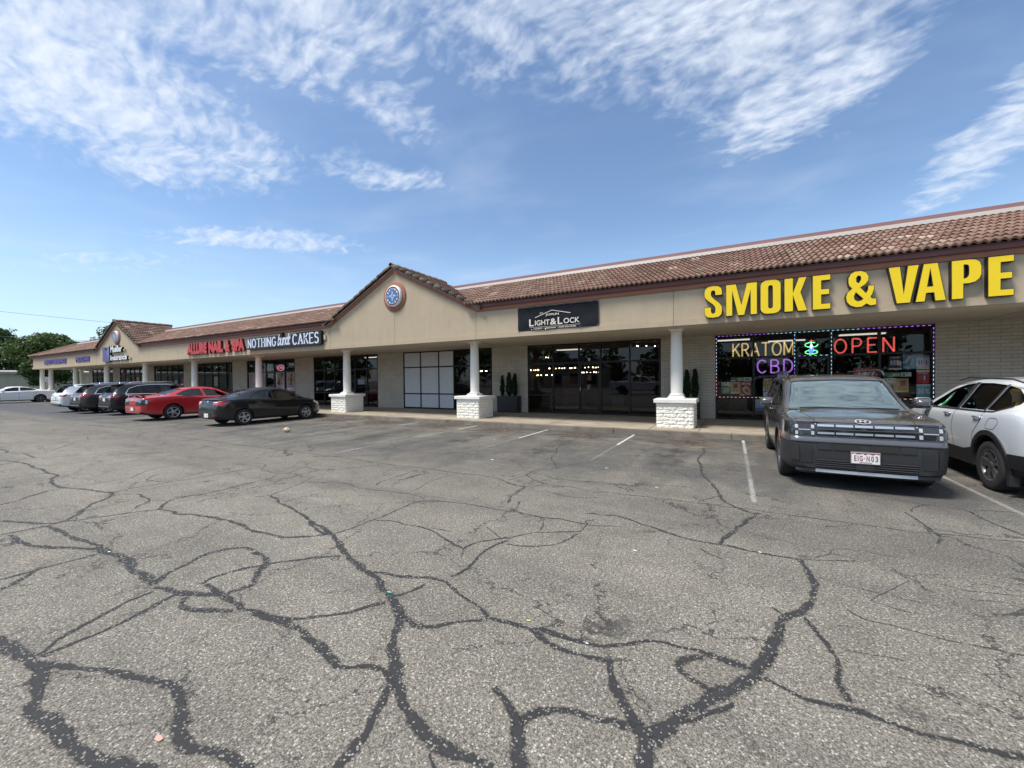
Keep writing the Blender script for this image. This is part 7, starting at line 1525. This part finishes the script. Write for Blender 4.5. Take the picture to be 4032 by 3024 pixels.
# hood creases, wipers, rails, mirrors
c.seam([(3.74, -.70), (4.3, -.60), (4.74, -.56)], 'T', .005, 'hood_crease'); c.seam([(3.74, .70), (4.3, .60), (4.74, .56)], 'T', .005, 'hood_crease')
c.seam([(3.68, -.80), (3.72, -.86), (4.4, -.885), (4.62, -.875)], 'T', .004, 'hood_seam'); c.seam([(3.68, .80), (3.72, .86), (4.4, .885), (4.62, .875)], 'T', .004, 'hood_seam')
c.decal('hood_edge', [(-.88, .988), (-.88, .994), (.88, .994), (.88, .988)], 'F', M_DARK, .003, .002, grid=.08)
b = MB(); b.tube([(3.72, -.62, 1.135), (3.68, -.3, 1.150), (3.70, .05, 1.14)], .010, 5); b.tube([(3.72, .02, 1.135), (3.67, .35, 1.150), (3.70, .68, 1.14)], .010, 5); b.build('wiper', M_BLACKPL, SF, weld=False)
for sd in (1, -1):
    b = MB(); b.tube([(.35, sd*.70, 1.68), (.45, sd*.70, 1.765), (2.55, sd*.70, 1.775), (2.78, sd*.70, 1.75), (2.90, sd*.70, 1.67)], [.02, .02, .02, .02, .015], 8); b.build('roof_rail', M_BLACKPL, SF)
    b = MB(); b.prism([(2.93, 1.665), (3.0, 1.61), (3.70, 1.13), (3.62, 1.13), (2.90, 1.60)], 'y', sd*.745, sd*.785)
    if False: b.build('pillar', P_SFE, SF)
    else: b.bm.free()
c.mirror(3.30, 1.215, P_SFE, y=.93, sz=1.15); c.handles([1.35, 2.35], 1.03, P_SFE)
b = MB(); b.box(3.0, 3.05, -.09, .09, 1.47, 1.53); b.build('sensor_housing', M_BLACKPL, SF)
c.seam([(1.18, 1.15), (1.20, .9), (1.50, .72), (1.54, .42)]); c.seam([(2.11, 1.57), (2.12, .9), (2.10, .42)]); c.seam([(3.42, 1.10), (3.46, .8), (3.40, .42)])
b = MB(); b.box(.8, 4.2, -.6, .6, .24, .30); b.build('underbody', M_BLACKPL, SF)

# ------------------------------------------------------------------ trees
M_LEAF = mat_foliage('tree_leaf', (.030, .060, .016), (.11, .165, .045)); M_LEAF2 = mat_foliage('dark_leaf', (.020, .045, .016), (.07, .12, .04)); M_BARK = simple('tree_bark', (.05, .04, .03), .9, bump=.5, bscale=20)
def tree(name, label, x, y, h, r, seed, leaf, z0=1.2, n=9000, ls=.22, shape=.9, group='trees beyond the left end of the building'):
    rs = random.Random(seed); e = empty(name, (x, y, 0)); tag(e, label, 'tree', group)
    b = MB(); b.tube([(0, 0, -.1), (.1, 0, h*.25), (0, .15, h*.5), (.1, .1, h*.85)], [r*.075, r*.06, r*.04, r*.012], 8)
    clumps = []
    for i in range(46):
        t = rs.uniform(0, 1); zz = z0+(h-z0)*t; R = r*(math.sin(math.pi*min(1, (t*.82+.14)))**shape)*rs.uniform(.35, 1.0); a = rs.uniform(0, 6.283)
        c = Vector((R*math.cos(a), R*math.sin(a), zz)); clumps.append((c, r*rs.uniform(.20, .36)))
        if i % 3 == 0: b.tube([(0, 0, max(z0*.7, zz*.55)), tuple(c*.6+Vector((0, 0, zz*.28))), tuple(c)], [r*.025, r*.015, r*.006], 5)
    b.build('trunk', M_BARK, e, weld=False)
    bm = bmesh.new()
    for i in range(n):
        c, cr = clumps[rs.randrange(len(clumps))]; d = Vector([rs.gauss(0, 1) for _ in range(3)]).normalized(); rad = cr*(rs.random()**.4); p = c+Vector((d.x, d.y, d.z*.8))*rad*1.25
        if p.z > h*1.03: continue
        nrm = (d+Vector([rs.uniform(-.9, .9) for _ in range(3)])+Vector((0, 0, .5))).normalized(); t1 = nrm.orthogonal().normalized(); t1.rotate(Matrix.Rotation(rs.uniform(0, 6.28), 3, nrm)); t2 = nrm.cross(t1); s = ls*rs.uniform(.5, 1.2)
        bm.faces.new([bm.verts.new(q) for q in (p-t1*s, p+t2*s*.55, p+t1*s, p-t2*s*.55)])
    me = bpy.data.meshes.new('crown'); bm.to_mesh(me); bm.free(); me.materials.append(leaf); link('crown', me, e)
    return e
TREES = [('big round tree with two tops just beyond the left end of the building', -76, 16.6, 7.8, 3.6, 3, M_LEAF, 1.9, 14000, .20),
 ('dark tree at the far left edge rising behind the low beige building', -104, 15.5, 10.4, 5.6, 8, M_LEAF2, 2.0, 12000, .28),
 ('tall dark tree rising behind the roof just left of the far gable', -104, 30.4, 12.2, 3.6, 12, M_LEAF, 1.5, 11000, .26),
 ('small tree top showing between the two big crowns', -104, 25.3, 9.4, 2.7, 21, M_LEAF2, 1.0, 6000, .26),
 ('tree crown touching the slope of the far gable roof', -104, 34.6, 12.3, 3.4, 31, M_LEAF, 1.5, 9000, .26),
 ('round tree at the far left in front of the dark one', -100, 11.2, 8.4, 4.2, 51, M_LEAF, 2.0, 10000, .26)]
for t in TREES: tree('tree', *t[:1], *t[1:])
# low beige building with white roof beyond the trees
B = empty('warehouse', (-84, 6, 0)); tag(B, 'low pale beige metal building with a white roof edge behind the trees', 'building')
M_PALE = simple('pale_metal_wall', (.50, .46, .34), .6, var=.06, nscale=.3); 
b = MB()
for i in range(60): b.box(-2-.0, -2+.04, -22+i*.75, -22+i*.75+.10, 0, 3.0)
b.box(-14, -2, -22, 24, 0, 3.0); b.build('wall', M_PALE, B, weld=False)
b = MB(); b.prism([(-14.4, 3.0), (-1.6, 3.0), (-1.6, 3.30), (-8, 3.6), (-14.4, 3.30)], 'y', -22.3, 24.3); b.build('roof', M_CAPW, B)
b = MB(); b.box(-1.99, -1.94, 2, 5, 0, 2.6); b.box(-1.99, -1.94, -9, -7.9, 0, 2.2); b.build('door', simple('grey_door', (.25, .25, .24), .6), B)
# white sign post near the corner column
s = empty('sign_post', (-66.5, 14.2, 0)); tag(s, 'thin white post with a small white sign by the corner columns', 'sign')
b = MB(); b.tube([(0, 0, 0), (0, 0, 2.1)], .03, 6); b.build('post', M_CAPW, s); b = MB(); b.box(-.02, .02, -.16, .16, 1.75, 2.35); b.build('panel', M_PLATEW, s, bevel=.01)
# overhead wires
M_WIRE = simple('wire', (.16, .17, .18), .7)
def wire(label, A, B_, sag, r):
    A, B_ = Vector(A), Vector(B_); P = [A.lerp(B_, t)-Vector((0, 0, sag*4*t*(1-t))) for t in np.linspace(0, 1, 24)]; b = MB(); b.tube(P, r, 5); o = b.build('overhead_wire', M_WIRE); tag(o, label, 'wire', 'overhead wires at the left')
wire('upper overhead wire crossing the sky above the far gable', (-90, -12, 12.9), (-90, 48, 11.6), .5, .022); wire('lower overhead wire passing behind the tree tops', (-92, -12, 8.8), (-92, 48, 8.9), .35, .022)
# what stands across the road and is mirrored in the shop glass
def woods():
    rs = random.Random(5); bm = bmesh.new()
    for k in range(110):
        cx = -215+k*2.75+rs.uniform(-1, 1); cy = -48+rs.uniform(-6, 6); h = (rs.uniform(4.5, 10.5) if rs.random() > .25 else rs.uniform(2, 4))*(1.35 if cx < -40 else 1)
        for i in range(340):
            d = Vector([rs.gauss(0, 1) for _ in range(3)]).normalized(); p = Vector((cx, cy, h*.55))+Vector((d.x*2.4, d.y*2.4, d.z*h*.48))*(rs.random()**.35); s = rs.uniform(.25, .6)
            n = Vector([rs.uniform(-1, 1) for _ in range(3)]).normalized(); a = n.orthogonal().normalized()*s; c = n.cross(a).normalized()*s*.6
            bm.faces.new([bm.verts.new(q) for q in (p-a, p+c, p+a, p-c)])
    me = bpy.data.meshes.new('far_woods'); bm.to_mesh(me); bm.free(); me.materials.append(M_LEAF2); o = link('far_woods', me); tag(o, 'dark tree line across the road', 'woods', kind='stuff')
woods()
P_ = empty('utility_pole', (-9, -26, 0)); tag(P_, 'wooden utility pole with cross arm across the road', 'pole', 'utility poles across the road')
b = MB(); b.tube([(0, 0, 0), (0, 0, 11)], [.17, .11], 8); b.build('pole', M_BARK, P_); b = MB(); b.box(-1.3, 1.3, -.06, .06, 9.9, 10.05); b.build('cross_arm', M_BARK, P_)
for x in (-45, 27):
    q = P_.copy(); COL.objects.link(q); q.location.x = x
    for ch in P_.children: d = ch.copy(); COL.objects.link(d); d.parent = q
for z in (8.2, 8.9, 9.6, 10.1, 10.1):
    b = MB(); dy = -1.2 if z == 10.1 else 0; P0 = [Vector((x, -26+dy, z-.9*math.sin(math.pi*((x+81) % 36)/36))) for x in np.arange(-81, 64, 2.0)]; b.tube(P0, .028, 4); o = b.build('power_line', M_WIRE); tag(o, 'power line strung across the road', 'wire', 'power lines across the road')
H_ = empty('shop_building', (-30, -42, 0)); tag(H_, 'low pale commercial building across the road', 'building')
b = MB(); b.box(-11, 11, -5, 5, 0, 3.4); b.build('wall', M_PALE, H_); b = MB(); b.prism([(-11.6, 3.4), (11.6, 3.4), (9, 5.2), (-9, 5.2)], 'y', -5.5, 5.5); b.build('roof', simple('grey_roof', (.16, .15, .14), .9), H_)
b = MB(); [b.box(x, x+1.8, 4.99, 5.03, .6, 2.4) for x in (-9.5, -6, -2.5, 1, 4.5, 7.6)]; b.build('windows', M_SMOKE, H_, weld=False)
# ------------------------------------------------------------------ litter
def scrap(name, label, x, y, r, mat, seed, flat=.004, n=7):
    rs = random.Random(seed); b = MB(); r = r*.62 if mat.name == 'white_paper' else r; P = [(x+r*rs.uniform(.6, 1.1)*math.cos(2*math.pi*i/n), y+r*.45*rs.uniform(.6, 1.1)*math.sin(2*math.pi*i/n)) for i in range(n)]
    b.prism(P, 'z', .004, .004+flat*.5); o = b.build(name, mat); tag(o, label, 'litter'); return o
M_PNK = simple('pink_paper', (.62, .34, .27), .8); M_PAP = simple('white_paper', (.72, .72, .70), .8); M_TEAL = simple('teal_plastic', (.10, .55, .38), .4); M_YLF = simple('yellow_leaf', (.50, .48, .18), .8)
scrap('paper_scrap', 'pinkish paper scrap at the lower left of the pavement', -2.26, .79, .035, M_PNK, 1); scrap('plastic_scrap', 'tiny teal plastic bit lying on the long central crack', -2.27, 2.18, .022, M_TEAL, 2)
for i, (x, y, r, l_) in enumerate([(-4.17, 6.76, .07, 'flat white paper in the middle distance below the lighting shop'), (-5.5, 9.04, .05, 'small white scrap nearest the kerb in front of the door'), (-.96, 6.1, .05, 'white scrap in front of the white column'), (-.79, 3.77, .04, 'white scrap right of centre on bare asphalt'), (-5.17, 1.47, .035, 'white scrap on the crack at the left'), (-1.95, 7.01, .05, 'white and clear scrap left of the stall crack'), (.22, 4.25, .035, 'white scrap on the long crack near the grey car'), (-.77, 2.31, .02, 'tiny white scrap on the lower right crack')]): scrap('paper_scrap', l_, x, y, r, M_PAP, 10+i)
scrap('fallen_leaf', 'tiny yellow-green leaf beside the centre crack', -1.18, 2.35, .02, M_YLF, 30)
bm = bmesh.new(); bmesh.ops.create_icosphere(bm, subdivisions=3, radius=.10); rs = random.Random(2)
for v in bm.verts: v.co = v.co*(1+rs.uniform(-.16, .12)); v.co.z = v.co.z*.75+.075
me = bpy.data.meshes.new('paper_ball'); bm.to_mesh(me); bm.free(); me.materials.append(simple('tan_paper', (.62, .48, .34), .8, var=.25, nscale=14)); o = link('paper_ball', me); o.location = (-12.28, 7.63, 0); tag(o, 'crumpled tan paper ball lying in the empty stalls', 'litter')
M_SHEET = simple('faded_paint', (.42, .42, .40), .8)
# fallen leaves and dirt lining the kerb
bm = bmesh.new(); rs = random.Random(44)
for i in range(2600):
    x = rs.uniform(-20, 1.2); y = 11.56-abs(rs.gauss(0, .035))-.004
    if rs.random() < .25: y = 11.45-abs(rs.gauss(0, .22))
    s = rs.uniform(.005, .015); a = rs.uniform(0, 6.28); z = .006+rs.uniform(0, .01)
    bm.faces.new([bm.verts.new((x+s*math.cos(a+k*1.57)*(1 if k % 2 else .6), y+s*math.sin(a+k*1.57)*(1 if k % 2 else .6), z+(s*.4 if k == 0 else 0))) for k in range(4)])
me = bpy.data.meshes.new('leaf_litter'); bm.to_mesh(me); bm.free(); me.materials.append(simple('dry_leaf', (.26, .20, .13), .9, var=.5, nscale=40)); o = link('leaf_litter', me); tag(o, 'dry leaf bits and grit along the foot of the kerb', 'leaf litter', kind='stuff')

# --- white pickup standing behind the viewer, mirrored in the shop glass
sp = base_spec(L=5.6, W=.98, R=.38, rim=.24, arch=.44, ra=1.25, fa=4.65, track=1.68, cab=(2.15, 4.3), seatx=3.2, dash=3.8, dashz=1.15, seatz=.85, zclad=.42,
  top=[(0, .7), (.03, 1.2), (.1, 1.25), (1.9, 1.27), (1.98, 1.30), (2.06, 1.68), (2.2, 1.80), (2.8, 1.84), (3.3, 1.80), (3.5, 1.72), (4.2, 1.22), (4.9, 1.14), (5.4, 1.05), (5.55, .9), (5.6, .6)],
  belt=[(0, .65), (.03, 1.15), (.1, 1.2), (1.9, 1.2), (4.2, 1.17), (5.3, 1.0), (5.6, .5)], wid=[(0, .9), (.1, .95), (1, .98), (5, .97), (5.4, .9), (5.6, .75)], roofw=[(0, .85), (1.9, .85), (2.3, .72), (3.5, .74), (4.3, .85), (5.6, .6)],
  bot=[(0, .5), (.5, .4), (5, .36), (5.6, .42)], side=[{'p': roundp([(2.25, 1.24), (2.28, 1.70), (2.85, 1.73), (2.88, 1.23)], .03), 'm': M_CARGLD}, {'p': roundp([(2.98, 1.23), (2.96, 1.73), (3.35, 1.70), (3.9, 1.30), (3.95, 1.22)], .03)}],
  tops=[([(3.5, -.64), (3.5, .64), (4.12, .76), (4.12, -.76)], 1.17)], topglass=[('windshield', [(3.5, -.64), (3.5, .64), (4.12, .76), (4.12, -.76)], M_CARGL)])
PU = empty('pickup_truck', (-10.5, -8.5, 0)); tag(PU, 'white pickup truck with a roll bar, seen only mirrored in the shop glass', 'truck')
c = Car(sp, PU, P_WHT, M_BLACKPL); c.ring(M_BLACKPL, .06)
b = MB(); b.tube([(1.8, -.75, 1.25), (1.8, -.70, 1.85), (1.8, .70, 1.85), (1.8, .75, 1.25)], .05, 8); b.tube([(1.3, -.72, 1.26), (1.8, -.70, 1.84)], .04, 8); b.tube([(1.3, .72, 1.26), (1.8, .70, 1.84)], .04, 8); b.build('roll_bar', P_WHT, PU, weld=False)
